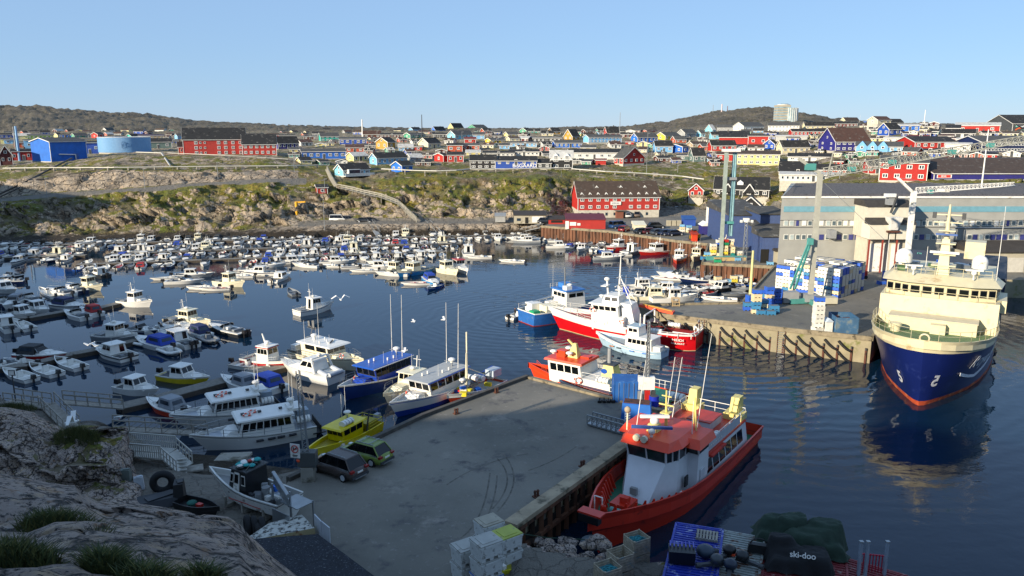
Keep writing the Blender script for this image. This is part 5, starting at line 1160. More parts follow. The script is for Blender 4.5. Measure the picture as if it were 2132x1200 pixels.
def cabin(t,f,wm,wins,roof=None,rm=None,ro=.15,sep=True,name='cabin',rth=.08,gm=None,frame=None,curved=False):
    m=MB();m.hexa(f,wm);c=m.build(name,t);fs=faces(f);one=MB()
    for side,n,a0,a1,b0,b1 in wins:
        for i in range(n):
            g=(a1-a0)/n;q=sub(fs[side],a0+g*i+g*.08,a0+g*(i+1)-g*.08,b0,b1);mm=MB() if sep else one
            if frame:mm.slab(sub(fs[side],a0+g*i+g*.02,a0+g*(i+1)-g*.02,b0-.04,b1+.04),.02,frame)
            mm.slab(q,.035,gm or GLASS)
            if sep:mm.build('window',t)
    if not sep and one.f:one.build('window',t)
    if roof is not None:
        x0,x1,w,z=f[4][0],f[5][0],f[6][1]*2,f[4][2];m=MB()
        m.hexa(frus(x0-ro,x1+ro*roof,w+ro*1.4,z,x0-ro*.8,x1+ro*roof*.7,w+ro,z+rth),rm or wm);m.build(name+'_roof',t)
    return c
def rail(t,pts,h,mt=STEEL,r=.025,every=1.2,mid=True,name='railing'):
    m=MB();pts=[Vector(p) for p in pts];up=Vector((0,0,h))
    m.path([p+up for p in pts],r,mt,4)
    if mid:m.path([p+up*.5 for p in pts],r*.7,mt,4)
    for a,b_ in zip(pts[:-1],pts[1:]):
        k=max(int((b_-a).length/every),1)
        for i in range(k+1):q=a+(b_-a)*(i/k);m.tube(q,q+up,r,mt,4)
    return m.build(name,t)
def outboard(t,x,y,z,s=1.,col=None):
    m=MB();c=col or OUTB;m.box((x-.3*s,y,z+.45*s),(.55*s,.36*s,.5*s),c,0,.8,.85);m.box((x-.25*s,y,z-.1*s),(.18*s,.14*s,.9*s),c);m.build('outboard_motor',t)
def antenna(t,x,y,z,h,mt=None,r=.02,name='antenna',tilt=(0,0)):MB().tube((x,y,z),(x+tilt[0],y+tilt[1],z+h),r,mt or WHITE,5,r*.5).build(name,t)
def radome(t,x,y,z,r=.3,mt=None,name='radome',sz=.6):m=MB();m.sph((x,y,z+r*.3),r,mt or WHITE,10,sz);m.tube((x,y,z-r*.6),(x,y,z+r*.2),r*.4,mt or WHITE,8);m.build(name,t)
def lifebuoy(t,p,ax='x',R_=.32):m=MB();m.torus(p,R_,.08,ORANGE,ax,16,5,WHITE);m.build('lifebuoy',t)
def canister(t,x,y,z,L=1.1,r=.32,along='y'):
    m=MB();d=(0,L/2,0) if along=='y' else (L/2,0,0);m.tube((x-d[0],y-d[1],z),(x+d[0],y+d[1],z),r,WHITE,12); 
    for f in (-.6,0,.6):m.tube((x+d[0]*f-d[0]*.05,y+d[1]*f-d[1]*.05,z),(x+d[0]*f+d[0]*.05,y+d[1]*f+d[1]*.05,z),r*1.04,GREY,12)
    m.build('life_raft_canister',t)
def flag(t,p,label=None):
    m=MB();m.box((0,-.0,.25),(.02,.9,.35),WHITE);m.box((0,0,-.05),(.02,.9,.3),REDP);m.build('flag',t,p)
# ---- small craft prototypes -------------------------------------------------
C_=dict(w=BT_W,cream=CREAM,navy=mat('#152347',.3),blue=mat('#1F4E9E',.35),lblue=mat('#2F86C2',.35),red=mat('#A8201C',.35),grey=mat('#7B8084',.5),dk=mat('#25282C',.4),yel=mat('#D8C02A',.35),orange=mat('#CC3F1D',.4),green=mat('#3A6B58',.4),alu=mat('#A3A8AB',.4,.3))
def skiff(t,L=5.,hc='w',ic='w',con=True,ob=True,B=1.9,rows=None):
    m=MB();H_=C_[hc];hull(m,L,B,.55,.85,rows or [(0,H_),(.86,RUB if hc!='grey' else H_)],C_[ic],inset=.4,rake=.6,thick=.1,gun=BT_W if hc!='grey' else H_);m.build('hull',t)
    for x in (-.25,.1):m=MB();m.box((x*L,0,.45),(.35,B*.72,.08),C_[ic]);m.build('bench',t)
    if con:m=MB();m.box((-.05*L,0,.65),(.5,.6,.8),BT_W,0,.8,.9);m.box((-.02*L,0,1.15),(.06,.55,.3),GLASS);m.build('console',t)
    if ob:outboard(t,-L/2,0,.35,1.1)
def cuddy(t,L=6.,hc='w',canvas=None,ob=1,B=2.3,stripe=None,wind=True):
    m=MB();H_=C_[hc];hull(m,L,B,.75,1.05,[(0,H_),(.6,C_[stripe] if stripe else H_),(.82,BT_W)],BT_W,inset=.0,rake=.9,thick=.02,gun=BT_W);m.build('hull',t)
    m=MB();m.box((-.22*L,0,.78),(L*.4,B*.66,.06),mat('#55585A',.7));m.box((-.30*L,0,.95),(.5,B*.6,.35),C_['grey'] if not canvas else BT_W);m.box((-.08*L,.35,.98),(.45,.45,.45),BT_W);m.build('cockpit',t)
    m=MB();m.hexa(frus(.0,.34*L,B*.62,.8,.02,.2*L,B*.46,1.2),BT_W);m.box((.2*L,0,1.05),(.35,.35,.06),DGREY);m.build('foredeck',t)
    f=frus(-.02*L,.1*L,B*.68,1.1,-.04*L,.02*L,B*.56,1.62)
    if wind:
        m=MB();fs=faces(f)
        for s_ in ('front','left','right'):m.slab(sub(fs[s_],.03,.97,.05,.95),.03,GLASS)
        for a,b_ in ((1,5),(2,6),(0,4),(3,7)):m.bar(f[a],f[b_],.05,.05,STEEL)
        m.bar(f[4],f[5],.04,.04,STEEL);m.bar(f[5],f[6],.04,.04,STEEL);m.bar(f[6],f[7],.04,.04,STEEL);m.build('windscreen',t)
    if canvas:
        cm_=canvas;m=MB();m.hexa(frus(-.42*L,.02*L,B*.74,.85,-.34*L,.0*L,B*.58,1.95),cm_);fs=faces(frus(-.42*L,.02*L,B*.74,.85,-.34*L,.0*L,B*.58,1.95))
        for s_ in ('left','right','back'):m.slab(sub(fs[s_],.15,.85,.4,.8),.02,PANE)
        m.build('canopy',t)
    for i in range(ob):outboard(t,-L/2,(i-(ob-1)/2)*.6,.45,1.2)
    rail(t,[(.1*L,B*.42,1.0),(.36*L,B*.28,1.08),(.5*L+.4,0,1.15),(.36*L,-B*.28,1.08),(.1*L,-B*.42,1.0)],.35,STEEL,.02,1.2,False)
def hardtop(t,L=6.5,hc='w',B=2.4,rc=None,ob=1,stripe=None,cab='w',back=False):
    m=MB();H_=C_[hc];hull(m,L,B,.8,1.15,[(0,H_),(.55,C_[stripe] if stripe else H_),(.8,BT_W if hc!='dk' else H_)],BT_W,inset=.25,rake=.9,thick=.1);m.build('hull',t)
    m=MB();m.hexa(frus(.12*L,.4*L,B*.6,.8,.12*L,.26*L,B*.42,1.2),BT_W);m.build('foredeck',t)
    f=frus(-.18*L,.17*L,B*.74,.7,-.16*L,.08*L,B*.62,2.1)
    cabin(t,f,C_[cab],[('front',2,.05,.95,.45,.92),('right',2,.08,.95,.45,.9),('left',2,.08,.95,.45,.9),('back',1,.55,.9,.15,.9)],1.2,rc or C_[cab],.18,sep=False)
    m=MB();m.box((-.34*L,0,.65),(L*.2,B*.7,.05),DGREY);m.box((-.4*L,.5,.75),(.5,.4,.4),C_['grey']);m.build('cockpit',t)
    for i in range(ob):outboard(t,-L/2,(i-(ob-1)/2)*.6,.5,1.25)
    antenna(t,-.1*L,.5,2.15,1.6);rail(t,[(.15*L,B*.42,1.05),(.36*L,B*.3,1.12),(.5*L+.4,0,1.2),(.36*L,-B*.3,1.12),(.15*L,-B*.42,1.05)],.38,STEEL,.02,1.2,False)
def fisher(t,L=8.5,hc='cream',B=2.9,cab='cream',stripe=None,rc=None,fly=False,mast=True):
    m=MB();H_=C_[hc];hull(m,L,B,.95,1.55,[(0,H_),(.15,H_),(.72,C_[stripe] if stripe else H_),(.8,C_[cab])],DECK,inset=.45,rake=.7,thick=.1,draft=.5,tail=.85);m.build('hull',t)
    f=frus(-.12*L,.16*L,B*.66,.6,-.10*L,.13*L,B*.6,2.75)
    cabin(t,f,C_[cab],[('front',3,.05,.95,.62,.93),('right',3,.05,.95,.62,.92),('left',3,.05,.95,.62,.92),('back',1,.3,.7,.1,.9)],1.4,rc or C_[cab],.22,sep=False)
    m=MB();m.hexa(frus(.16*L,.38*L,B*.5,.9,.16*L,.3*L,B*.38,1.5),C_[cab]);m.build('foredeck',t)
    m=MB();m.box((-.35*L,0,.75),(L*.16,B*.5,.5),C_['grey']);m.build('engine_box',t)
    radome(t,0,0,2.95,.32);antenna(t,-.06*L,.5,2.8,2.6);antenna(t,-.06*L,-.5,2.8,1.8)
    if mast:m=MB();m.tube((-.08*L,0,2.8),(-.1*L,0,4.4),.06,WHITE,6);m.bar((-.1*L,-.5,3.9),(-.1*L,.5,3.9),.05,.05,WHITE);m.build('mast',t)
    rail(t,[(.18*L,B*.46,1.25),(.38*L,B*.34,1.4),(.5*L+.5,0,1.6),(.38*L,-B*.34,1.4),(.18*L,-B*.46,1.25)],.5,STEEL,.02,1.2,True);rail(t,[(-.2*L,B*.46,.95),(-.48*L,B*.42,.95),(-.48*L,-B*.42,.95),(-.2*L,-B*.46,.95)],.5,STEEL,.02,1.4,False)
def rib(t,L=5.5,B=2.1,col='grey',ob=True):
    m=MB();c=C_[col];pts=[(-L/2,B/2-.22,.35),(L*.2,B/2-.22,.4),(L*.4,B*.28,.5),(L/2,0,.62),(L*.4,-B*.28,.5),(L*.2,-B/2+.22,.4),(-L/2,-B/2+.22,.35)]
    for a,b_ in zip(pts[:-1],pts[1:]):m.tube(a,b_,.24,c,8);m.sph(b_,.24,c,8)
    m.build('tube',t);m=MB();m.prism([(-L/2,-B/2+.3),(L*.2,-B/2+.3),(L*.42,0),(L*.2,B/2-.3),(-L/2,B/2-.3)],-.1,.3,C_['grey']);m.box((-.05*L,0,.65),(.7,.6,.7),c);m.build('floor',t)
    if ob:outboard(t,-L/2,0,.35,1.2)
# prototypes for the crowded pontoons
PROTO=[]
def proto(nm,fn,lab,cat='motorboat',**k):
    t=bpy.data.objects.new(nm,None);sc.collection.objects.link(t);fn(t,**k);t['category']=cat;PROTO.append((t,lab,k.get('L',6)));return t
CV={'blue':CANVB,'navy':mat('#1C2A55',.7),'lb':mat('#2C72B8',.7),'dk':mat('#2A2D31',.7),'grey':mat('#8B9096',.7),'red':mat('#9E2424',.7),'tur':mat('#3E9FB0',.7)}
proto('skiff',skiff,'white open skiff with outboard',L=5.);proto('skiff',skiff,'grey open dinghy with outboard',L=4.6,hc='grey',ic='grey',con=False);proto('motorboat',cuddy,'white runabout with glass windscreen',L=5.8)
proto('motorboat',cuddy,'white runabout with navy hull band',L=6.2,stripe='navy');proto('motorboat',cuddy,'white motorboat under blue canopy',L=6.,canvas=CV['blue']);proto('motorboat',cuddy,'white motorboat under dark canopy',L=6.,canvas=CV['dk'])
proto('cabin_boat',hardtop,'white hardtop cabin boat',L=6.6);proto('cabin_boat',hardtop,'white cabin boat with navy hull band',L=7.,stripe='navy',ob=1);proto('cabin_boat',hardtop,'grey hulled cabin boat',L=6.8,hc='alu',cab='w')
proto('fishing_boat',fisher,'cream wheelhouse fishing boat','fishing boat',L=8.2);proto('fishing_boat',fisher,'white wheelhouse fishing boat','fishing boat',L=8.,hc='w',cab='w');proto('skiff',skiff,'orange edged open skiff',L=4.8,ic='orange')
proto('motorboat',cuddy,'dark blue hulled runabout',L=6.,hc='navy');proto('motorboat',cuddy,'white motorboat under red canopy',L=5.8,canvas=CV['red']);proto('cabin_boat',hardtop,'white cabin boat with dark roof',L=6.4,rc=CV['dk'])
proto('skiff',skiff,'white dinghy with red floor',L=4.6,ic='red',con=False);proto('cabin_boat',hardtop,'black hulled cabin boat',L=6.8,hc='dk');proto('skiff',skiff,'blue hulled open skiff',L=5.,hc='blue')
for t,_,_ in PROTO:freeze(t)
FB=[];used_p=set()
def put(pi,p,rz,s=1.,where=''):
    t,lab,L=PROTO[pi]
    if pi not in used_p:used_p.add(pi);o=t;o.location=p;o.rotation_euler=(0,0,rz);o.scale=(s*rb.uniform(.92,1.08),s*rb.uniform(.92,1.06),s*rb.uniform(.66,.8));ALL.append(o)
    else:o=copytree(t);o.location=p;o.rotation_euler=(0,0,rz);o.scale=(s*rb.uniform(.92,1.08),s*rb.uniform(.92,1.06),s*rb.uniform(.66,.8));ALL.append(o)
    o['label']=lab+', '+where;o['group']='small boats moored in the harbour';FB.append(o);return o
rb=random.Random(5)
WTS=[22,9,16,8,6,6,6,4,3,1.5,1.5,6,4,2,3,6,2,3]
ponts=MB()
PT=[]
def pontoon(pts,w=1.6,label='',boats=None,gap=2.4,where='',fill=.93,sides=(1,-1),skip=()):
    P=[PZ(u,v,0) for u,v in pts];m=MB()
    for a,b_ in zip(P[:-1],P[1:]):m.bar(a+Vector((0,0,.25)),b_+Vector((0,0,.25)),w,.5,DWOOD);m.bar(a+Vector((0,0,.53)),b_+Vector((0,0,.53)),w*.96,.05,mat('#77736B',.85,var=.3,scale=3))
    t=m.build('pontoon');tag(t,label,'pontoon')
    if boats:
        for a,b_ in zip(P[:-1],P[1:]):
            d=b_-a;L=d.length;d.normalize();nn=Vector((-d.y,d.x,0));k=int(L/gap)
            for i in range(k):
                for s_ in sides:
                    if rb.random()>fill:continue
                    pi=rb.choices(range(len(PROTO)),WTS)[0];bl=PROTO[pi][2];s=rb.uniform(.8,1.);q=a+d*((i+.5)*gap+rb.uniform(-.25,.25))+nn*s_*(w/2+bl*s/2+.25+rb.uniform(0,.5))
                    rz=math.atan2(nn.y*s_,nn.x*s_)+(math.pi if rb.random()<.62 else 0)+rb.uniform(-.1,.1)
                    put(pi,(q.x,q.y,0),rz,s,where)
pontoon([(-60,519),(330,508),(700,500),(1120,493)],1.8,'farthest long pontoon lying under the cliff',True,2.35,'farthest row by the cliff',.97)
pontoon([(-60,543),(180,536)],1.8,'short far pontoon at the left edge of the marina',True,2.4,'short far left row',.95)
pontoon([(225,534),(560,521),(960,511)],1.8,'middle far pontoon of the crowded marina',True,2.35,'middle far row',.97)
pontoon([(160,556),(420,546),(700,536),(930,528)],1.6,'nearest of the long far pontoons',True,2.45,'nearest far row',.9)
pontoon([(1180,513),(1300,519)],1.5,'short pontoon by the sheet pile wall',True,3.2,'row by the pile wall',.85)
for (u,v,rz,pi) in [(1068,546,170,0),(1000,538,185,0),(975,530,95,10),(352,582,200,0),(400,577,10,8),(424,602,185,0),(450,604,190,15),(585,582,80,6),(610,612,120,1),(560,556,15,2),(610,548,20,7),(640,556,160,2),(700,548,10,6),(740,558,15,3),(760,566,190,0),(790,560,5,6),(800,552,175,14),(380,590,10,2),(520,566,15,3),(500,578,185,0),(540,572,175,7),(690,556,175,0),(820,574,170,2),(1405,576,160,2),(1390,582,165,15),
                       (1130,503,170,3),(1090,500,175,6),(1098,506,185,8),(1165,516,5,6),(1230,520,175,0),(1255,524,170,17),(1265,540,10,8),(1290,533,185,0),(870,593,190,15),(905,600,250,17)]:
    p=PZ(u,v,0);put(pi,p,R(rz),1.,'lying loose off the pontoons')
for (u,v) in [(345+i*26,605+int(i*.0)) for i in range(0)]:pass
# basin right of the trawler: crowded small working boats
for (u,v,rz,pi) in [(1335,603,10,10),(1365,598,185,0),(1350,612,5,14),(1385,606,175,7),(1400,615,10,2),(1425,603,190,0),(1450,608,15,2),(1465,598,200,15),(1478,612,40,15),(1500,606,220,16),(1360,622,5,9),(1330,622,170,14),(1400,627,8,10),(1520,598,190,0),(1540,605,170,1),(1530,615,200,1),(1490,590,160,0),(1455,588,170,12),(1500,626,165,0),(1550,595,185,17)]:
    p=PZ(u,v,0);put(pi,p,R(rz),1.,'crowded in the basin behind the pier')
dedupe(FB,lambda l,i,n,t:l+', %s from left'%onum(i))
for b_ in FB:
    pass

# ---------------------------------------------------------------- placed vessels
def ves(nm,label,cat,bow,stern,fn,z=0.,Lc=None,grp=None,zs=.86,**k):
    a,b_=PZ(bow[0],bow[1],z),PZ(stern[0],stern[1],z);d=a-b_;L=d.length;c=(a+b_)/2
    if Lc:L=min(max(L,Lc[0]),Lc[1])
    t=thing(nm,label,cat,(c.x,c.y,0),math.atan2(d.y,d.x),grp);fn(t,L=L,**k);t.scale=(1,1,zs);return t
V=ves;G1='boats moored at the near pontoons'
def m_(nm,fn,bow,stern,label,cat='motorboat',Lc=(4.2,10),**k):return ves(nm,label,cat,bow,stern,fn,Lc=Lc,grp=G1,**k)
# mid-left marina
m_('fishing_boat',fisher,(209,606),(161,602),'cream wheelhouse fishing boat alone off the left inner pontoon','fishing boat');m_('fishing_boat',fisher,(311,640),(254,634),'white wheelhouse boat at the end of the left inner pontoon','fishing boat',hc='w',cab='w')
m_('fishing_boat',fisher,(504,598),(452,592),'large cream fishing boat beside two white dinghies','fishing boat');m_('motorboat',cuddy,(174,646),(116,638),'white and navy cruiser with blue canopy on the left inner pontoon',stripe='navy',canvas=CV['navy'],B=2.9)
m_('motorboat',cuddy,(104,610),(150,618),'white speedboat with orange gear at the left inner rows',B=2.5);m_('motorboat',cuddy,(142,603),(174,612),'dark blue speedboat beside the cream fishing boat',hc='navy');m_('motorboat',cuddy,(40,624),(82,632),'black and white open speedboat second in the left rows',hc='navy')
m_('skiff',skiff,(84,606),(116,622),'white open boat with black motor in the left inner rows');m_('cabin_boat',hardtop,(68,663),(28,658),'low white cabin boat with green gear on its roof');m_('cabin_boat',hardtop,(98,655),(62,646),'white cabin boat beside the navy cruiser on the pontoon')
m_('cabin_boat',hardtop,(30,612),(-10,604),'big white cabin boat cut by the left edge',B=3.);m_('motorboat',cuddy,(2,592),(50,590),'white motorboat with orange gear at the left edge',hc='navy');m_('motorboat',cuddy,(140,657),(180,668),'sleek white runabout with black motor below the left pontoon')
m_('motorboat',cuddy,(173,651),(206,660),'white motorboat with red canopy below the left pontoon',canvas=CV['red']);m_('cabin_boat',hardtop,(4,672),(26,694),'white cabin boat with motor at the left frame edge');m_('skiff',skiff,(24,672),(64,690),'white open fishing skiff with wire frame near the left edge',B=2.2)
m_('motorboat',cuddy,(-20,630),(30,640),'dark runabout at the left edge',hc='navy');m_('motorboat',cuddy,(12,645),(45,628),'motorboat with grey canopy in the left rows',canvas=CV['grey']);m_('motorboat',cuddy,(2,585),(40,578),'dark boat behind the orange gear boat',hc='dk');m_('cabin_boat',hardtop,(195,574),(222,580),'dark hulled cabin boat behind the lone cream boat',hc='dk')
m_('fishing_boat',fisher,(276,712),(206,706),'grey green wheelhouse boat on the middle pontoon','fishing boat',hc='grey',cab='w',Lc=(6,9));m_('cabin_boat',hardtop,(206,734),(270,752),'white cabin boat with dark side stripe and tender behind',hc='w',stripe='dk',B=2.9,Lc=(6,9));m_('motorboat',cuddy,(288,712),(358,730),'big white cruiser with deep blue canopy on the middle pontoon',canvas=CV['blue'],B=3.,Lc=(6,9))
m_('cabin_boat',hardtop,(336,702),(402,726),'sleek white cabin cruiser with twin motors on the middle pontoon',ob=2,B=2.7,Lc=(6,9));m_('motorboat',cuddy,(358,690),(310,696),'white speedboat moored behind the blue canopy cruiser');m_('motorboat',cuddy,(395,688),(350,680),'white runabout in front of the large cream fishing boat')
m_('motorboat',cuddy,(320,698),(268,692),'dark sided runabout beside the grey green boat',hc='navy');m_('dinghy',rib,(318,722),(286,716),'white inflatable tender beside the blue canopy cruiser','dinghy',Lc=(3,4),col='w',ob=False);m_('dinghy',rib,(370,742),(342,730),'small white inflatable behind the blue canopy cruiser','dinghy',Lc=(3,4),col='w',ob=False)
m_('dinghy',rib,(450,718),(420,702),'grey inflatable tender beside the blue canvas boat','dinghy',Lc=(3.5,5));m_('motorboat',cuddy,(384,690),(432,706),'white motorboat with blue canvas near the black boat',canvas=CV['navy']);m_('fishing_boat',fisher,(432,683),(352,672),'large cream fishing boat at the outer end of the middle pontoon','fishing boat',Lc=(7,10))
m_('motorboat',cuddy,(442,686),(510,702),'black and grey patrol motorboat with white twin motors',hc='dk',B=2.6,ob=2);m_('motorboat',cuddy,(120,748),(48,744),'red hulled motorboat with dark canopy and orange gear',hc='red',canvas=CV['dk'],Lc=(6,8),B=2.7);m_('skiff',skiff,(20,758),(72,764),'white skiff with orange box in front of the red boat',Lc=(4.5,6))
m_('skiff',skiff,(12,778),(68,796),'nearest white open skiff at lower left',Lc=(4.5,6),B=2.1);m_('skiff',skiff,(65,766),(122,786),'second white open skiff at lower left',Lc=(4.5,6),B=2.2);m_('skiff',skiff,(114,752),(176,774),'third white open skiff with wire frame at lower left',Lc=(4.5,6),B=2.2);m_('motorboat',cuddy,(-20,775),(18,765),'white bow of a motorboat at the lower left edge')
m_('cabin_boat',hardtop,(317,824),(254,812),'small white cabin cruiser drifting near the lower pontoon',Lc=(5,7),B=2.5,ob=1);m_('cabin_boat',hardtop,(418,798),(347,788),'yellow hulled white hardtop boat with flags on its roof',hc='yel',Lc=(6,8),B=2.6);m_('motorboat',cuddy,(316,846),(380,866),'orange red workboat with grey canvas cabin by the lower pontoon',hc='orange',canvas=CV['grey'],Lc=(5,7),B=2.4)
m_('skiff',skiff,(552,772),(489,762),'white open boat moored behind the red hulled pilot boat',Lc=(5,6.5),B=2.3);m_('cabin_boat',cuddy,(472,798),(524,815),'old white cabin boat with grey canvas by the lower pontoon',canvas=CV['grey'],Lc=(5,7));m_('motorboat',cuddy,(514,792),(584,818),'white motorboat under bright blue canvas by the lower pontoon',canvas=CV['blue'],Lc=(5.5,7.5),B=2.7)
m_('fishing_boat',fisher,(676,646),(630,655),'white old wooden boat alone in open water','fishing boat',hc='w',cab='w',stripe='navy',Lc=(6,9));m_('fishing_boat',fisher,(806,574),(835,566),'small navy fishing boat beside the bright blue one','fishing boat',hc='navy',cab='cream');m_('fishing_boat',fisher,(838,576),(884,566),'bright blue fishing boat with cream wheelhouse','fishing boat',hc='lblue',Lc=(8,11),B=3.4)
m_('fishing_boat',fisher,(950,574),(908,562),'pale yellow fishing boat in the middle of the harbour','fishing boat',hc='cream',Lc=(7,9));m_('fishing_boat',fisher,(972,572),(938,556),'white fishing boat with red roof rack behind the pale yellow boat','fishing boat',hc='w',cab='w',rc=REDP);m_('motorboat',cuddy,(910,598),(888,582),'turquoise motorboat with blue canvas',hc='lblue',canvas=CV['blue'],Lc=(5,8))
m_('fishing_boat',fisher,(1335,532),(1398,526),'red fishing boat with white rim by the pile wall','fishing boat',hc='red',cab='w',Lc=(9,12),B=3.4,stripe='red');m_('fishing_boat',fisher,(1408,552),(1420,536),'orange red fishing boat stern on by the pile wall','fishing boat',hc='orange',cab='w',Lc=(7,9));m_('fishing_boat',fisher,(1444,546),(1456,534),'cream fishing boat beside the orange red one','fishing boat',hc='cream',Lc=(7,9));m_('fishing_boat',fisher,(1272,522),(1305,518),'red and white fishing boat with raised red gear','fishing boat',hc='red',cab='w',Lc=(7,10));m_('fishing_boat',fisher,(1330,526),(1300,532),'grey working boat left of the red fishing boat','fishing boat',hc='alu',cab='w',Lc=(6,9))
pontoon([(-10,668),(60,668),(140,654),(205,648),(262,634)],1.6,'left inner pontoon between moored cruisers');pontoon([(-60,780),(60,768),(150,745),(205,735)],1.6,'pontoon with open skiffs at lower left');pontoon([(205,735),(300,712),(440,688)],1.5,'middle pontoon behind the blue canopy cruiser');pontoon([(248,857),(330,838),(480,797),(606,766)],2.1,'long lower pontoon behind the tour boats')
# ---- larger boats
GLs=mat('#101820',.05,var=.3)
def tour(t,L=14,**k):
    B=4.0;m=MB();W=BT_W;hull(m,L,B,1.35,2.05,[(0,W),(.08,W),(.86,RUB),(.9,W)],mat('#AEB4BA',.5),inset=.35,rake=1.4,thick=.12,draft=.5,tail=.95,p=2.3);m.build('hull',t)
    f=frus(-.30*L,.24*L,B*.78,1.15,-.27*L,.19*L,B*.7,3.0)
    cabin(t,f,W,[('front',3,.04,.96,.35,.9),('right',7,.03,.97,.42,.86),('left',7,.03,.97,.42,.86),('back',2,.1,.9,.2,.9)],1.7,W,.28,rth=.16)
    m=MB();m.hexa(frus(.22*L,.36*L,B*.5,1.4,.22*L,.29*L,B*.42,1.95),W);m.build('foredeck_trunk',t)
    for x in (.06,.12):lifebuoy(t,(x*L,.3 if x>.1 else-.3,3.28),'z',.34)
    m=MB();m.box((-.33*L,0,3.25),(1.2,B*.5,.25),W);m.tube((-.3*L,0,3.3),(-.33*L,0,4.3),.12,W,6);m.build('mast',t);radome(t,-.3*L,0,3.9,.38);radome(t,-.27*L,.8,3.4,.3);antenna(t,-.31*L,.7,3.2,4.4,r=.03);antenna(t,-.31*L,-.7,3.2,3.8,r=.03)
    for x in (-.2,0,.16):MB().box((x*L,0,3.3),(.3,.3,.15),DGREY).build('hatch',t)
    canister(t,-.4*L,.7,1.9,1.2,.38,'x');m=MB();m.box((-.42*L,-.6,1.9),(1.1,1.1,1.3),mat('#8C9BA8',.5));m.build('locker',t)
    m=MB();m.box((-.53*L,0,.5),(1.2,B*.9,.12),BLACK);m.box((-.55*L,0,.9),(.1,B*.8,.8),BLACK);m.build('bathing_platform',t)
    for s_ in (1,-1):
        rail(t,[(-.32*L,s_*B*.47,1.35),(0,s_*B*.48,1.4),(.2*L,s_*B*.46,1.5),(.36*L,s_*B*.33,1.75),(.5*L+.9,0,2.05)],.75,STEEL,.03,1.3,True)
        for x in (.05,-.06,-.15,-.26):m=MB();m.tube((x*L-.32,s_*(B/2+.12),1.0),(x*L+.32,s_*(B/2+.12),1.0),.13,FEND,6);m.build('fender',t)
V('tour_boat','nearer white tour boat with seven side windows and two orange lifebuoys','tour boat',(432,938),(650,898),tour);V('tour_boat','farther white tour boat partly hidden behind its nearer twin','tour boat',(388,893),(572,858),tour)
def yacht(t,L=12,**k):
    B=3.9;W=CREAM;m=MB();hull(m,L,B,1.3,2.0,[(0,W),(.86,RUB),(.89,W)],DECK,inset=.4,rake=1.3,thick=.12,tail=.92);m.build('hull',t)
    f=frus(-.27*L,.2*L,B*.74,1.0,-.29*L,.17*L,B*.72,3.05)
    cabin(t,f,W,[('front',3,.02,.98,.58,.93),('right',2,.14,.98,.6,.92),('left',2,.14,.98,.6,.92)],1.9,BT_W,.45,rth=.14);m=MB();m.hexa(frus(.18*L,.33*L,B*.55,1.3,.18*L,.27*L,B*.45,1.9),W);m.build('foredeck_trunk',t)
    for x,y in ((-.1,.8),(-.02,-.8),(.05,.8),(.09,-.4),(.0,.2)):MB().cyl((x*L,y,3.15),.09,.35,WHITE,6).build('roof_vent',t)
    radome(t,-.2*L,0,3.7,.42);m=MB();m.tube((-.2*L,0,3.1),(-.2*L,0,3.7),.2,WHITE,6);m.bar((-.26*L,-.9,3.6),(-.26*L,.9,3.6),.1,.1,STEEL);m.build('mast',t)
    antenna(t,-.22*L,.9,3.1,5.2,r=.03);antenna(t,-.27*L,-.9,3.1,3.,r=.03);antenna(t,.12*L,-.5,3.1,1.5);antenna(t,-.05*L,-1,3.1,2.4,r=.02);m=MB();m.box((-.43*L,0,1.9),(.9,B*.7,.8),BT_W);m.tube((-.52*L,-1.4,1.2),(-.52*L,1.4,1.2),.35,C_['grey'],8);m.build('tender',t)
    lifebuoy(t,(.36*L,-.9,2.1),'y');MB().bar((.02*L,1.0,3.3),(.1*L,-.2,3.3),.12,.12,DGREY).build('davit',t)
    for s_ in (1,-1):rail(t,[(-.45*L,s_*B*.45,1.3),(0,s_*B*.49,1.35),(.2*L,s_*B*.45,1.5),(.36*L,s_*B*.32,1.8),(.5*L+.9,0,2.0)],.7,STEEL,.025,1.3,True)
V('motor_yacht','cream motor yacht with dark wraparound windows and tall aerials in open water','yacht',(740,772),(624,744),yacht,Lc=(10,15))
def cruiser(t,L=9,**k):
    B=3.3;m=MB();hull(m,L,B,1.2,1.6,[(0,BT_W),(.55,BT_W)],BT_W,inset=0,rake=1.2,thick=.02,p=2.4);m.build('hull',t);m=MB();m.hexa(frus(-.05*L,.34*L,B*.68,1.3,-.02*L,.16*L,B*.5,1.95),BT_W);m.build('foredeck',t)
    f=frus(-.22*L,.14*L,B*.72,1.3,-.2*L,.02*L,B*.56,2.7);cabin(t,f,BT_W,[('front',3,.05,.95,.3,.9),('right',2,.05,.95,.4,.85),('left',2,.05,.95,.4,.85)],1.0,BT_W,.15,sep=False);m=MB()
    for s_ in (1,-1):m.bar((-.26*L,s_*B*.42,1.3),(-.18*L,s_*B*.36,3.1),.14,.3,BT_W)
    m.bar((-.18*L,-B*.36,3.1),(-.18*L,B*.36,3.1),.35,.14,BT_W);m.build('radar_arch',t);radome(t,-.18*L,0,3.3,.3);m=MB()
    for y in (-.9,.9):m.tube((-.47*L,y*1.1,1.2),(-.3*L,y*1.1,1.55),.3,mat('#B5BABF',.5),8)
    m.tube((-.49*L,-1.,1.3),(-.49*L,1.,1.3),.32,mat('#B5BABF',.5),8);m.build('tender',t);rail(t,[(.05*L,B*.44,1.35),(.34*L,B*.32,1.55),(.5*L+1.,0,1.65),(.34*L,-B*.32,1.55),(.05*L,-B*.44,1.35)],.55,STEEL,.02,1.2,True)
V('motor_cruiser','white motor cruiser carrying a grey inflatable tender on its stern','motorboat',(608,775),(690,795),cruiser,Lc=(8,11))
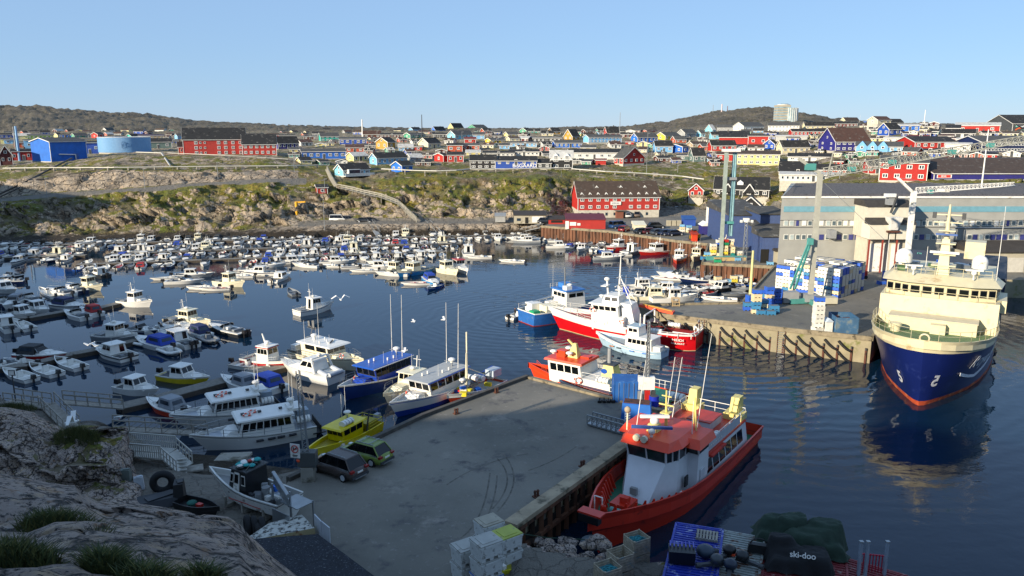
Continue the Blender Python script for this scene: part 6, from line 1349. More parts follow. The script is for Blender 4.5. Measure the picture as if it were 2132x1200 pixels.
def pilot(t,L=8,**k):
    B=2.9;R_=C_['red'];m=MB();hull(m,L,B,1.,1.5,[(0,R_),(.62,R_),(.7,BT_W)],DECK,inset=.4,rake=.8);m.build('hull',t);f=frus(-.12*L,.17*L,B*.66,.8,-.1*L,.14*L,B*.58,3.);cabin(t,f,BT_W,[('front',2,.05,.95,.55,.86),('right',3,.05,.95,.55,.86),('left',3,.05,.95,.55,.86)],1.2,BT_W,.18,sep=False)
    m=MB();m.box((.02*L,0,2.86),(.3*L,B*.64,.1),R_);m.build('red_band',t);m=MB();m.tube((0,0,3.1),(-.08*L,0,4.6),.16,WHITE,6,.08);m.build('mast',t);radome(t,.03*L,0,3.4,.34);rail(t,[(.2*L,B*.46,1.2),(.38*L,B*.34,1.35),(.5*L+.6,0,1.5),(.38*L,-B*.34,1.35),(.2*L,-B*.46,1.2)],.6,STEEL);rail(t,[(-.18*L,B*.47,1.),(-.48*L,B*.42,1.),(-.48*L,-B*.42,1.),(-.18*L,-B*.47,1.)],.6,STEEL)
V('pilot_boat','small dark red hulled boat with white wheelhouse at the pontoon end','boat',(592,768),(523,756),pilot,Lc=(6.5,9))
def longcab(t,L=12,hc=None,cc=None,rc=None,nside=7,low=None,edge=None,ants=True,**k):
    B=3.7;m=MB();hull(m,L,B,1.4,2.2,[(0,low or hc),(.35 if low else .5,hc),(.86,RUB if edge is None else edge),(.9,BT_W)],DECK,inset=.35,rake=1.2,thick=.14,tail=.92);m.build('hull',t)
    f=frus(-.4*L,.16*L,B*.78,1.1,-.4*L,.2*L,B*.74,3.25);cabin(t,f,cc,[('front',3,.03,.97,.55,.92),('right',nside,.02,.98,.5,.9),('left',nside,.02,.98,.5,.9)],1.3,rc,.3,rth=.14,frame=DGREY if cc is not BT_W else None)
    m=MB();m.box((-.1*L,0,3.27),(L*.66,B*.88,.1),edge or BT_W);m.build('roof_edge',t)
    for x in (-.2,-.1,0,.08):MB().cyl((x*L,.6 if x<0 else-.5,3.4),.1,.35,WHITE,6).build('roof_vent',t)
    radome(t,-.32*L,0,4.1,.42);m=MB();m.tube((-.32*L,0,3.3),(-.32*L,0,4.1),.1,STEEL,6);m.bar((-.32*L,-1,3.9),(-.32*L,1,3.9),.06,.06,STEEL);m.build('mast',t)
    if ants:antenna(t,-.3*L,1.,3.3,8.4,r=.045,tilt=(.2,.3));antenna(t,-.38*L,-1.2,3.3,8.,r=.045,tilt=(.2,.2));antenna(t,0,.9,3.3,1.6)
    lifebuoy(t,(.26*L,-.8,1.9),'y');m=MB();m.hexa(frus(.2*L,.33*L,B*.5,1.4,.2*L,.27*L,B*.4,2.0),cc);m.build('foredeck_trunk',t)
    for s_ in (1,-1):rail(t,[(.18*L,s_*B*.46,1.6),(.36*L,s_*B*.33,1.9),(.5*L+.8,0,2.2)],.7,STEEL,.025,1.1,True)
BLP=mat('#1C4FA8',.3)
V('cabin_boat','navy blue excursion boat with bright blue roof and two very tall aerials','excursion boat',(724,832),(846,782),longcab,Lc=(10,14),hc=mat('#16306E',.3),cc=mat('#1B3FA0',.35),rc=BLP)
V('cabin_boat','white boat with blue edged grey roof and blue bottom beside the near quay','excursion boat',(830,868),(962,806),longcab,Lc=(11,15),hc=BT_W,cc=BT_W,rc=mat('#A8AAA8',.5),low=mat('#1D3F98',.4),edge=mat('#1F4FB0',.4),nside=5)
V('fishing_boat','beige fishing boat moored between the blue and the white excursion boats','fishing boat',(812,838),(905,792),fisher,Lc=(9,12),hc='cream',cab='cream',B=3.3)
def clutter(t,L=9,**k):
    B=3;m=MB();O=mat('#D24A2A',.4);hull(m,L,B,1.,1.7,[(0,O),(.5,O),(.8,BT_W)],DECK,inset=.5,rake=.8);m.build('hull',t);m=MB()
    for i in range(22):c=rnd.choice([BLP,mat('#D8C52A',.5),WHITE,DGREY,REDP,CREAM]);m.box((rnd.uniform(-.4,.38)*L,rnd.uniform(-1,1),1.1+rnd.uniform(0,.9)),(rnd.uniform(.25,.8),rnd.uniform(.25,.7),rnd.uniform(.2,.6)),c,rnd.uniform(0,3))
    m.build('fishing_gear',t);canister(t,-.05*L,.2,2.2,1.2,.33,'y');canister(t,.1*L,.2,2.6,1.2,.33,'y');m=MB();m.tube((.18*L,0,1),(.18*L,0,8.5),.09,CREAM,6);m.tube((.22*L,0,1),(.22*L,.2,6.),.07,CREAM,6);m.bar((.18*L,0,4),(-.2*L,0,2.2),.1,.1,CREAM);m.build('mast',t);radome(t,.28*L,0,2.6,.35)
    m=MB();m.box((-.3*L,.6,2.4),(1.5,1.1,.9),mat('#A9B4BE',.5));m.build('engine_box',t);m=MB();m.bar((-.25*L,-.8,1.7),(-.62*L,-1.,2.),1.1,.12,BLP);m.build('blue_tarp',t)
V('working_boat','orange red working boat heaped with blue and yellow gear against the quay','fishing boat',(948,842),(1030,805),clutter,Lc=(8,11))
def yellow(t,L=10,**k):
    Y_=mat('#D9C400',.35);B=2.8;m=MB();hull(m,L,B,1.2,1.9,[(0,Y_),(.5,Y_),(.8,Y_)],mat('#9E8E1C',.6),inset=.5,rake=1.,thick=.14);m.build('hull',t);f=frus(-.18*L,.13*L,B*.66,1.0,-.2*L,.15*L,B*.64,2.7);cabin(t,f,Y_,[('front',3,.03,.97,.5,.95),('right',3,.05,.95,.5,.95),('left',3,.05,.95,.5,.95)],1.5,Y_,.3,rth=.18)
    canister(t,.02*L,.5,3.15,1.3,.36,'x');radome(t,-.12*L,-.4,3.6,.36);m=MB();m.tube((-.12*L,-.4,2.8),(-.12*L,-.4,3.6),.08,STEEL,6);m.build('mast',t);antenna(t,-.15*L,-.8,2.8,4.2,r=.03);antenna(t,-.1*L,-.9,2.8,3.2,r=.03);m=MB();m.bar((-.2*L,-1.2,1.2),(-.25*L,-1.2,3.4),.1,.1,DGREY);m.bar((-.2*L,1.2,1.2),(-.25*L,1.2,3.4),.1,.1,DGREY);m.box((-.36*L,0,1.3),(1.6,1.5,.9),mat('#8F8418',.6));m.build('gantry',t)
    rail(t,[(-.24*L,B*.46,1.2),(-.48*L,B*.42,1.2),(-.48*L,-B*.42,1.2),(-.24*L,-B*.46,1.2)],.8,mat('#C9B81E',.5),.04);outboard(t,-.52*L,0,.8,1.4,mat('#8C9196',.4))
V('rescue_boat','bright yellow boat with white raft canister on its cabin beside the parked cars','boat',(650,962),(778,892),yellow,Lc=(8,9.3),zs=.72)
RIBp=V('dinghy','black and white inflatable boat between the yellow boat and the cars','dinghy',(668,975),(745,915),rib,Lc=(5.5,7),col='w')
# ---- motor dinghy with a person under way
def person(parent,p,rz=0.,col='#1B1F24',sit=True,name='person',label=None,s=1.,hat=None):
    me=bpy.data.meshes.new('body'); 
    if sit:J=[((0,0,.0),.15),((0,0,.28),.15),((0,0,.5),.13),((0,0,.6),.06),((.12,.1,0),.09),((.45,.12,0),.07),((.47,.12,-.42),.05),((.12,-.1,0),.09),((.45,-.12,0),.07),((.47,-.12,-.42),.05),((.02,.2,.48),.06),((.12,.27,.22),.05),((.34,.2,.15),.04),((.02,-.2,.48),.06),((-.1,-.27,.22),.05),((-.28,-.2,.15),.04)]
    else:J=[((0,0,.92),.13),((0,0,1.2),.14),((0,0,1.42),.12),((0,0,1.52),.06),((0,.1,.85),.09),((.03,.11,.48),.07),((0,.11,.06),.05),((0,-.1,.85),.09),((-.04,-.11,.48),.07),((-.06,-.11,.06),.05),((0,.2,1.4),.06),((.05,.26,1.12),.05),((.15,.24,.9),.04),((0,-.2,1.4),.06),((.02,-.26,1.12),.05),((.1,-.24,.9),.04)]
    E=[(0,1),(1,2),(2,3),(0,4),(4,5),(5,6),(0,7),(7,8),(8,9),(2,10),(10,11),(11,12),(2,13),(13,14),(14,15)]
    me.from_pydata([j[0] for j in J],E,[]);o=bpy.data.objects.new('tmp',me);sc.collection.objects.link(o);md=o.modifiers.new('s','SKIN');o.modifiers.new('u','SUBSURF').levels=1
    for i,v_ in enumerate(me.skin_vertices[0].data):v_.radius=(J[i][1],J[i][1])
    me.skin_vertices[0].data[0].use_root=True
    dg=bpy.context.evaluated_depsgraph_get();nm=bpy.data.meshes.new_from_object(o.evaluated_get(dg));bpy.data.objects.remove(o);nm.materials.clear();nm.materials.append(mat(col,.8))
    t=thing(name,label,'person',p,rz);t.scale=(s,)*3;b=bpy.data.objects.new('body',nm);sc.collection.objects.link(b);b.parent=t
    zt=.6 if sit else 1.52;sk=mat('#B98468',.6);m=MB();m.sph((.02,0,zt+.14),.1,sk,10,1.2);m.box((.12,0,zt+.13),(.03,.03,.04),sk);m.build('head',t);m=MB();m.sph((-.01,0,zt+.18),.11,mat(hat or '#241C16',.8),10,.95,4,True);m.build('hair' if not hat else 'hat',t);return t
db=V('skiff','white motor dinghy under way with a dark clad person beside the blue trawler','dinghy',(1093,656),(1068,664),skiff,Lc=(4.8,5.5));person(None,db.location+Vector((-.6,0,.55)),db.rotation_euler.z,label='person in dark clothes sitting in the moving dinghy')
# ---- blue trawler
def btrawl(t,L=18,**k):
    Bl=mat('#2A62A8',.4,var=.15,dirt=('#7A7F84',.12,1));B=5.6;m=MB();hull(m,L,B,2.6,3.6,[(0,mat('#8A2B20',.6)),(.06,Bl),(.55,Bl),(.93,BT_W)],mat('#7C8F86',.7),inset=.9,rake=1.2,tail=.9,thick=.16,round_=.1);m.build('hull',t);f=frus(-.08*L,.18*L,B*.7,2.2,-.07*L,.16*L,B*.64,5.9);cabin(t,f,BT_W,[('front',4,.04,.96,.68,.88),('right',2,.1,.95,.68,.88),('left',3,.05,.95,.66,.86),('back',3,.1,.9,.68,.88)],.6,mat('#2E6BB0',.4),.25,rth=.25)
    m=MB()
    for c_,d_,mt_ in (((-.36*L,.9,2.9),(1.8,1.8,1.9),BT_W),((-.25*L,-1,2.8),(2.4,1.9,1.7),CREAM),((-.45*L,-1.2,2.5),(1.1,1.2,.9),TC['green']),((-.14*L,1,2.8),(1.4,1.5,1.6),BT_W)):m.box(c_,d_,mt_)
    m.build('deck_boxes',t);m=MB();m.bar((-.48*L,1.6,3.4),(-.1*L,1.4,4.4),.5,.15,STEEL);m.tube((.0,0,6.1),(0,0,10.5),.12,STEEL,6);m.bar((0,-1,9.3),(0,1,9.3),.08,.08,STEEL);m.box((.05*L,1,6.6),(1.4,1.4,.9),mat('#3A78BC',.5));m.box((-.02*L,-1,6.5),(1.,1,.8),WHITE);m.build('mast',t);antenna(t,-.08*L,1.5,6,5);radome(t,.06*L,0,6.6,.5)
    rail(t,[(-.1*L,B*.32,6.1),(.16*L,B*.3,6.1)],.8,WHITE);rail(t,[(-.48*L,B*.42,2.6),(-.1*L,B*.48,2.6)],.9,WHITE)
t=V('trawler','blue hulled trawler with white wheelhouse behind the red trawler','trawler',(1235,652),(1112,672),btrawl,Lc=(14,19),zs=.74)
# ---- red trawler with white upperworks
RD=mat('#C0121A',.3,var=.1,scale=.6,dirt=('#7A1712',.12,.8));RDK=mat('#A3262A',.6)
def heidi(t,L=23,**k):
    B=6.4;wf=lambda tt:BT_W if tt>.42 else RD;m=MB();hull(m,L,B,3.2,4.7,[(0,mat('#B9A67A',.8)),(.035,RD),(.6,wf),(.9,BT_W)],RDK,inset=.9,rake=1.9,tail=.92,thick=.16,round_=.35,t0=.5,p=2.1,flare=.1,draft=.8);m.build('hull',t)
    m=MB();m.hexa(frus(-.02*L,.2*L,B*.8,2.,-.02*L,.21*L,B*.78,4.9),BT_W);m.build('deckhouse',t)
    f=frus(.02*L,.2*L,B*.7,4.9,.03*L,.22*L,B*.68,7.);cabin(t,f,BT_W,[('front',5,.03,.97,.5,.85),('left',4,.05,.95,.5,.85),('right',4,.05,.95,.5,.85)],1.4,BT_W,.25,name='wheelhouse',rth=.15)
    f=frus(.03*L,.15*L,B*.5,7.15,.04*L,.14*L,B*.42,8.6);cabin(t,f,BT_W,[('front',3,.05,.95,.35,.85),('left',2,.05,.95,.35,.85)],.8,BT_W,.15,name='upper_bridge')
    m=MB();m.hexa([(-.1*L,-1.7,2),(-.02*L,-1.7,2),(-.02*L,1.7,2),(-.1*L,1.7,2),(-.045*L,-1.2,7.2),(.03*L,-1.2,7.4),(.03*L,1.2,7.4),(-.045*L,1.2,7.2)],BT_W);m.build('funnel',t)
    m=MB();m.tube((.06*L,0,8.6),(.055*L,0,16.5),.16,WHITE,8,.06);m.tube((.06*L,0,12.5),(-.05*L,1,7.2),.07,WHITE,6);m.tube((.06*L,0,12.),(-.05*L,-1,7.2),.07,WHITE,6);m.bar((.06*L,-1.6,10.6),(.06*L,1.6,10.6),.12,.12,WHITE);m.bar((.06*L,-1.,12.2),(.06*L,1.,12.2),.08,.08,WHITE);m.box((.06*L,0,9.6),(.9,.9,.1),WHITE);m.tube((.14*L,0,8.6),(.15*L,0,11.4),.14,WHITE,8);m.box((.16*L,0,10.2),(.8,1.6,.12),WHITE);m.sph((.15*L,0,11.5),.4,WHITE);m.build('mast',t)
    for y in (-1.4,1.4):antenna(t,.04*L,y,8.6,3.6,r=.03)
    radome(t,.17*L,.8,8.2,.4);lifebuoy(t,(-.01*L,B*.41,4.2),'y');lifebuoy(t,(.2*L,B*.4,5.9),'y',.38)
    for s_ in (1,-1):rail(t,[(.1*L,s_*B*.49,3.4),(.25*L,s_*B*.44,3.75),(.38*L,s_*B*.28,4.35),(.5*L+1.6,0,5)],.8,WHITE,.04,1.3);rail(t,[(-.12*L,s_*B*.5,2.5),(-.4*L,s_*B*.47,2.5)],.95,WHITE,.04,1.4)
    m=MB();prev=None
    for i in range(13):
        a=math.pi*i/12;p_=(-.47*L+math.cos(a+math.pi/2)*-0-.0-abs(math.sin(a))*0.6,math.cos(a)*B*.42,3.5)
        if prev:m.tube(prev,p_,.1,WHITE,6)
        prev=p_
    m.tube((-.47*L,B*.42,3.5),(-.36*L,B*.42,3.5),.1,WHITE,6);m.tube((-.47*L,-B*.42,3.5),(-.36*L,-B*.42,3.5),.1,WHITE,6)
    for y in (-2.6,-1,1,2.6):m.tube((-.48*L,y,2.5),(-.48*L,y,3.5),.06,WHITE,5)
    m.build('stern_rail',t);canister(t,-.25*L,2.6,3.3,1.5,.4,'x');canister(t,-.33*L,0,3.9,1.6,.42,'x')
    m=MB()
    for s_ in (-1,1):m.tube((-.16*L,s_*2.3,1.6),(-.16*L,s_*2.1,5.8),.13,WHITE,6)
    m.tube((-.16*L,-2.1,5.8),(-.16*L,2.1,5.8),.13,WHITE,6);m.tube((-.16*L,0,5.8),(-.3*L,0,2.4),.09,DGREY,6);m.build('gantry',t);m=MB()
    for i in range(26):m.box((rnd.uniform(-.3,-.08)*L,rnd.uniform(-2.4,2.4),rnd.uniform(1.8,4.2)),(rnd.uniform(.2,.9),rnd.uniform(.2,.9),rnd.uniform(.2,.7)),rnd.choice([DGREY,GREY,WHITE,BLACK,REDP,STEEL,mat('#6B4B38',.8)]),rnd.uniform(0,3));m.build('deck_gear',t)
    m=MB();m.bar((-.28*L,-2.9,5.2),(-.04*L,-2.9,6.0),1.,.5,ORANGE);m.bar((-.27*L,-2.9,5.5),(-.06*L,-2.9,6.3),.5,.1,mat('#E0A838',.5));m.build('rescue_dinghy',t)
    flag(t,(-.49*L,0,4.9));antenna(t,-.49*L,0,3.2,2.2,r=.04,name='flagstaff')
    for x in (.28,.33):m=MB();m.tube((x*L,B*.3,3.6),(x*L,3.28*(1-(x/.5)**2.1)-.05,3.6),.14,DGREY,10);m.build('porthole',t)
    text('lettering','HEIDI',.62,WHITE,t,(-.4*L,B*.468,1.95),(math.pi/2,0,math.pi+R(5)),.03);text('lettering','ILULISSAT',.4,WHITE,t,(-.4*L,B*.46,1.35),(math.pi/2,0,math.pi+R(5)),.03)
V('trawler','big red trawler with white wheelhouse, gantry and red flag at the pier','trawler',(1168,686),(1452,724),heidi,Lc=(20,25),zs=.69)
def palew(t,L=12,**k):
    Pb=mat('#A9C4D6',.4,var=.1,dirt=('#7F8F96',.15,1.2));B=3.9;m=MB();hull(m,L,B,1.3,2.3,[(0,mat('#5A6B70',.7)),(.05,Pb),(.72,mat('#4E6E86',.5)),(.75,Pb),(.94,BT_W)],mat('#9BA8AC',.7),inset=.5,rake=1.1,round_=.35,tail=.9,flare=.05);m.build('hull',t)
    f=frus(-.36*L,.06*L,B*.66,.9,-.35*L,.04*L,B*.62,2.9);cabin(t,f,BT_W,[('left',5,.08,.95,.5,.82),('front',2,.15,.85,.5,.82)],1.0,BT_W,.2);f=frus(-.14*L,.05*L,B*.5,3.,-.13*L,.04*L,B*.48,4.4);cabin(t,f,BT_W,[('left',2,.1,.9,.45,.8),('front',3,.08,.92,.45,.8)],1.,mat('#9DB0BA',.5),.12,name='wheelhouse')
    m=MB();m.tube((-.1*L,0,4.4),(-.1*L,0,6.4),.07,WHITE,6);m.build('mast',t);m=MB();m.box((-.42*L,.5,1.4),(1.,.9,.8),BT_W);m.build('locker',t)
    for x in (-.3,-.1,.12,.25):m=MB();m.tube((x*L-.3,B*.5*(1-max(0,x-.0)*.9)+.05,.85),(x*L+.3,B*.5*(1-max(0,x)*.9)+.05,.85),.1,[FEND,mat('#B5713A',.6),mat('#3A78C0',.5),REDP][int(x*100)%4],6);m.build('fender',t)
V('wooden_ship','pale blue wooden boat with white cabin moored alongside the red trawler','boat',(1266,722),(1372,743),palew,Lc=(9,12),zs=.8)
OR=mat('#D9421E',.35,var=.06);YC=mat('#D9C878',.45)
def redwork(t,L=20,**k):
    B=5.4;m=MB();wf=lambda tt:OR if tt>.8 else BT_W;hull(m,L,B,2.0,3.0,[(0,OR),(.5,wf),(.92,OR)],RDK,inset=.8,rake=1.2,thick=.15);m.build('hull',t);f=frus(.12*L,.34*L,B*.72,2.,.14*L,.36*L,B*.66,4.9);cabin(t,f,BT_W,[('front',3,.03,.97,.55,.88),('right',4,.05,.95,.55,.88),('left',4,.05,.95,.55,.88)],1.3,OR,.3,name='wheelhouse',rth=.3)
    m=MB();m.hexa(frus(-.06*L,.12*L,B*.72,1.6,-.06*L,.12*L,B*.72,3.2),BT_W);m.build('deckhouse',t);m=MB();m.hexa(frus(-.06*L,.03*L,1.8,3.2,-.04*L,.02*L,1.2,5.2),YC);m.box((-.01*L,0,5.25),(1.5,1.4,.15),DGREY);m.tube((0,0,5.2),(0,0,7.4),.22,GREY,10);m.build('funnel',t);m=MB();m.tube((.035*L*.3,0.72,4.3),(.035*L*.3,.8,4.3),.35,BLP,14);m.build('funnel_badge',t)
    m=MB();m.hexa(frus(.2*L,.27*L,.9,5.2,.22*L,.24*L,.3,7.2),YC);m.bar((.22*L,0,6.5),(.28*L,0,7.6),.2,.2,YC);m.build('mast',t)
    for x,y in ((.34,1.2),(.3,-.8),(.24,.9)):radome(t,x*L,y,5.9,.4)
    m=MB();m.box((.3*L,.5,5.6),(1.,.9,1.1),OR);m.box((.18*L,-.5,5.3),(1.4,.8,.2),OR);m.build('roof_locker',t);canister(t,-.02*L,2.,3.6,1.4,.4,'x');lifebuoy(t,(.14*L,B*.4,2.9),'y',.42)
    for s_ in (1,-1):rail(t,[(-.06*L,s_*B*.36,3.2),(.12*L,s_*B*.36,3.2)],.9,WHITE,.035);rail(t,[(-.5*L,s_*B*.45,2.),(-.08*L,s_*B*.48,2.)],1.1,WHITE,.04,.6)
    m=MB();m.box((-.25*L,0,2.0),(.3*L,3.4,.5),TC['green']);m.box((-.22*L,1.2,2.5),(2.4,1.6,.8),CREAM);m.build('net_heap',t);canister(t,-.44*L,1.2,3.0,1.7,.55,'x');rail(t,[(.36*L,2,2.8),(.5*L,0,3)],.6,ORANGE)
V('workboat','red and white workboat with orange roof and yellow funnel behind the near quay','workboat',(1122,800),(1430,868),redwork,Lc=(18,24),zs=.76)
# ---- the near red passenger vessel
def near(t,L=24.7,**k):
    B=6.7;RN=mat('#C4301C',.38,var=.12,scale=.5,dirt=('#7C2014',.12,.7));RND=mat('#B4382A',.5,var=.1);m=MB();hull(m,L,B,1.75,3.35,[(0,RN),(.12,RN),(.55,mat('#8C2417',.5)),(.6,RN),(.95,RN)],mat('#1E6B50',.6),inset=1.15,rake=1.5,tail=.96,thick=.14,t0=.58,p=2.0,draft=.8);m.build('hull',t)
    X=L/2;m=MB();m.box((X+1.25,0,3.1),(.5,1.5,.5),BLACK);m.box((X+1.0,0,3.4),(.8,1.7,.12),RN);m.build('bow_fender',t)
    m=MB()   # bulwark stays
    for i in range(9):
        for s_ in (1,-1):
            x=X-.6-i*.75;b_=B/2*(1-max(0,((x/L+.5)-.58)/.42)**2)-.2;zt_=1.75+1.6*max(0,x/L+.5-.15)**2/.72;m.hexa([(x-.05,s_*b_,zt_-1.1),(x+.05,s_*b_,zt_-1.1),(x+.05,s_*(b_-.55),zt_-1.1),(x-.05,s_*(b_-.55),zt_-1.1),(x-.05,s_*b_,zt_-.05),(x+.05,s_*b_,zt_-.05),(x+.05,s_*(b_-.1),zt_-.05),(x-.05,s_*(b_-.1),zt_-.05)],RN)
    m.build('bulwark_stays',t)
    W=mat('#D3D6D8',.35,var=.05);a=X-5.0
    # faceted front house
    pts_b=[(a,-.9),(a,.9),(a-2.6,2.2),(a-6.6,2.3),(a-6.6,-2.3),(a-2.6,-2.2)];pts_t=[(a-2.2,-1.5),(a-2.2,1.5),(a-3.3,2.0),(a-6.6,2.1),(a-6.6,-2.1),(a-3.3,-2.0)]
    m=MB();zb,zt_=.9,4.15;P=[(x,y,zb) for x,y in pts_b]+[(x,y,zt_) for x,y in pts_t];m.add(P,[(i,(i+1)%6,6+(i+1)%6,6+i) for i in range(6)]+[tuple(range(6,12))],W);m.build('front_house',t)
    # wheelhouse glass band with pillars
    gb=[(x,y,zt_) for x,y in pts_t];gt=[(x+(.35 if x>a-4 else 0),y*1.06,5.35) for x,y in pts_t];m=MB();m.add(gb+gt,[(i,(i+1)%6,6+(i+1)%6,6+i) for i in range(6)],mat('#2A3236',.05,var=.3));m.build('wheelhouse_windows',t)
    for i in range(6):
        m=MB();m.bar(gb[i],gt[i],.12,.12,W);j=(i+1)%6
        for f in ((.5,) if i in (0,1,5) else (.33,.66)):m.bar(Vector(gb[i]).lerp(Vector(gb[j]),f),Vector(gt[i]).lerp(Vector(gt[j]),f),.1,.1,W)
        m.build('window_pillar',t)
    RO=mat('#D8401E',.4,var=.08);m=MB();r0=[(a-1.55,-1.9),(a-1.55,1.9),(a-3.0,2.4),(a-7.2,2.4),(a-7.2,-2.4),(a-3.0,-2.4)];r1=[(a-2.2,-1.7),(a-2.2,1.7),(a-3.3,1.9),(a-7.2,1.9),(a-7.2,-1.9),(a-3.3,-1.9)]
    P=[(x,y,5.25) for x,y in r0]+[(x,y,5.75) for x,y in r1];m.add(P,[(i,(i+1)%6,6+(i+1)%6,6+i) for i in range(6)]+[tuple(range(6,12)),tuple(range(5,-1,-1))],RO);m.build('wheelhouse_roof',t)
    for s_ in (1,-1):
        wq=frus(a-6.9,a-4.6,1.0,.9,a-6.9,a-4.9,.9,4.2);wq=[(x,y+s_*2.45,z) for x,y,z in wq];m=MB();m.hexa(wq,W);m.build('wing_house',t);wq=[(x,y+s_*2.45,z) for x,y,z in frus(-6.9+a,a-4.9,.9,4.2,-6.9+a,a-4.6,1.,5.1)];m=MB();m.hexa(wq,GLASS);m.build('wing_windows',t)
        for q in ((1,5),(2,6)):m=MB();m.bar(wq[q[0]],wq[q[1]],.1,.1,W);m.build('window_pillar',t)
        m=MB();m.hexa([(x,y+s_*2.6,z) for x,y,z in frus(a-7.2,a-4.0,1.5,4.95,a-7.2,a-4.6,.9,5.5)],RO);m.build('wing_roof',t)
    # passenger cabin with side windows
    f=frus(-X+3.6,a-6.4,6.0,.9,-X+4.1,a-5.8,5.6,3.45);cabin(t,f,W,[('left',6,.06,.9,.42,.86),('right',6,.06,.9,.42,.86)],0.0,RND,.1,name='passenger_cabin',rth=.1)
    MB().box((a-5.6,2.98,2.0),(.8,.08,1.8),mat('#C2C8CC',.4)).build('door',t);MB().box((a-3.9,2.42,2.4),(.55,.1,.8),GLASS).build('window',t)
    lifebuoy(t,(a-2.9,2.5,1.6),'y',.38)
    for x,y,l,w_ in ((-1.,.3,3.2,2.4),(-5.2,.3,2.6,2.)):m=MB();m.box((x,y,3.9),(l,w_,.7),mat('#B9BDC0',.5));m.box((x,y,4.28),(l+.1,w_+.1,.08),RND);m.build('roof_box',t)
    for s_ in (1,-1):rail(t,[(a-8.2,s_*2.7,3.5),(-X+3.9,s_*2.7,3.5)],1.,WHITE,.035,1.2);m=MB();m.box((-2.5,s_*2.75,4.0),(9.,.03,.8),mat('#B3B7BC',.5));m.build('windbreak',t)
    rail(t,[(-X+3.9,-2.7,3.5),(-X+3.9,2.7,3.5)],1.,WHITE,.035,1.2)
    canister(t,a-9.4,2.4,3.95,1.3,.38,'x');canister(t,a-8.0,2.4,3.95,1.1,.38,'x');m=MB();m.box((a-8.7,2.9,3.3),(3.,.5,.15),RN);m.build('raft_cradle',t)
    for s_ in (1,-1):m=MB();m.hexa(frus(-X+3.4,-X+4.6,.9,3.5,-X+3.3,-X+4.3,.7,5.4),YC);m.box((-X+4.2,0,3.8),(1.4,1.6,.6),YC);m.build('funnel',t,(0,s_*1.9,0))
    m=MB();m.tube((a-5.4,0,5.6),(a-5.2,0,8.6),.14,YC,8,.06);m.bar((a-5.3,-.6,7.4),(a-5.3,.6,7.4),.1,.1,YC);m.box((a-5.3,0,6.8),(.7,.7,.08),YC);m.bar((a-5.3,-.4,8.1),(a-5.3,.4,8.1),.08,.08,YC);m.build('mast',t)
    m=MB();m.box((a-3.9,-.3,5.95),(.9,.9,.7),YC,0,.8,.8);m.sph((a-3.9,-.3,6.5),.35,WHITE);m.box((a-3.9,-.3,6.85),(.25,2.2,.2),WHITE,.6);m.build('radar',t);m=MB();m.tube((a-2.6,.1,5.6),(a-2.6,.1,6.2),.12,WHITE,8);m.sph((a-2.6,.1,6.2),.28,WHITE);m.box((a-2.6,.1,6.5),(.22,3.0,.2),mat('#3A5A96',.5),.5);m.build('radar',t)
    for y in (-.25,.35):m=MB();m.tube((a-2.0,y-.5,5.75),(a-1.75,y-.5,5.75),.26,mat('#D8D4B8',.2),12);m.build('searchlight',t)
    m=MB();m.tube((a-3.4,-2.3,5.5),(a-3.4,-2.3,6.9),.07,CREAM,6);m.sph((a-3.4,-2.3,7.1),.26,mat('#A89A80',.8));m.build('lamp_post',t)
    for x,y,h_,tl in ((a-6.6,2.,7.5,(.6,.9)),(a-3.5,-1.6,5.6,(.4,.7)),(a-6.6,-.6,5.2,(.5,.6)),(a-6.9,-.2,5.2,(.5,.7)),(a-5.4,2.1,2.6,(0,0))):antenna(t,x,y,5.5,h_,r=.04,tilt=(-tl[0],tl[1]*.6))
    m=MB();m.tube((a-6.9,1.6,5.5),(a-6.5,1.8,8),.06,YC,5);m.tube((a-6.2,2.1,5.5),(a-6.5,1.8,8),.06,YC,5);m.build('tripod',t);m=MB();m.box((X-3.6,0,1.9),(1.6,1.4,.8),RN);m.box((X-3.4,.2,2.5),(.5,.6,.5),RN);m.tube((X-2.4,-.4,2),(X-2.4,.6,2),.25,TEAL,10);m.build('anchor_winch',t)
    m=MB();m.box((a-.55,-.2,2.2),(.3,.5,.5),mat('#8A8A88',.6));m.build('foghorn_box',t);m=MB();m.tube((X-1.,-.9,2.1),(X-1.,-.9,3.5),.05,WHITE,5);m.tube((X-1.,-.3,2.1),(X-1.,-.3,3.5),.05,WHITE,5);m.bar((X-1,-.9,3.5),(X-1,-.3,3.5),.06,.06,WHITE);m.build('bow_frame',t)
    m=MB();m.sph((X+1.0,0,1.2),.75,mat('#5E6C74',.7),12,.6);m.build('bow_buoy',t)
t=thing('passenger_vessel','bright red passenger vessel with white deckhouse and orange wheelhouse roof at the near quay','ship',((5.8+20.1)/2,(47.1+67.2)/2,0),math.atan2(47.1-67.2,5.8-20.1));near(t)
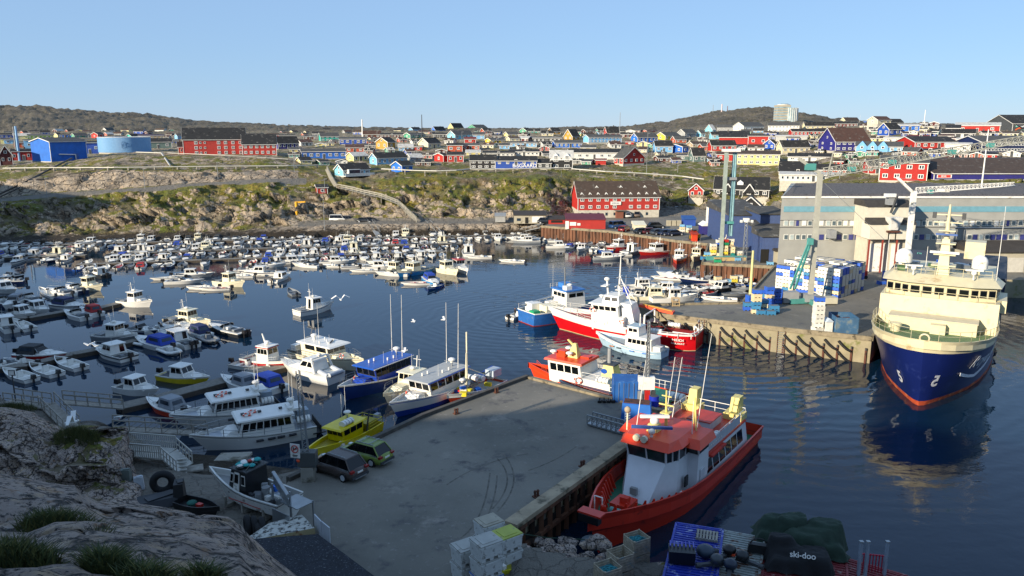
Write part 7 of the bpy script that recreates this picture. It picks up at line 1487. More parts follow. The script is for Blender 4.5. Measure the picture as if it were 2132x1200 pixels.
# ---- the large navy cargo ship
def cargo(t,L=50,**k):
    B=12.6;CR=mat('#D0C6A2',.4,var=.06,dirt=('#B39A72',.1,.5));NV_=mat('#121F58',.3,var=.12,scale=.3,dirt=('#27356E',.2,.4));RL=mat('#B04A2A',.6,var=.3,dirt=('#D07B4C',.35,.8));GD=mat('#5C7A4C',.7,var=.2);X=L/2
    m=MB();bd,sh,xs=hull(m,L,B,5.0,7.5,[(0,RL),(.07,NV_),(.45,NV_),(.82,CR),(.97,CR)],GD,inset=.9,rake=2.2,tail=.9,thick=.2,t0=.76,p=2.2,flare=.42,draft=2.5,wl=.97,blunt=.5);hobj=m.build('hull',t)
    hobj.data.update()
    # superstructure: lower front wall, bridge, roof
    f0=X-13.;m=MB();m.hexa(frus(f0-12,f0,12.1,3.6,f0-12,f0-.3,12.1,8.8),CR);m.build('deckhouse',t)
    # bridge polygon with angled wings
    bp=[(f0-.6,-3.1),(f0-.6,3.1),(f0-1.7,5.6),(f0-5,5.9),(f0-5,-5.9),(f0-1.7,-5.6)];zb,zt_=8.7,10.5;m=MB();P=[(x,y,zb) for x,y in bp]+[(x+.25,y,zt_) for x,y in bp];m.add(P,[(i,(i+1)%6,6+(i+1)%6,6+i) for i in range(6)]+[tuple(range(6,12))],CR);m.build('bridge',t)
    for i,n_ in ((0,5),(1,3),(5,3),(2,2),(4,2)):
        j=(i+1)%6;q=[P[i],P[j],P[6+j],P[6+i]]
        for c in range(n_):mm=MB();mm.slab(sub(q,(c+.12)/n_,(c+.88)/n_,.3,.78),.05,DGREY);mm.slab(sub(q,(c+.17)/n_,(c+.83)/n_,.35,.74),.07,GLASS);mm.build('window',t)
    m=MB();r0=[(x+(.8 if x>f0-4 else 0),y*1.08) for x,y in bp];r1=[(x-1.4 if x>f0-4 else x,y*.92) for x,y in bp];P2=[(x,y,zt_) for x,y in r0]+[(x,y,zt_+.75) for x,y in r1];m.add(P2,[(i,(i+1)%6,6+(i+1)%6,6+i) for i in range(6)]+[tuple(range(6,12)),tuple(range(5,-1,-1))],CR);m.build('bridge_roof',t)
    # low block on the foredeck
    m=MB();m.box((f0+1.4,-.2,5.5),(2.6,8.8,2.8),CR);m.box((f0+3.1,.5,5.35),(1.6,1.5,2.5),CR);m.build('store_house',t);m=MB();m.box((f0+1.4,-.2,6.93),(2.8,9.0,.08),mat('#C8BFA6',.6));m.build('store_roof',t)
    m=MB();m.bar((f0+3.6,-4.2,4.4),(f0+2.9,-.8,4.4),.12,.3,YE);m.bar((f0+2.8,1.2,4.4),(f0+2.8,3.9,4.4),.12,.3,YE);m.build('yellow_coaming',t);m=MB();m.cyl((f0+5.,-3.6,4.2),.5,2.1,CR,14);m.cyl((f0+5.,-3.6,6.3),.62,.35,CR,14);m.build('vent',t)
    for x,y in ((f0+5.5,3.8),(f0+8,1.6),(f0+8,-1.6)):m=MB();m.cyl((x,y,4.3),.22,.7,DGREY,10);m.cyl((x+.6,y,4.3),.22,.7,DGREY,10);m.build('bollard',t)
    m=MB();m.box((f0+8.6,0,5.3),(1.2,2.4,.9),mat('#4C6B45',.6));m.build('anchor_winch',t);rail(t,[(f0-.2,-5.6,8.85),(f0-.2,5.6,8.85)],.7,CR,.03,1.6,False)
    pr=[];N_=26
    for s_ in (1,-1):
        pts=[]
        for i in range(12):
            tt=.74+.255*i/11;z=sh(tt);x=xs(tt)+2.2*max(0,(tt-.55)/.45)**1.5;pts.append((x,s_*(bd(tt)-.12),z))
        rail(t,pts,1.0,CR,.025,1.5)
    m=MB();e=xs(.995)+2.2;m.torus((e+.05,0,7.65),.42,.1,CR,'x',16,6);m.build('bow_fairlead',t)
    # mast, radomes, roof gear
    m=MB();mx=f0-3.4;m.box((mx,0,13.2),(1.5,1.3,4.4),CR,0,.6,.6);m.tube((mx,0,15.4),(mx,0,19.4),.3,CR,8,.12)
    for z in (12.3,13.6,14.9,16.4):m.box((mx,0,z),(1.6,2.6-.2*(z-12),.12),CR)
    for z in (17.3,18.2):m.bar((mx,-1.5,z),(mx,1.5,z),.12,.12,CR)
    for y in (-1.5,1.5):m.box((mx,y,18.1),(.4,.4,.7),DGREY)
    m.build('mast',t);m=MB();m.box((mx+.9,0,13.9),(.3,3.0,.25),WHITE);m.build('radar',t);m=MB();m.box((mx+.9,0,16.0),(.25,2.2,.2),mat('#3A5A96',.5));m.build('radar',t)
    for y,r_,x,z in ((-4.3,.95,f0-4.2,12.9),(3.6,.85,f0-5.,12.7)):
        m=MB();m.sph((x,y,z),r_,WHITE,16,1.,8);m.cyl((x,y,z-.7),r_*.98,.7,WHITE,16);m.tube((x,y,11),(x,y,z-.6),.14,CR,6);m.bar((x-.9,y,11),(x,y,z-.7),.1,.1,CR);m.build('radome',t)
    rail(t,[(f0-1.8,-5,11.3),(f0-1.8,5,11.3)],.9,CR,.03,1.4); 
    for x,y in ((f0-1.2,-2.9),(f0-1.2,3.2)):m=MB();m.tube((x,y,11.2),(x,y,12.2),.08,WHITE,6);m.box((x,y,12.3),(.3,1.8,.18),WHITE,.3);m.sph((x,y,12.),.3,WHITE);m.build('radar',t)
    for y,h_ in ((-6,4.5),(5.4,8.5),(-1.8,3.4)):antenna(t,f0-3,y,11,h_,r=.05)
    for i in range(14):m=MB();m.box((rnd.uniform(f0-10,f0-3.5),rnd.uniform(-4.5,4.8),11.3+rnd.uniform(0,.5)),(rnd.uniform(.4,1.2),rnd.uniform(.4,1.2),rnd.uniform(.4,1.0)),rnd.choice([CR,WHITE,STEEL,mat('#4C6B45',.6),BLP]),rnd.uniform(0,3));m.build('roof_gear',t)
    m=MB();m.box((f0-9.5,0,10.5),(9,10.6,1.1),CR);m.build('upper_house',t)
    m=MB();m.hexa(frus(-X+5,f0-12,12.9,4.0,-X+5,f0-12,12.9,9.6),mat('#2B3350',.5,var=.15));m.hexa(frus(-X+5,f0-11.8,13.1,9.6,-X+5,f0-11.8,12.9,9.9),mat('#39404C',.7));m.build('cargo_house',t)
    m=MB();m.box((-X+9,2.5,11),(3,2.5,2.6),CR);m.build('funnel',t);m=MB();m.box((f0-5,6.2,8.2),(5.5,1.,1.4),CR);m.build('bridge_wing',t)
    m=MB(); 
    for s_ in (1,-1):
        for i in range(7):m.box((X-1.6-.15*i+rnd.uniform(-.2,.2),s_*(.95+.12*i),2.6+rnd.uniform(-.5,.4)),(.3,.3,.35),rnd.choice([DGREY,BLACK,NV_]),rnd.uniform(0,3))
    m.build('anchor',t)
    return hobj,bd,sh,xs
c0=SH_BOW+sdir*25;SHIP=thing('cargo_ship','large navy blue cargo ship with cream bridge and foredeck, bow towards the camera','ship',(c0.x,c0.y,0),math.atan2(-sdir.y,-sdir.x));shull,sbd,ssh,sxs=cargo(SHIP)
bpy.context.view_layer.update()
from mathutils.bvhtree import BVHTree
def bvh(o):return BVHTree.FromPolygons([o.matrix_world@v.co for v in o.data.vertices],[tuple(p.vertices) for p in o.data.polygons])
sbv=bvh(shull)
def hullmark(u,v,s,size,mirror=False,rot=0.):
    r=ray(u,v).normalized();hit,n,_,_=sbv.ray_cast(Vector((0,0,CH)),r)
    if hit is None:return
    if n.dot(r)>0:n=-n
    up=(Vector((0,0,1))-n*n.z).normalized();xx=up.cross(n);M=Matrix((xx,up,n)).transposed().to_4x4();M.translation=hit+n*.03
    cu=bpy.data.curves.new('x','FONT');cu.body=s;cu.size=size;cu.extrude=.01;cu.align_x='CENTER';cu.offset=.02*size;cu.shear=.25 if len(s)<2 and s not in '52' else 0
    o0=bpy.data.objects.new('tmp',cu);me=bpy.data.meshes.new_from_object(o0);bpy.data.objects.remove(o0);me.materials.clear();me.materials.append(mat('#C9CCD2',.5))
    if mirror:
        for vv in me.vertices:vv.co.x*=-1
    o=bpy.data.objects.new('lettering' if s not in '52' else 'bow_mark',me);sc.collection.objects.link(o);o.parent=SHIP;o.matrix_world=M@Matrix.Rotation(rot,4,'Z');return o
hullmark(1878,795,'5',1.9);hullmark(1942,804,'5',1.9,True)
ms_=SHIP.matrix_world
def sidepos(tt,f):   # port side of the hull at height fraction f
    B=12.6;k=.97+.03*f-(.5+.42)*(1-f)*max(0,(tt-.5)/.5)**2*.8;x=sxs(tt)+2.2*f*max(0,(tt-.55)/.45)**1.5;return Vector((x,sbd(tt)*k,ssh(tt)*f))
tt=.905
for ch,w_ in zip('Royal Arctic',[1.25,1.,.95,1.,.5,.7,1.3,.75,.95,.65,.45,.9]):
    p_=sidepos(tt,.52);q_=sidepos(tt-.01,.52);up_=(sidepos(tt,.62)-p_).normalized();xx=(q_-p_).normalized();n=xx.cross(up_).normalized();up_=n.cross(xx)
    if ch!=' ':
        cu=bpy.data.curves.new('x','FONT');cu.body=ch;cu.size=2.2;cu.extrude=.01;cu.shear=.3;o0=bpy.data.objects.new('tmp',cu);me=bpy.data.meshes.new_from_object(o0);bpy.data.objects.remove(o0);me.materials.clear();me.materials.append(mat('#C9CCD2',.5));o=bpy.data.objects.new('lettering',me);sc.collection.objects.link(o);o.parent=SHIP;M=Matrix((xx,up_,n)).transposed().to_4x4();M.translation=p_+n*.06;o.matrix_basis=M
    tt-=w_*1.15/50
m=MB();pv=None
for i in range(15):
    tt=.925-.23*i/14;f=.47-.17*math.sin(math.pi*min(1,i/7+.1)*.5) if i<5 else .30+.035*(i-5);p_=sidepos(tt,f);q_=sidepos(tt-.01,f);up_=(sidepos(tt,f+.1)-p_).normalized();n=(q_-p_).normalized().cross(up_).normalized();p_=p_+n*.05
    if pv is not None:m.bar(pv,p_,.04,.35-.014*i,mat('#C9CCD2',.5))
    pv=p_
m.build('swoosh_mark',SHIP)

# ---------------------------------------------------------------- near shore, camera hill and the ridge that shades the quay
def wpt(u,v,z):p=PZ(u,v,z);return (p.x,p.y,z)
def wpd(u,v,d):p=PD(u,v,d);return (p.x,p.y,p.z)
ctrl=[wpt(560,1080,2.95),wpt(620,1100,2.95),wpt(700,1200,2.95),wpt(520,1040,2.9),wpt(560,1150,2.95),wpt(600,1006,2.3),wpt(540,985,1.2),wpt(480,975,1.),wpt(420,975,1.2),wpt(450,1010,2.2),wpt(400,1030,2.7),wpt(350,1000,2.3),wpt(330,1050,3.),wpt(470,1100,3.),wpt(380,960,.9),wpt(300,980,2.2),wpt(280,1020,3.),
 wpt(600,985,-1.5),wpt(520,955,-1.5),wpt(430,950,-1.5),wpt(340,940,-1.5),wpt(250,905,-2),wpt(700,960,-2.5),wpt(400,900,-3),wpt(200,860,-2.5),wpt(120,800,-3),wpt(0,780,-3),wpt(-200,760,-3),wpt(700,880,-3),wpt(900,800,-3),
 wpt(150,880,1.5),wpt(90,850,3.4),wpt(30,850,3.6),wpt(-60,845,3.6),wpt(-200,840,3),wpt(200,905,3.),wpt(60,900,4.5),wpt(0,900,5.),wpt(150,940,4.5),wpt(230,960,3.5),(-45,40,5),(-60,50,5),(-75,70,4),(-62,85,1.5),(-66,100,-2),(-90,105,0),(-110,130,1),(-130,160,1),(-100,85,8),(-50,20,16),
 (0,2.5,25.6),(0,-1,26.3),(6,3,25),(-6,3,25.2),(0,8,21),(0,14,15),(0,20,10),(0,27,5.5),(-3,33,3.),(5,33,3.),(12,30,3.),(20,28,2.6),(8,24,6),(16,20,6.5),(14,8,17),(30,10,8),(30,24,2.6),(45,25,2.0),(50,10,5),(-12,5,23),(-14,12,17),(-12,20,11),(-12,28,5),(-20,30,4.),(-22,36,3.2),(-30,40,3.6),(-24,14,16),(-26,24,9),(-14,37,3.),(-8,37,2.9),
 (0,-15,28),(0,-40,33),(-30,-10,30),(-40,-40,36),(30,-30,27),(60,-30,20),(-20,0,26),(-60,0,24),(-80,40,16),(60,10,8),(80,20,2.5),(90,0,6),(-140,120,14),(-160,100,26),(0,-90,25)]
SHB=[(175,402,11),(165,440,6),(150,480,0),(120,520,0),(60,560,0),(40,600,0),(200,628,0),(330,655,0),(450,700,0),(560,765,0),(680,800,0),(790,835,1),(905,873,QZ),(1060,859,QZ),(1140,848,QZ),(1270,822,QZ),(1330,850,QZ+.3),(1380,935,4.4),(1500,905,2.9),(1700,900,0),(1900,885,0),(2132,930,0),(2400,960,0),(2800,1080,0)]
RIDGE=[]
hz=Vector((-math.sin(SUN_AZ),-math.cos(SUN_AZ),0))
for u,v,z in SHB:
    q=PZ(u,v,z);Dd=105 if u<1600 else 150;r=q+hz*Dd;RIDGE.append(Vector((r.x,r.y,q.z+Dd*math.tan(SUN_EL))))
def idw(x,y,pts,p=3.):
    C=np.array(pts);num=0;den=0
    for cx,cy,cz in C:
        w=1/((x-cx)**2+(y-cy)**2+.5)**(p/2+.3);num=num+w*cz;den=den+w
    return num/den
def near_ground():
    xs_=np.concatenate([np.arange(-150,-45,2.5),np.arange(-45,24,.45),np.arange(24,110,3.)]);ys_=np.concatenate([np.arange(-100,-6,4),np.arange(-6,72,.45),np.arange(72,180,3)])
    X,Y=np.meshgrid(xs_,ys_,indexing='ij');Z=idw(X,Y,ctrl)
    n=fbm(X/6,Y/6,X*0,5,60);st=np.clip((Z-3.4)/4,0,1);w1,w2,cv=worley(X/4,Y/4,Z/4,70);Z=Z+n*(.35+st*1.3)+st*((.5-w1)*1.2+(cv-.5)*1.2)
    gq=np.zeros_like(Z);G=np.where(Z>3.6,.35,-.2)
    inq=((Z>1.6) & (Z<3.6) & (Y>32));gq=np.where((Z<3.7) & (Y>30),1,0); 
    # stay below the quay slab
    PQ=polyw(NQ); 
    def inside(px,py,poly):
        r=np.zeros(px.shape,bool);j=len(poly)-1
        for i in range(len(poly)):
            xi,yi=poly[i];xj,yj=poly[j];c=((yi>py)!=(yj>py)) & (px<(xj-xi)*(py-yi)/(yj-yi+1e-9)+xi);r ^= c;j=i
        return r
    m1=inside(X,Y,PQ);Z=np.where(m1 & (Z<4.5),np.minimum(Z,2.6),Z)
    far=np.zeros_like(Z)
    for (u,v) in ((1230,1120),(1400,1100),(1700,1000)):pass
    rr=inside(X,Y,[npl[2],(PZ(1092,1150,2.9).x,PZ(1092,1150,2.9).y),*polyw([(1200,1175),(1350,1190),(1500,1195),(1850,1235),(2400,1300)],2.9),(110,60),(60,90),npl[1]]);Z=np.where(rr,np.minimum(Z,-2),Z)
    Z=np.where((X>20) & (Y>30),np.minimum(Z,-2),Z)
    Z=np.where((Y>67) & (X>-.70*Y),-3,Z)
    Z=np.where((Y>1.5) & (Y<37.5) & (np.abs(X)<.85*Y+9),np.minimum(Z,28-.70*Y-1.2*np.clip(Y/4,0,1)),Z)
    o=grid_mesh('near_shore',np.stack([X,Y,Z],-1),TMF,{'grass':G,'gravel':gq});tag(o,None,kind='structure')
near_ground()
def ridge_hill():
    P=[];n=len(RIDGE);cr=[]
    for i in range(n-1):
        for j in range(6):cr.append(RIDGE[i].lerp(RIDGE[i+1],j/6))
    cr.append(RIDGE[-1]);cr=[cr[0]+Vector((-30,50,-8))]+cr+[cr[-1]+Vector((60,-40,-8))]
    cc=Vector((20,60,0))
    for k,f in enumerate((-3,-2,-1,-.5,-.2,0,.3,.7,1)):
        row=[]
        for i,c in enumerate(cr):
            d=Vector((-hz.x,-hz.y,0))*1.0;q=c+d*(f*26 if f>0 else f*30);z=c.z*(1-.85*max(f,0)**1.0) if f>0 else c.z*(1+.16*f)
            row.append((q.x,q.y,z-(1 if f>.5 else 0)))
        P.append(row)
    P=np.array(P);x,y,z=P[...,0],P[...,1],P[...,2];P[...,2]+=fbm(x/9,y/9,z*0,4,80)*np.array([1,1,1,1,.6,.3,1,1,0])[:,None]*1.2
    o=grid_mesh('ridge_hill',P,TM,{'grass':np.full(P.shape[:2],.2),'gravel':np.zeros(P.shape[:2])});tag(o,None,kind='structure')
ridge_hill()
# ---------------------------------------------------------------- foreground granite in front of the camera
def fg_rock():
    us=np.arange(-700,700,5.)
    A_=np.interp(us,[-700,0,80,160,175,210,270,340,420,480,505,535,565,600,640,700],[975,987,1000,1012,1030,1048,1050,1060,1073,1080,1096,1128,1158,1185,1215,1300])
    B_=np.interp(us,[-700,0,60,120,180,270,400,500,560,640,700],[1100,1108,1110,1090,1088,1098,1112,1135,1175,1230,1320])
    C__=np.interp(us,[-700,0,60,110,180,240,400,520,700],[1170,1178,1168,1163,1176,1196,1230,1260,1400])
    bands=[(C__*0+1700,3.2),(C__+110,4.6),(C__+20,5.4),(C__,5.9),(C__+6,6.3),(B_+62,7.3),(B_+20,8.),(B_,8.8),(B_-2,9.3),(A_+34,10.4),(A_+10,11.2),(A_,12.2),(A_+30,13.2),(A_+130,14.2),(A_+330,16.),(A_+520,19.)]
    rows=[];kk=[]
    for k in range(len(bands)-1):
        ns=7
        for j in range(ns):
            f=j/ns;rows.append((bands[k][0]*(1-f)+bands[k+1][0]*f,bands[k][1]*(1-f)+bands[k+1][1]*f));kk.append(k+f)
    P=[]
    for v,d in rows:
        a=(600-v)/FPX;ry=cp+a*sp;rz=-sp+a*cp;t=d/ry;P.append(np.stack([(us-1066)/FPX*t,np.full(us.shape,d),CH+rz*t],-1))
    P=np.array(P);x,y,z=P[...,0],P[...,1],P[...,2]
    z0=np.maximum(z,2.0);n=fbm(x/1.6,y/1.6,z/1.6,5,90);w1,w2,cv=worley(x/1.3,y/1.3,z/1.0,95);w=np.clip((w2-w1)/.12,0,1)
    am=.16;P[...,2]=z0+n*am+(cv-.5)*.16-(1-w)*.06;P[...,1]-=n*.12+(cv-.5)*.2
    K=np.array(kk)[:,None]*np.ones(len(us))[None,:];g=np.full(K.shape,-.9)
    o=grid_mesh('granite_ledge',P,TMF,{'grass':g,'gravel':g*0});tag(o,None,kind='structure');return P
FGP=fg_rock()
def boulder(name,c,s,seed,mt,label=None,cat='rock',rz=0,kind=None,sub_=3,npl_=14,rough=.08,grp=None):
    import bmesh
    bm=bmesh.new();bmesh.ops.create_icosphere(bm,subdivisions=sub_,radius=1);me=bpy.data.meshes.new(name);bm.to_mesh(me);bm.free()
    V_=np.array([v.co[:] for v in me.vertices]);r=np.random.RandomState(seed);N_=r.randn(npl_,3);N_ /= np.linalg.norm(N_,axis=1)[:,None];D_=r.uniform(.62,.95,npl_)
    dt=V_@N_.T;rad=np.min(np.where(dt>.05,D_/np.maximum(dt,.05),2.),1);rad=np.minimum(rad,1.1);Pn=V_*rad[:,None];Pn*=(1+rough*fbm(Pn[:,0]*2.2+seed,Pn[:,1]*2.2,Pn[:,2]*2.2,5,seed))[:,None];Pn*=np.array(s)[None,:]
    me.vertices.foreach_set('co',Pn.reshape(-1));me.materials.append(mt);me.polygons.foreach_set('use_smooth',[False]*len(me.polygons));me.update()
    at=me.attributes.new('grass','FLOAT','POINT');at.data.foreach_set('value',[-.6]*len(me.vertices));o=bpy.data.objects.new(name,me);sc.collection.objects.link(o);o.location=c;o.rotation_euler=(0,0,rz)
    if kind:tag(o,None,kind=kind)
    else:tag(o,label,cat,grp)
    return o
# outcrop between camera ledge and marina: a structured rock face
def outcrop():
    us=np.arange(-500,305,3.)
    T=np.interp(us,[-500,0,40,85,120,160,205,240,262,285,300],[860,852,862,880,905,890,893,893,935,985,1045])
    bands=[(1500+T*0,40.),(T*0+1060,46.),(T*.5+520,50.),(T+70,51.5),(T+22,53.),(T,54.5),(T-3,57),(T+18,59),(T+80,61),(T+150,62)]
    rows=[]
    for k in range(len(bands)-1):
        for j in range(12):f=j/12;rows.append((bands[k][0]*(1-f)+bands[k+1][0]*f,bands[k][1]*(1-f)+bands[k+1][1]*f))
    P=[]
    for v,d in rows:
        a=(600-v)/FPX;ry=cp+a*sp;rz=-sp+a*cp;t=d/ry;P.append(np.stack([(us-1066)/FPX*t,np.full(us.shape,d),CH+rz*t],-1))
    P=np.array(P);x,y,z=P[...,0].copy(),P[...,1].copy(),P[...,2].copy()
    n=fbm(x/3,y/3,z/3,5,101);w1,w2,cv=worley(x/2.4,y/2.8,z/2.0,103);v1,v2,cw=worley(x/1.0,y/1.0,z/.8,107)
    e=np.clip((305-us)/30,0,1)[None,:];P[...,1]-=(n*1.6+(cv-.5)*2.4+(cw-.5)*.7)*e;P[...,2]+=(n*.6+(cv-.5)*.7+(cw-.5)*.25)*e
    G=np.where((us[None,:]>90) & (us[None,:]<240),.25,-.2)*np.ones(P.shape[:2]);o=grid_mesh('rock_outcrop',P,TMF,{'grass':G,'gravel':G*0},smooth=True);tag(o,None,kind='structure')
outcrop()
# grass tufts on the ledges
GB=[mat('#3F4A1E',.8),mat('#5A5A28',.8),mat('#2D3A18',.8)]
def tuft(cu,cv,d,rx,rz_,n,label,h=.42,lean=.25):
    m=MB();rr_=random.Random(int(cu*7+cv))
    for i in range(n):
        a=rr_.uniform(0,6.28);q=rr_.random()**.6;p=PD(cu+math.cos(a)*q*rx,cv+math.sin(a)*q*rz_,d+rr_.uniform(-.4,.4));hh=h*rr_.uniform(.5,1.2)*(1.2-q*.6);dx=rr_.uniform(-lean,lean);dy=rr_.uniform(-lean,lean)*.6;w=rr_.uniform(.004,.010)
        p=p-Vector((0,0,.12));mid=p+Vector((dx*.35,dy*.35,hh*.65));tip=p+Vector((dx,dy,hh));m.add([p+Vector((-w,0,0)),p+Vector((w,0,0)),mid+Vector((w*.8,0,0)),mid-Vector((w*.8,0,0)),tip],[(0,1,2,3),(3,2,4)],rr_.choice(GB))
    tag(m.build('grass'),None,kind='stuff')
tuft(115,1094,9.6,80,20,3400,'',.3);tuft(30,1165,6.5,95,18,2200,'',.3);tuft(215,1178,6.4,50,30,2400,'',.24);tuft(205,1150,8.6,40,24,1500,'',.4);tuft(300,1190,6.0,60,16,900,'',.2);tuft(340,1195,7.6,30,10,500,'',.2);tuft(160,915,52.5,50,22,2500,'',.9,.5);tuft(30,850,62,48,10,1800,'',.5,.3);tuft(420,1185,6.8,40,14,500,'',.16)
# ---------------------------------------------------------------- shore walkways at left
WD=mat('#8F8A80',.8,var=.3,scale=3);ALU=mat('#B9B7AE',.4,.3)
def walkway(a,b_,w,label,rails=True,H=1.,mt=WD,seg=6,truss=False,name='gangway'):
    t=thing(name,label,'gangway');a,b_=Vector(a),Vector(b_);m=MB();m.bar(a,b_,w,.14,mt);m.build('walkway',t);d=b_-a;s=d.cross(Vector((0,0,1))).normalized()*(w/2);m=MB()
    for sg in (1,-1):
        m=MB();o=s*sg;m.bar(a+o+Vector((0,0,H)),b_+o+Vector((0,0,H)),.08,.1,mt);m.bar(a+o+Vector((0,0,H*.5)),b_+o+Vector((0,0,H*.5)),.05,.07,mt)
        for i in range(seg+1):
            q=a+d*(i/seg)+o;m.bar(q,q+Vector((0,0,H)),.07,.07,mt)
            if truss and i<seg:m.bar(q,a+d*((i+1)/seg)+o+Vector((0,0,H)),.05,.05,mt)
        m.build('handrail',t)
    return t
walkway(PZ(132,838,2.2),PZ(256,848,.7),1.4,'weathered wooden gangway from the shore to the lower pontoon',seg=5);walkway(PZ(236,893,3.0),PZ(432,903,1.2),1.3,'long wooden gangway with truss rails towards the tour boats',seg=6,truss=True)
walkway(PZ(98,842,3.6),PZ(150,893,2.6),1.3,'steep wooden stairway with rails beside the grassy rock',seg=4);walkway(PZ(20,835,3.8),PZ(98,846,3.6),1.2,'short wooden railed landing above the grassy rock',seg=4)
t=walkway(PZ(250,938,2.9),PZ(352,946,2.9),2.0,'aluminium landing walkway with close vertical railings at the rock',mt=ALU,seg=24,H=1.1);w2=walkway(PZ(352,946,2.9),PZ(385,975,1.9),1.8,'short aluminium steps leading down to the slipway',mt=ALU,seg=5,H=1.)
st=MB()
for i in range(6):st.box((0,i*.3,-i*.18),(1.5,.28,.06),ALU)
st.box((.3,-1.4,-1.3),(1.6,1.4,.1),WD);o=st.build('steps',w2,tuple(PZ(368,957,2.5)),R(200)); 
def slab_(u,v,label,z,dx,dy,mt,rz=0,name='concrete_slab',th=.25,tilt=0):
    p=PZ(u,v,z);m=MB();m.box((0,0,0),(dx,dy,th),mt);m.box((0,0,th*.5+.01),(dx*.9,dy*.9,.02),mt);o=m.build(name,None,p,rz);o.rotation_euler.x=tilt;tag(o,label,'slab');return o
slab_(486,953,'tilted pale concrete slab at the slipway edge',.9,2.6,2.2,CONC,.1,tilt=-.12);slab_(398,977,'wooden loading board lying at the foot of the steps',1.5,1.8,1.2,WD,.4,'wooden_board',.12)
b=MB();b.tube((0,0,0),(0,0,2.6),.06,DGREY,6);b.box((0,-.02,2.8),(.6,.06,.5),DGREY);b.box((0,-.06,2.8),(.46,.03,.36),WHITE);tag(b.build('sign_post',None,PZ(33,838,3.7)),'small white signboard on a dark post at the grassy rock','sign')
# ---------------------------------------------------------------- seagulls
def gull(u,v,d,label,rz=0,s=1.,wing=.5,sit=False):
    p=PD(u,v,d);t=thing('seagull',label,'seagull',p,rz,'seagulls over the harbour');t.scale=(s,)*3;m=MB();W=mat('#E8E8E4',.6);m.tube((-.2,0,0),(.08,0,.02),.07,W,8,.09);m.tube((.08,0,.02),(.2,0,.05),.09,W,8,.05);m.sph((.22,0,.07),.055,W,8);m.tube((-.2,0,0),(-.34,0,.01),.06,W,6,.03);m.tube((.26,0,.06),(.33,0,.05),.018,mat('#D9A21B',.5),5,.004);m.build('body',t)
    if sit:m=MB();m.tube((-.02,.03,-.06),(-.02,.03,-.2),.01,ORANGE,4);m.tube((-.02,-.03,-.06),(-.02,-.03,-.2),.01,ORANGE,4);m.build('leg',t)
    for sg in (1,-1):
        m=MB();a=[(.08,sg*.05,.05),(-.1,sg*.05,.05),(-.12,sg*.35,.05+wing*.35),(.1,sg*.35,.07+wing*.35)];b_=[(.1,sg*.35,.07+wing*.35),(-.12,sg*.35,.05+wing*.35),(-.12,sg*.75,.05+wing*.1),(.0,sg*.8,.06+wing*.1)]
        if sit:m.hexa([(.06,sg*.07,-.03),(-.3,sg*.03,0),(-.3,sg*.06,.0),(.06,sg*.1,-.03),(.06,sg*.05,.07),(-.3,sg*.02,.04),(-.3,sg*.05,.04),(.06,sg*.1,.06)],GREY)
        else:
            for q in (a,b_):q=[Vector(x) for x in q];m.hexa([x-Vector((0,0,.012)) for x in q]+[x+Vector((0,0,.012)) for x in q],W)
        m.build('wing',t)
gull(709,624,70,'white gull gliding left of the tall aerials',2,1.1,.9);gull(861,670,75,'small white gull flying right of the blue boat aerials',.3,.8,.5);gull(924,666,75,'white gull with arched wings by the rightmost aerial',.2,.9,.7);gull(843,731,60,'white gull flying over the blue roofed boat',.1,.9,.4);gull(192,716,60,'white gull flying past the middle pontoon',1.2,1.1,-.6);gull(152,880,40,'large white gull with raised wings over the wooden stairs',.3,1.2,1.1);gull(248,869,55,'gull perched on the long wooden gangway rail',.2,1.,0,True)
# ---------------------------------------------------------------- lattice mast with no-swimming sign
p=PZ(643,1000,QZ);H_=PD(632,772,p.y).z-QZ;t=thing('light_mast','slim lattice mast on a concrete block beside the dark SUV','light mast',p);m=MB();m.box((0,0,.6),(.9,.8,1.2),CONC);m.build('concrete_block',t);m=MB();m.box((0,0,1.7),(1.3,.8,1.1),mat('#4B4F4E',.6));m.build('junction_box',t);m=MB()
for i,j in ((-.22,-.2),(.22,-.2),(0,.22)):m.tube((i,j,1.2),(i*.6-.3,j*.6,H_),.05,STEEL,5)
for i in range(24):
    z=1.4+(H_-1.6)*i/24;z2=1.4+(H_-1.6)*(i+1)/24;f=1-.4*i/24;ox=-.3*i/24;m.tube((-.22*f+ox,-.2*f,z),(.22*f+ox,-.2*f,z2),.02,STEEL,3);m.tube((.22*f+ox,-.2*f,z),(ox,.22*f,z2),.02,STEEL,3);m.tube((ox,.22*f,z),(-.22*f+ox,-.2*f,z2),.02,STEEL,3)
m.build('mast',t);q=PD(617,935,p.y);sg=MB();sg.box((0,0,0),(.75,.04,1.05),WHITE);so=sg.build('sign_board',t,(q.x-p.x,-.35,q.z-QZ),-.25);m=MB();m.torus((0,-.04,.15),.26,.035,REDP,'y',24,6);m.bar((-.18,-.04,-.03),(.18,-.04,.33),.03,.06,REDP);m.bar((-.15,-.03,.12),(.17,-.03,.18),.02,.07,BLACK);m.box((-.1,-.03,.22),(.08,.02,.08),BLACK);m.build('prohibition_symbol',so);m=MB();m.box((0,-.03,-.33),(.4,.02,.06),DGREY);m.box((0,-.03,-.42),(.3,.02,.04),DGREY);m.build('caption_lines',so);m=MB();m.bar((q.x-p.x,-.3,q.z-QZ-.3),(0,-.1,q.z-QZ-.3),.05,.05,STEEL);m.sph((q.x-p.x+.2,-.3,q.z-QZ-.75),.16,ORANGE);m.build('bracket',t)
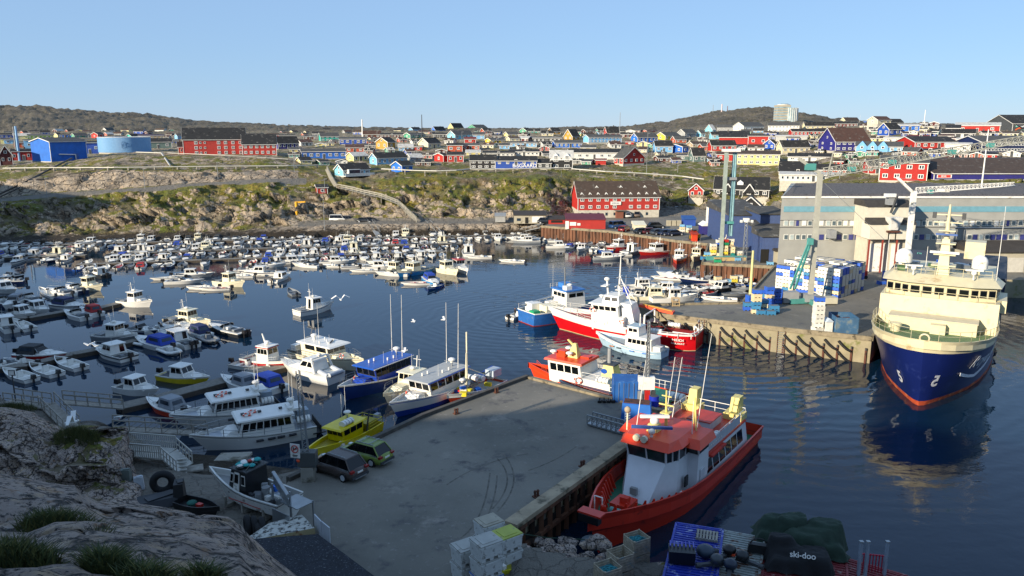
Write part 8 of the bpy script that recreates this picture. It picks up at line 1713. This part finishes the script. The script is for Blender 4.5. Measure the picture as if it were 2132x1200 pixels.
# ---------------------------------------------------------------- boat standing ashore
def landboat(t,L=8.,**k):
    B=2.6;BK=mat('#191C1F',.4);W=mat('#CFCFC9',.4,var=.1,dirt=('#7B7468',.15,1.5));hb=MB();hull(hb,L,B,1.0,1.55,[(0,W),(.5,W),(.82,RUB),(.88,W)],mat('#8E9090',.6),inset=.5,rake=1.2,thick=.14,draft=.6);hb.build('hull',t)
    f=frus(-.04*L,.22*L,B*.74,.6,-.04*L,.16*L,B*.68,2.7);cabin(t,f,BK,[('front',2,.05,.95,.45,.92),('right',1,.72,.97,.45,.85)],1.2,BK,.15,frame=None);q=faces(f)['left']
    m=MB();m.slab(sub(q,.28,.62,.05,.92),.05,WHITE);m.slab(sub(q,.33,.57,.5,.85),.07,GLASS);m.build('door',t);m=MB();m.slab(sub(q,.04,.22,.48,.85),.04,WHITE);m.slab(sub(q,.06,.2,.52,.81),.055,GLASS);m.slab(sub(q,.72,.97,.45,.85),.02,WHITE);m.slab(sub(q,.75,.94,.5,.81),.045,GLASS);m.build('window',t)
    m=MB();TQ=mat('#2A9A9A',.8)
    for i in range(16):m.sph((rnd.uniform(0,.16)*L,rnd.uniform(-.7,.7),2.85+rnd.uniform(0,.12)),rnd.uniform(.12,.3),rnd.choice([TQ,TQ,BLACK,DGREY,REDP,WHITE]),8,.5,4)
    m.build('roof_load',t);rail(t,[(.0,-B*.34,2.8),(.15*L,-B*.33,2.8),(.15*L,B*.33,2.8),(0,B*.34,2.8)],.25,BLACK,.02,.8,False);m=MB()
    for i in range(14):m.box((rnd.uniform(-.42,-.08)*L,rnd.uniform(-.8,.8),.75+rnd.uniform(0,.4)),(rnd.uniform(.15,.6),rnd.uniform(.15,.5),rnd.uniform(.1,.5)),rnd.choice([GREY,DGREY,STEEL,BLPc,WHITE]),rnd.uniform(0,3))
    m.build('deck_gear',t);m=MB();m.tube((-.2*L,.2,.6),(-.2*L,.2,1.5),.28,GREY,10);m.build('winch',t);antenna(t,-.02*L,.7,2.8,1.6,tilt=(-1.6,.6));m=MB()
    for x in (-.3,0,.25):m.box((x*L,0,-.55),(.3,B*.8,.25),WD);m.box((x*L,B*.42,-.2),(.15,.15,.9),WD);m.box((x*L,-B*.42,-.2),(.15,.15,.9),WD)
    m.build('cradle',t);m=MB();m.box((.02*L,B*.49,.42),(1.8,.03,.05),REDP);m.box((-.2*L,B*.485,.38),(1.2,.03,.04),REDP);m.build('hull_stripe',t)
BLPc=mat('#2467C0',.5);a_,c_=PZ(462,1008,4.0),PZ(605,1062,3.8);d_=a_-c_;t=thing('fishing_boat','white boat with black cabin standing ashore on a cradle','fishing boat',((a_.x+c_.x)/2,(a_.y+c_.y)/2,3.75),math.atan2(d_.y,d_.x));landboat(t,L=6.6);t.scale=(1,1,.84)
# steel washing frame, tyres, dark flat roof and white panels in the yard
p=PZ(590,1100,3.);t=thing('loading_ramp','galvanised steel ramp frame beside the beached boat','frame',p,-.65);m=MB()
for x in (-.9,.9):m.box((x,0,1.4),(.1,.1,2.8),STEEL)
m.tube((-2.0,.9,2.9),(1.0,-.2,2.6),.14,STEEL,10);m.bar((-2.0,.9,2.4),(1.0,-.2,2.1),.06,.5,mat('#7F8486',.4,.4));m.box((.9,.5,1.9),(1.7,1.3,.06),STEEL);m.slab([(0,-.7,.3),(1.7,-.7,.3),(1.7,-.7,1.7),(0,-.7,1.7)],.04,STEEL);m.box((1.7,1.1,1.),(.08,.08,2.),STEEL);m.build('frame',t)
t=thing('flat_roof_shed','dark felt covered flat roof shed at the bottom of the picture','shed',PZ(640,1180,4.4));zz=4.6;P4=[PZ(528,1122,zz),PZ(662,1112,zz),PZ(800,1215,zz),PZ(620,1260,zz)]
m=MB();l=t.location;P_=[(q.x-l.x,q.y-l.y) for q in P4];m.prism(P_,0,.2,DGREY,mat('#22262E',.95,var=.4,scale=3,dirt=('#6E7478',.12,9),bump=.3));m.build('roof',t);m=MB();m.prism([((x-P_[0][0])*.93+P_[0][0]+.2,(y-P_[0][1])*.93+P_[0][1]-.2) for x,y in P_],-2.2,-.01,mat('#8F8F88',.7));m.build('wall',t)
t=thing('old_container','rusty cream container with two open white doors behind the dark roof','container',PZ(620,1095,3.));l=t.location;m=MB();Q4=[PZ(500,1128,4.4),PZ(655,1098,4.4),PZ(628,1070,4.4),PZ(560,1088,4.4)];m.prism([(q.x-l.x,q.y-l.y) for q in Q4][::-1],-.1,1.35,mat('#B5A67C',.6,dirt=('#7A3E22',.35,1.5)),mat('#B9B9B0',.7,dirt=('#2B2A28',.45,3)));m.build('body',t)
for (ua,ub) in ((657,671),(672,688)):
    a_,c_=PZ(ua,1130 if ua<660 else 1146,3.),PZ(ub,1146 if ua<660 else 1160,3.);m=MB();a_=a_-l;c_=c_-l;m.hexa([a_+Vector((0,0,.05)),c_+Vector((0,0,.05)),c_+Vector((.05,.05,.05)),a_+Vector((.05,.05,.05)),a_+Vector((0,0,1.9)),c_+Vector((0,0,1.9)),c_+Vector((.05,.05,1.9)),a_+Vector((.05,.05,1.9))],mat('#B5BAC0',.5));m.build('door',t)
for i,(u,v,z,a) in enumerate([(530,1098,3.9,.5),(546,1100,3.9,.45),(516,1096,3.9,.5),(538,1112,3.7,.5)]):
    m=MB();m.torus((0,0,0),.52,.2,mat('#17181A',.85),'x',24,8);o=m.build('tyre',None,PZ(u,v,z),a);tag(o,'%s black tyre in the row beside the beached boat'%onum(i),'tyre','tyres beside the beached boat')
for i,(u,v,dx,dy,dz,c_,rz,lb) in enumerate([(322,1050,3.6,1.8,.5,'#22262C',.5,'dark tarpaulin covered crate heap near the rock'),(375,1040,.7,1.4,1.3,'#1B1D20',.3,'black upright plastic hull piece near the rock'),(265,1022,.8,.5,1.6,'#5C6560',0,'grey green cabinet standing at the rock foot'),(290,1018,.7,.5,.9,'#B9BFC4',.4,'white box leaning beside the green cabinet')]):
    p=PZ(u,v,3.1);m=MB();m.box((0,0,dz/2),(dx,dy,dz),mat(c_,.6,var=.3),0,.85,.7);m.box((.1*dx,0,dz+.03),(dx*.5,dy*.4,.08),mat(c_,.5),.3);o=m.build('storage_box',None,p,rz);tag(o,lb,'box')
p=PZ(340,1018,3.1);m=MB();m.torus((0,0,.5),.62,.26,mat('#15171A',.8),'y',24,8);tag(m.build('tyre',None,p,.3),'large black tyre standing behind the tarpaulin heap','tyre');p=PZ(412,1062,3.1);tt_=thing('dinghy','small black dinghy with green net pulled ashore','dinghy',p,R(150));tt_.rotation_euler.z=R(-25);m=MB();hull(m,3.2,1.4,.5,.7,[(0,mat('#17191B',.5)),(.5,mat('#17191B',.5))],BLACK,inset=.35,rake=.4);m.build('hull',tt_);m=MB();m.sph((-.5,0,.4),.35,mat('#1F5F55',.8),8,.5);m.box((.2,0,.4),(.4,.3,.2),REDP);m.build('net',tt_)
# ---------------------------------------------------------------- tub stack and crates at bottom centre
def bigtub(c,loc,rz,label,lidc=None,blue=False):
    t=thing('insulated_tub',label,'fish tub',loc,rz,'insulated tubs at the near quay corner');mt=mat('#D2D4D0',.6,var=.1,scale=2,dirt=('#7D7C74',.2,3));m=MB();m.box((0,0,.46),(1.12,.98,.62),mt,0,1.06,1.06);m.box((0,0,.76),(1.24,1.08,.1),mt)
    for s in (-.4,0,.4):m.box((s*1.1,0,.08),(.2,.95,.16),mt)
    m.build('body',t);t.scale=(1.18,1.18,1.12);m=MB();m.box((0,0,.84),(1.2,1.04,.07),mat(lidc or '#A9A9A2',.6,var=.15,dirt=('#77736A',.2,3)));m.box((0,0,.885),(.8,.7,.03),mat(lidc or '#A9A9A2',.6,var=.15));m.build('lid',t)
    if blue:m=MB();m.box((0,0,.82),(1.26,1.1,.04),BLPc);m.build('blue_rim',t)
TS=[((972,1200),2,'front left stack',None),((1013,1225),3,'front centre stack',None),((1055,1172),2,'right stack','#A7B04A'),((1018,1145),2,'rear stack','#A39C8A'),((985,1170),1,'left rear stack',None)]
for (u,v),n,lb,lc in TS:
    p=PZ(u,v,QZ)
    for i in range(n):bigtub('w',(p.x,p.y,QZ+i*1.0),.62+rnd.uniform(-.05,.05),'%s insulated tub from the ground in the %s at bottom centre'%(onum(i),lb),lc if i==n-1 else None,i==0 and n==3)
def crate(u,v,n,label,fill=True,z=2.9):
    p=PZ(u,v,z);WC=mat('#A89C86',.8,var=.3,scale=5,dirt=('#6E8A8E',.2,2))
    for k in range(n):
        t=thing('wooden_crate','%s slatted wooden crate from the ground in the %s'%(onum(k),label),'crate',(p.x,p.y,z+k*1.0),.5,'wooden crates by the rubble slope')
        m=MB()
        for i in range(6):
            zz=.1+i*.16
            for s in (-1,1):m.box((0,s*.52,zz),(1.1,.04,.13),WC);m.box((s*.57,0,zz),(.04,1.0,.13),WC)
        m.build('slats',t);m=MB()
        for x in (-.54,.54):
            for y in (-.49,.49):m.box((x,y,.5),(.08,.08,1.0),WC)
        m.box((0,0,.06),(1.1,1.0,.05),WC);m.build('frame',t)
        if k==n-1 and fill:
            m=MB()
            for i in range(9):m.torus((rnd.uniform(-.25,.25),rnd.uniform(-.2,.2),.72+i*.012),rnd.uniform(.12,.24),.025,mat('#2C8A93',.8),'z',10,4)
            m.box((0,0,.66),(1.0,.9,.06),mat('#2A6E78',.9,bump=.5));m.build('rope_coil',t)
crate(1324,1180,2,'right crate stack by the red bow');crate(1290,1215,2,'middle crate stack',False);crate(1264,1245,2,'left crate stack')
# rubble
RK=TMF;i=0;rr=random.Random(9)
for k in range(60):
    u=rr.uniform(1085,1260);v=rr.uniform(1125,1230);s=rr.uniform(.25,.62);p=PZ(u,v,2.6+(v-1130)/200)
    boulder('boulder',p,(s*rr.uniform(.8,1.3),s,s*.7),k,TMF,'%s grey boulder from the left in the rubble under the quay corner'%'x','boulder',rr.uniform(0,6),sub_=2,npl_=9,rough=.05,grp='boulders under the quay corner')
bl_=sorted([t for t in ALL if t.name.startswith('boulder')],key=lambda t:t.location.x/t.location.y)
for k,t in enumerate(bl_):t['label']='%s grey boulder from left in the rubble below the near quay'%onum(k)
slab_(1105,1178,'pale broken polystyrene board lying on the rubble',2.95,1.7,.5,mat('#BFB69A',.8),-.2,'broken_board',.12);p=PZ(1052,1195,2.95);m=MB();m.box((0,0,.2),(1.,.6,.4),mat('#C9C22A',.5),0,1.1,1.1);m.box((0,0,.41),(.85,.5,.02),mat('#8E8A20',.6));m.box((-.2,0,.5),(.25,.5,.3),WHITE,.4);tag(m.build('yellow_tray',None,p,.4),'bright yellow plastic tray beside the tub stack','tray')
for i,(u,v,c_) in enumerate([(1208,1190,'#C8502A'),(1190,1196,'#B0452A')]):m=MB();m.sph((0,0,0),.3,mat(c_,.5),12);m.cyl((0,0,.28),.05,.1,DGREY);tag(m.build('mooring_buoy',None,PZ(u,v,3.)),'%s orange mooring buoy on the rubble'%['larger','smaller'][i],'buoy')
# ---------------------------------------------------------------- containers at bottom right
def cont(u0,v0,u1,v1,length,mt,label,top=5.7,base=2.9,trims=None):
    a,b_=PZ(u0,v0,top),PZ(u1,v1,top);d=b_-a;w=d.length;ang=math.atan2(d.y,d.x);t=thing('shipping_container',label,'container',(a.x,a.y,base),ang);h=top-base;m=MB();m.box((w/2,-length/2,h/2),(w,length,h-.06),mt);m.build('body',t);m=MB()
    n=int(length/.24)
    for i in range(n):m.box((w/2,-(i+.5)*length/n,h-.01),(w-.16,length/n*.5,.05),mt)
    m.build('roof_ribs',t);m=MB()
    for x in (0,w):m.box((x,-length/2,h-.02),(.12,length,.12),mt)
    m.box((w/2,0,h-.02),(w,.12,.12),mt);m.build('roof_frame',t);return t,w,h
CB=mat('#22359A',.5,var=.2,scale=1.2,dirt=('#A8B0C4',.2,2.2));CG_=mat('#8C938F',.6,var=.25,scale=1,dirt=('#5E3A26',.42,1.4));CRD=mat('#7E2D33',.6,var=.2,dirt=('#A89C94',.25,2))
ct1=cont(1408,1089,1505,1104,9.,CB,'weathered blue shipping container with corrugated roof at bottom right');ct2=cont(1505,1105,1592,1121,9.,CG_,'rusty pale grey container roof right of the blue one',5.65);ct3=cont(1594,1123,1760,1152,8.,CRD,'dark red container roof under the covered snowmobiles',5.4);ct4=cont(1764,1164,1890,1200,6,CRD,'faded red container at the bottom right edge',5.2)
def ontop(u,v,z=5.75):return PZ(u,v,z)
p=ontop(1472,1118);m=MB()
for i in range(7):m.box((-.5+i*.17,0,.13),(.11,1.0,.03),WD)
for y in (-.45,0,.45):m.box((0,y,.06),(1.2,.1,.1),WD)
tag(m.build('pallet',None,p,-.3),'grey wooden pallet lying on the blue container roof','pallet')
p=ontop(1418,1165);t=thing('storage_cage','black bin under blue tubular slats on the blue container','cage',p,-.15);m=MB();m.box((0,-.2,.4),(1.3,.8,.7),BLACK,0,1.05,1.1);m.build('bin',t);m=MB()
for i in range(7):m.bar((-.6+i*.2,-.2,.85),(-.55+i*.2,.75,.6),.06,.06,mat('#2A3FAF',.5))
m.build('blue_slats',t)
p=ontop(1468,1160);m=MB();m.sph((0,0,.35),.5,mat('#2E3D4E',.5),14,.7);m.tube((-.2,0,.4),(.7,.2,.2),.16,DGREY,8);tag(m.build('mooring_float',None,p),'blue grey round float on the container roof','float')
def ob_pile(u,v,label,col,rz,orange=False):
    p=ontop(u,v);t=thing('outboard_engine',label,'outboard engine',p,rz);m=MB();m.sph((0,0,.42),.36,col,12,.8);m.box((0,0,.3),(.6,.42,.35),col,0,.8,.8);m.build('cowling',t);m=MB();m.box((-.55,0,.2),(.8,.2,.16),DGREY);m.tube((-.9,0,.2),(-1.15,0,.2),.14,DGREY,8);m.build('leg',t)
    if orange:m=MB();m.box((.5,.1,.3),(.3,.12,.1),ORANGE);m.box((.55,-.15,.25),(.1,.3,.1),ORANGE);m.build('orange_bracket',t)
ob_pile(1518,1160,'black outboard engine lying left of the orange bracket',OUTB,.6);ob_pile(1545,1172,'black outboard engine with orange bracket on the container roof',mat('#1F2428',.4),2.4,True);ob_pile(1520,1190,'dark blue outboard engine at the bottom edge',mat('#1F2A3C',.4),1.2);ob_pile(1492,1180,'grey outboard engine at the bottom edge beside the float',mat('#3A4046',.4),.2)
def draped(u,v,dx,dy,h,col,label,seed,lbl=None):
    p=ontop(u,v,5.5);r=np.random.RandomState(seed);n=36;X,Y=np.meshgrid(np.linspace(-1,1,n),np.linspace(-1,1,n),indexing='ij');rr_=np.maximum(np.abs(X),np.abs(Y));Zh=np.zeros_like(X)
    for i in range(4):cx,cy,hh,s=r.uniform(-.55,.55),r.uniform(-.4,.4),r.uniform(.55,1.),r.uniform(.25,.4);Zh=np.maximum(Zh,hh*np.clip(1.25-1.0*(((X-cx)/(s*2.6))**2+((Y-cy)/(s*2.3))**2),0,1)**.9)
    Zh=np.maximum(Zh,.45*np.clip((1-rr_)*4,0,1));Zh=Zh+.05*fbm(X*5,Y*5,X*0,3,seed)*np.clip((1-rr_)*5,0,1);e=np.clip(rr_-.86,0,1)*7;Zh=Zh*(1-np.clip(e,0,1));P=np.stack([X*dx*(1+.06*np.sin(Y*9)*e),Y*dy*(1+.06*np.sin(X*11)*e),Zh*h+.02],-1)
    o=grid_mesh('tarpaulin',P,mat(col,.85,var=.25,scale=2,bump=.4,bscale=4));o.location=p;o.rotation_euler=(0,0,-.25);tag(o,label,'tarpaulin');return o
draped(1625,1122,1.5,1.0,1.5,'#263A2E','dark green tarpaulin tent over a snowmobile at back',4);draped(1690,1140,1.8,1.2,1.5,'#24382C','dark green tarpaulin draped over gear right of the black cover',8);cv=draped(1660,1175,1.7,1.1,1.4,'#14161A','black snowmobile cover with small white lettering',12)
text('lettering','ski-doo',.42,WHITE,cv,(.1,-1.0,.95),(R(58),0,0),.01)
p=ontop(1580,1150);m=MB();m.torus((0,0,.3),.5,.04,BLACK,'y',16,5);m.box((0,0,.25),(1.2,.4,.45),mat('#16181B',.5),0,.9,.8);tag(m.build('cargo_sled',None,p,-.3),'black framed sled box left of the snowmobile cover','sled')
for i,u in enumerate((1786,1800,1840)):m=MB();m.box((0,0,1.0),(.14,.14,2.2),mat('#8C9AA8',.5));m.box((0,0,2.12),(.2,.2,.05),STEEL);tag(m.build('steel_post',None,PZ(u,1205,5.0)),'%s grey blue steel post at the bottom right corner'%['left','middle','right'][i],'post')
p=PZ(1815,1190,5.2);m=MB()
for i in range(9):m.box((-.6+i*.15,0,.5),(.05,.05,1.),mat('#B52A45',.5))
m.box((0,0,.95),(1.3,.06,.06),mat('#B52A45',.5));tag(m.build('red_fence_panel',None,p,-.2),'bright red slatted fence panel at bottom right','fence');p=PZ(1706,1200,5.2);m=MB();m.box((0,0,.12),(1.6,.5,.2),mat('#2A6FB0',.5),0,.9,.8);tag(m.build('blue_kayak_hull',None,p),'bright blue plastic hull piece at the bottom edge','boat part')
# ---------------------------------------------------------------- gear on the near quay
def qcont(u0,u1,vb,vt,dep,mt,label,ang=0.):
    p=PZ(u0,vb,QZ);w=PD(u1,vb,p.y).x-p.x;h=PD(u0,vt,p.y).z-QZ;t=thing('shipping_container',label,'container',p,ang);m=MB();m.box((w/2,dep/2,h/2),(w,dep,h),mt);m.build('body',t)
    for f in (.27,.73):m=MB();m.box((w*f,-.03,h*.5),(w*.42,.05,h*.9),mt);m.build('door',t)
    m=MB()
    for f in (.2,.4,.6,.8):m.tube((w*f,-.08,.1),(w*f,-.08,h-.1),.025,STEEL,5)
    m.build('locking_bars',t);m=MB()
    for x in (0,w):
        for y in (0,dep):m.box((x,y,h/2),(.12,.12,h+.02),mt)
    m.build('corner_posts',t)
QB=mat('#1F5FA8',.5,var=.2,scale=1,dirt=('#5F8FC0',.2,1.2),kind='corr',name='container_blue')
qcont(1277,1329,838,795,2.4,QB,'blue ribbed shipping container at the far corner of the near quay',-.08);p=PZ(1325,873,QZ);t=thing('steel_tank','bright blue steel tank beside the gangway frame on the quay','tank',p,-.25);m=MB();m.box((0,0,.8),(2.6,1.6,1.6),mat('#1C62B4',.5),0,.92,.85);m.build('body',t);m=MB();m.box((0,0,1.63),(2.2,1.1,.04),RUST);m.build('open_top',t)
p=PZ(1361,845,QZ);m=MB();m.cyl((0,0,0),.45,.95,mat('#1B2FA8',.4),14);m.torus((0,0,.5),.46,.03,mat('#1B2FA8',.4));m.cyl((0,0,.95),.4,.03,DGREY);tag(m.build('plastic_barrel',None,p),'deep blue plastic barrel on the near quay','barrel');p=PZ(1344,838,QZ);t=thing('power_cabinet','white cabinet on a red and grey stand at the mast foot','cabinet',p);m=MB();m.box((0,0,1.9),(1.5,.5,1.2),WHITE);m.build('cabinet',t);m=MB();m.box((-.6,0,.6),(.4,.6,1.2),GREY);m.box((.1,0,.6),(.5,.5,1.3),REDP);m.box((.7,0,.6),(.3,.5,1.2),DGREY);m.build('stand',t)
walkway(PZ(1228,880,QZ+.15),PZ(1318,905,QZ+.15),.9,'galvanised steel gangway lying on the quay',mt=STEEL,seg=9,truss=True,H=.8)
p=PZ(1262,838,QZ);m=MB()
for i in range(4):m.box((-.6+i*.4,0,.12),(.3,.5,.25),BLACK,rnd.uniform(-.3,.3));m.cyl((-.6+i*.4,0,.2),.05,.25,BLACK)
tag(m.build('black_fittings',None,p),'row of small black fittings lying before the blue container','gear')
for i,(u,v) in enumerate([(950,862),(1034,818),(1117,1035),(1213,972)]):
    m=MB();m.box((0,0,.04),(.5,.4,.08),RUST);m.cyl((-.12,0,.05),.09,.45,RUST,10);m.cyl((.12,0,.05),.09,.45,RUST,10);m.tube((-.22,0,.4),(.22,0,.4),.06,RUST,8);tag(m.build('bollard',None,PZ(u,v,QZ),.6),'%s rusty double bollard on the edge of the near quay'%['first left side','second left side','near right side','far right side'][i],'bollard')
m=MB();P0=[PZ(u,v,z) for u,v,z in [(1318,920,3.3),(1290,935,3.15),(1265,940,3.15),(1262,955,3.15),(1250,960,3.15),(1228,962,3.15),(1234,972,3.15)]];m.path(P0,.035,mat('#3E4A40',.8),5);tag(m.build('mooring_rope'),'loose green mooring rope lying along the quay edge','rope')
m=MB();m.path([PZ(1075,1110,3.1),PZ(1140,1120,2.4),PZ(1228,1124,2.4)],.03,mat('#2F4A3A',.8),5);tag(m.build('mooring_line'),'slack green mooring line to the red bow','rope')
p=PZ(1303,905,QZ);m=MB();m.box((0,0,.3),(.6,.6,.6),CONC);m.box((.1,0,1.3),(.5,.08,1.4),mat('#4B6E9C',.5)); 
for i in range(6):m.box((.1,-.05,.75+i*.22),(.5,.03,.05),WHITE)
tag(m.build('notice_board',None,p,.5),'small blue notice board on a concrete foot at the quay edge','sign')
p=PZ(1360,652,QZ);p=PZ(1403,652,QZ);t=thing('wooden_cage','pale wooden cage frame at the back of the right pier','frame',PZ(1406,637,QZ));m=MB();WF=mat('#B59A6E',.8)
for x in (-.5,.5):
    for y in (-.4,.4):m.box((x,y,.6),(.08,.08,1.2),WF)
for z in (.1,.6,1.15):m.box((0,-.4,z),(1.1,.05,.1),WF);m.box((0,.4,z),(1.1,.05,.1),WF)
m.build('frame',t)
# blue ship flag and derrick on the boats in the basin
pole('flagstaff',1308,640,595,'thin staff with blue flag behind the red trawler',.05,z=1.2,cat='flag',top=lambda b,H_:b.box((-.45,0,H_-.9),(.9,.04,1.5),mat('#1B3FB0',.6)))

person(None,PZ(1386,622,1.),2.,'#1A1E26',False,label='person in dark clothes and red cap standing among the basin boats',hat='#A8201C')

pontoon([(1478,592),(1572,584)],2.2,'floating work pontoon carrying tubs in the basin');kb=0
for u,v,cs in [(1484,590,['white']),(1494,590,['white','cream']),(1505,589,['white']),(1516,588,['light blue']),(1527,588,['yellow','cream']),(1538,587,['white','white']),(1549,586,['white']),(1560,585,['orange'])]:
    p=PZ(u,v,.55);kb+=1
    for j,c in enumerate(cs):tub(c,(p.x,p.y,.56+j*.62),rnd.uniform(-.3,.3),'%s tub, %s up, %s pile on the basin pontoon'%(c,onum(j),onum(kb-1)),.62)
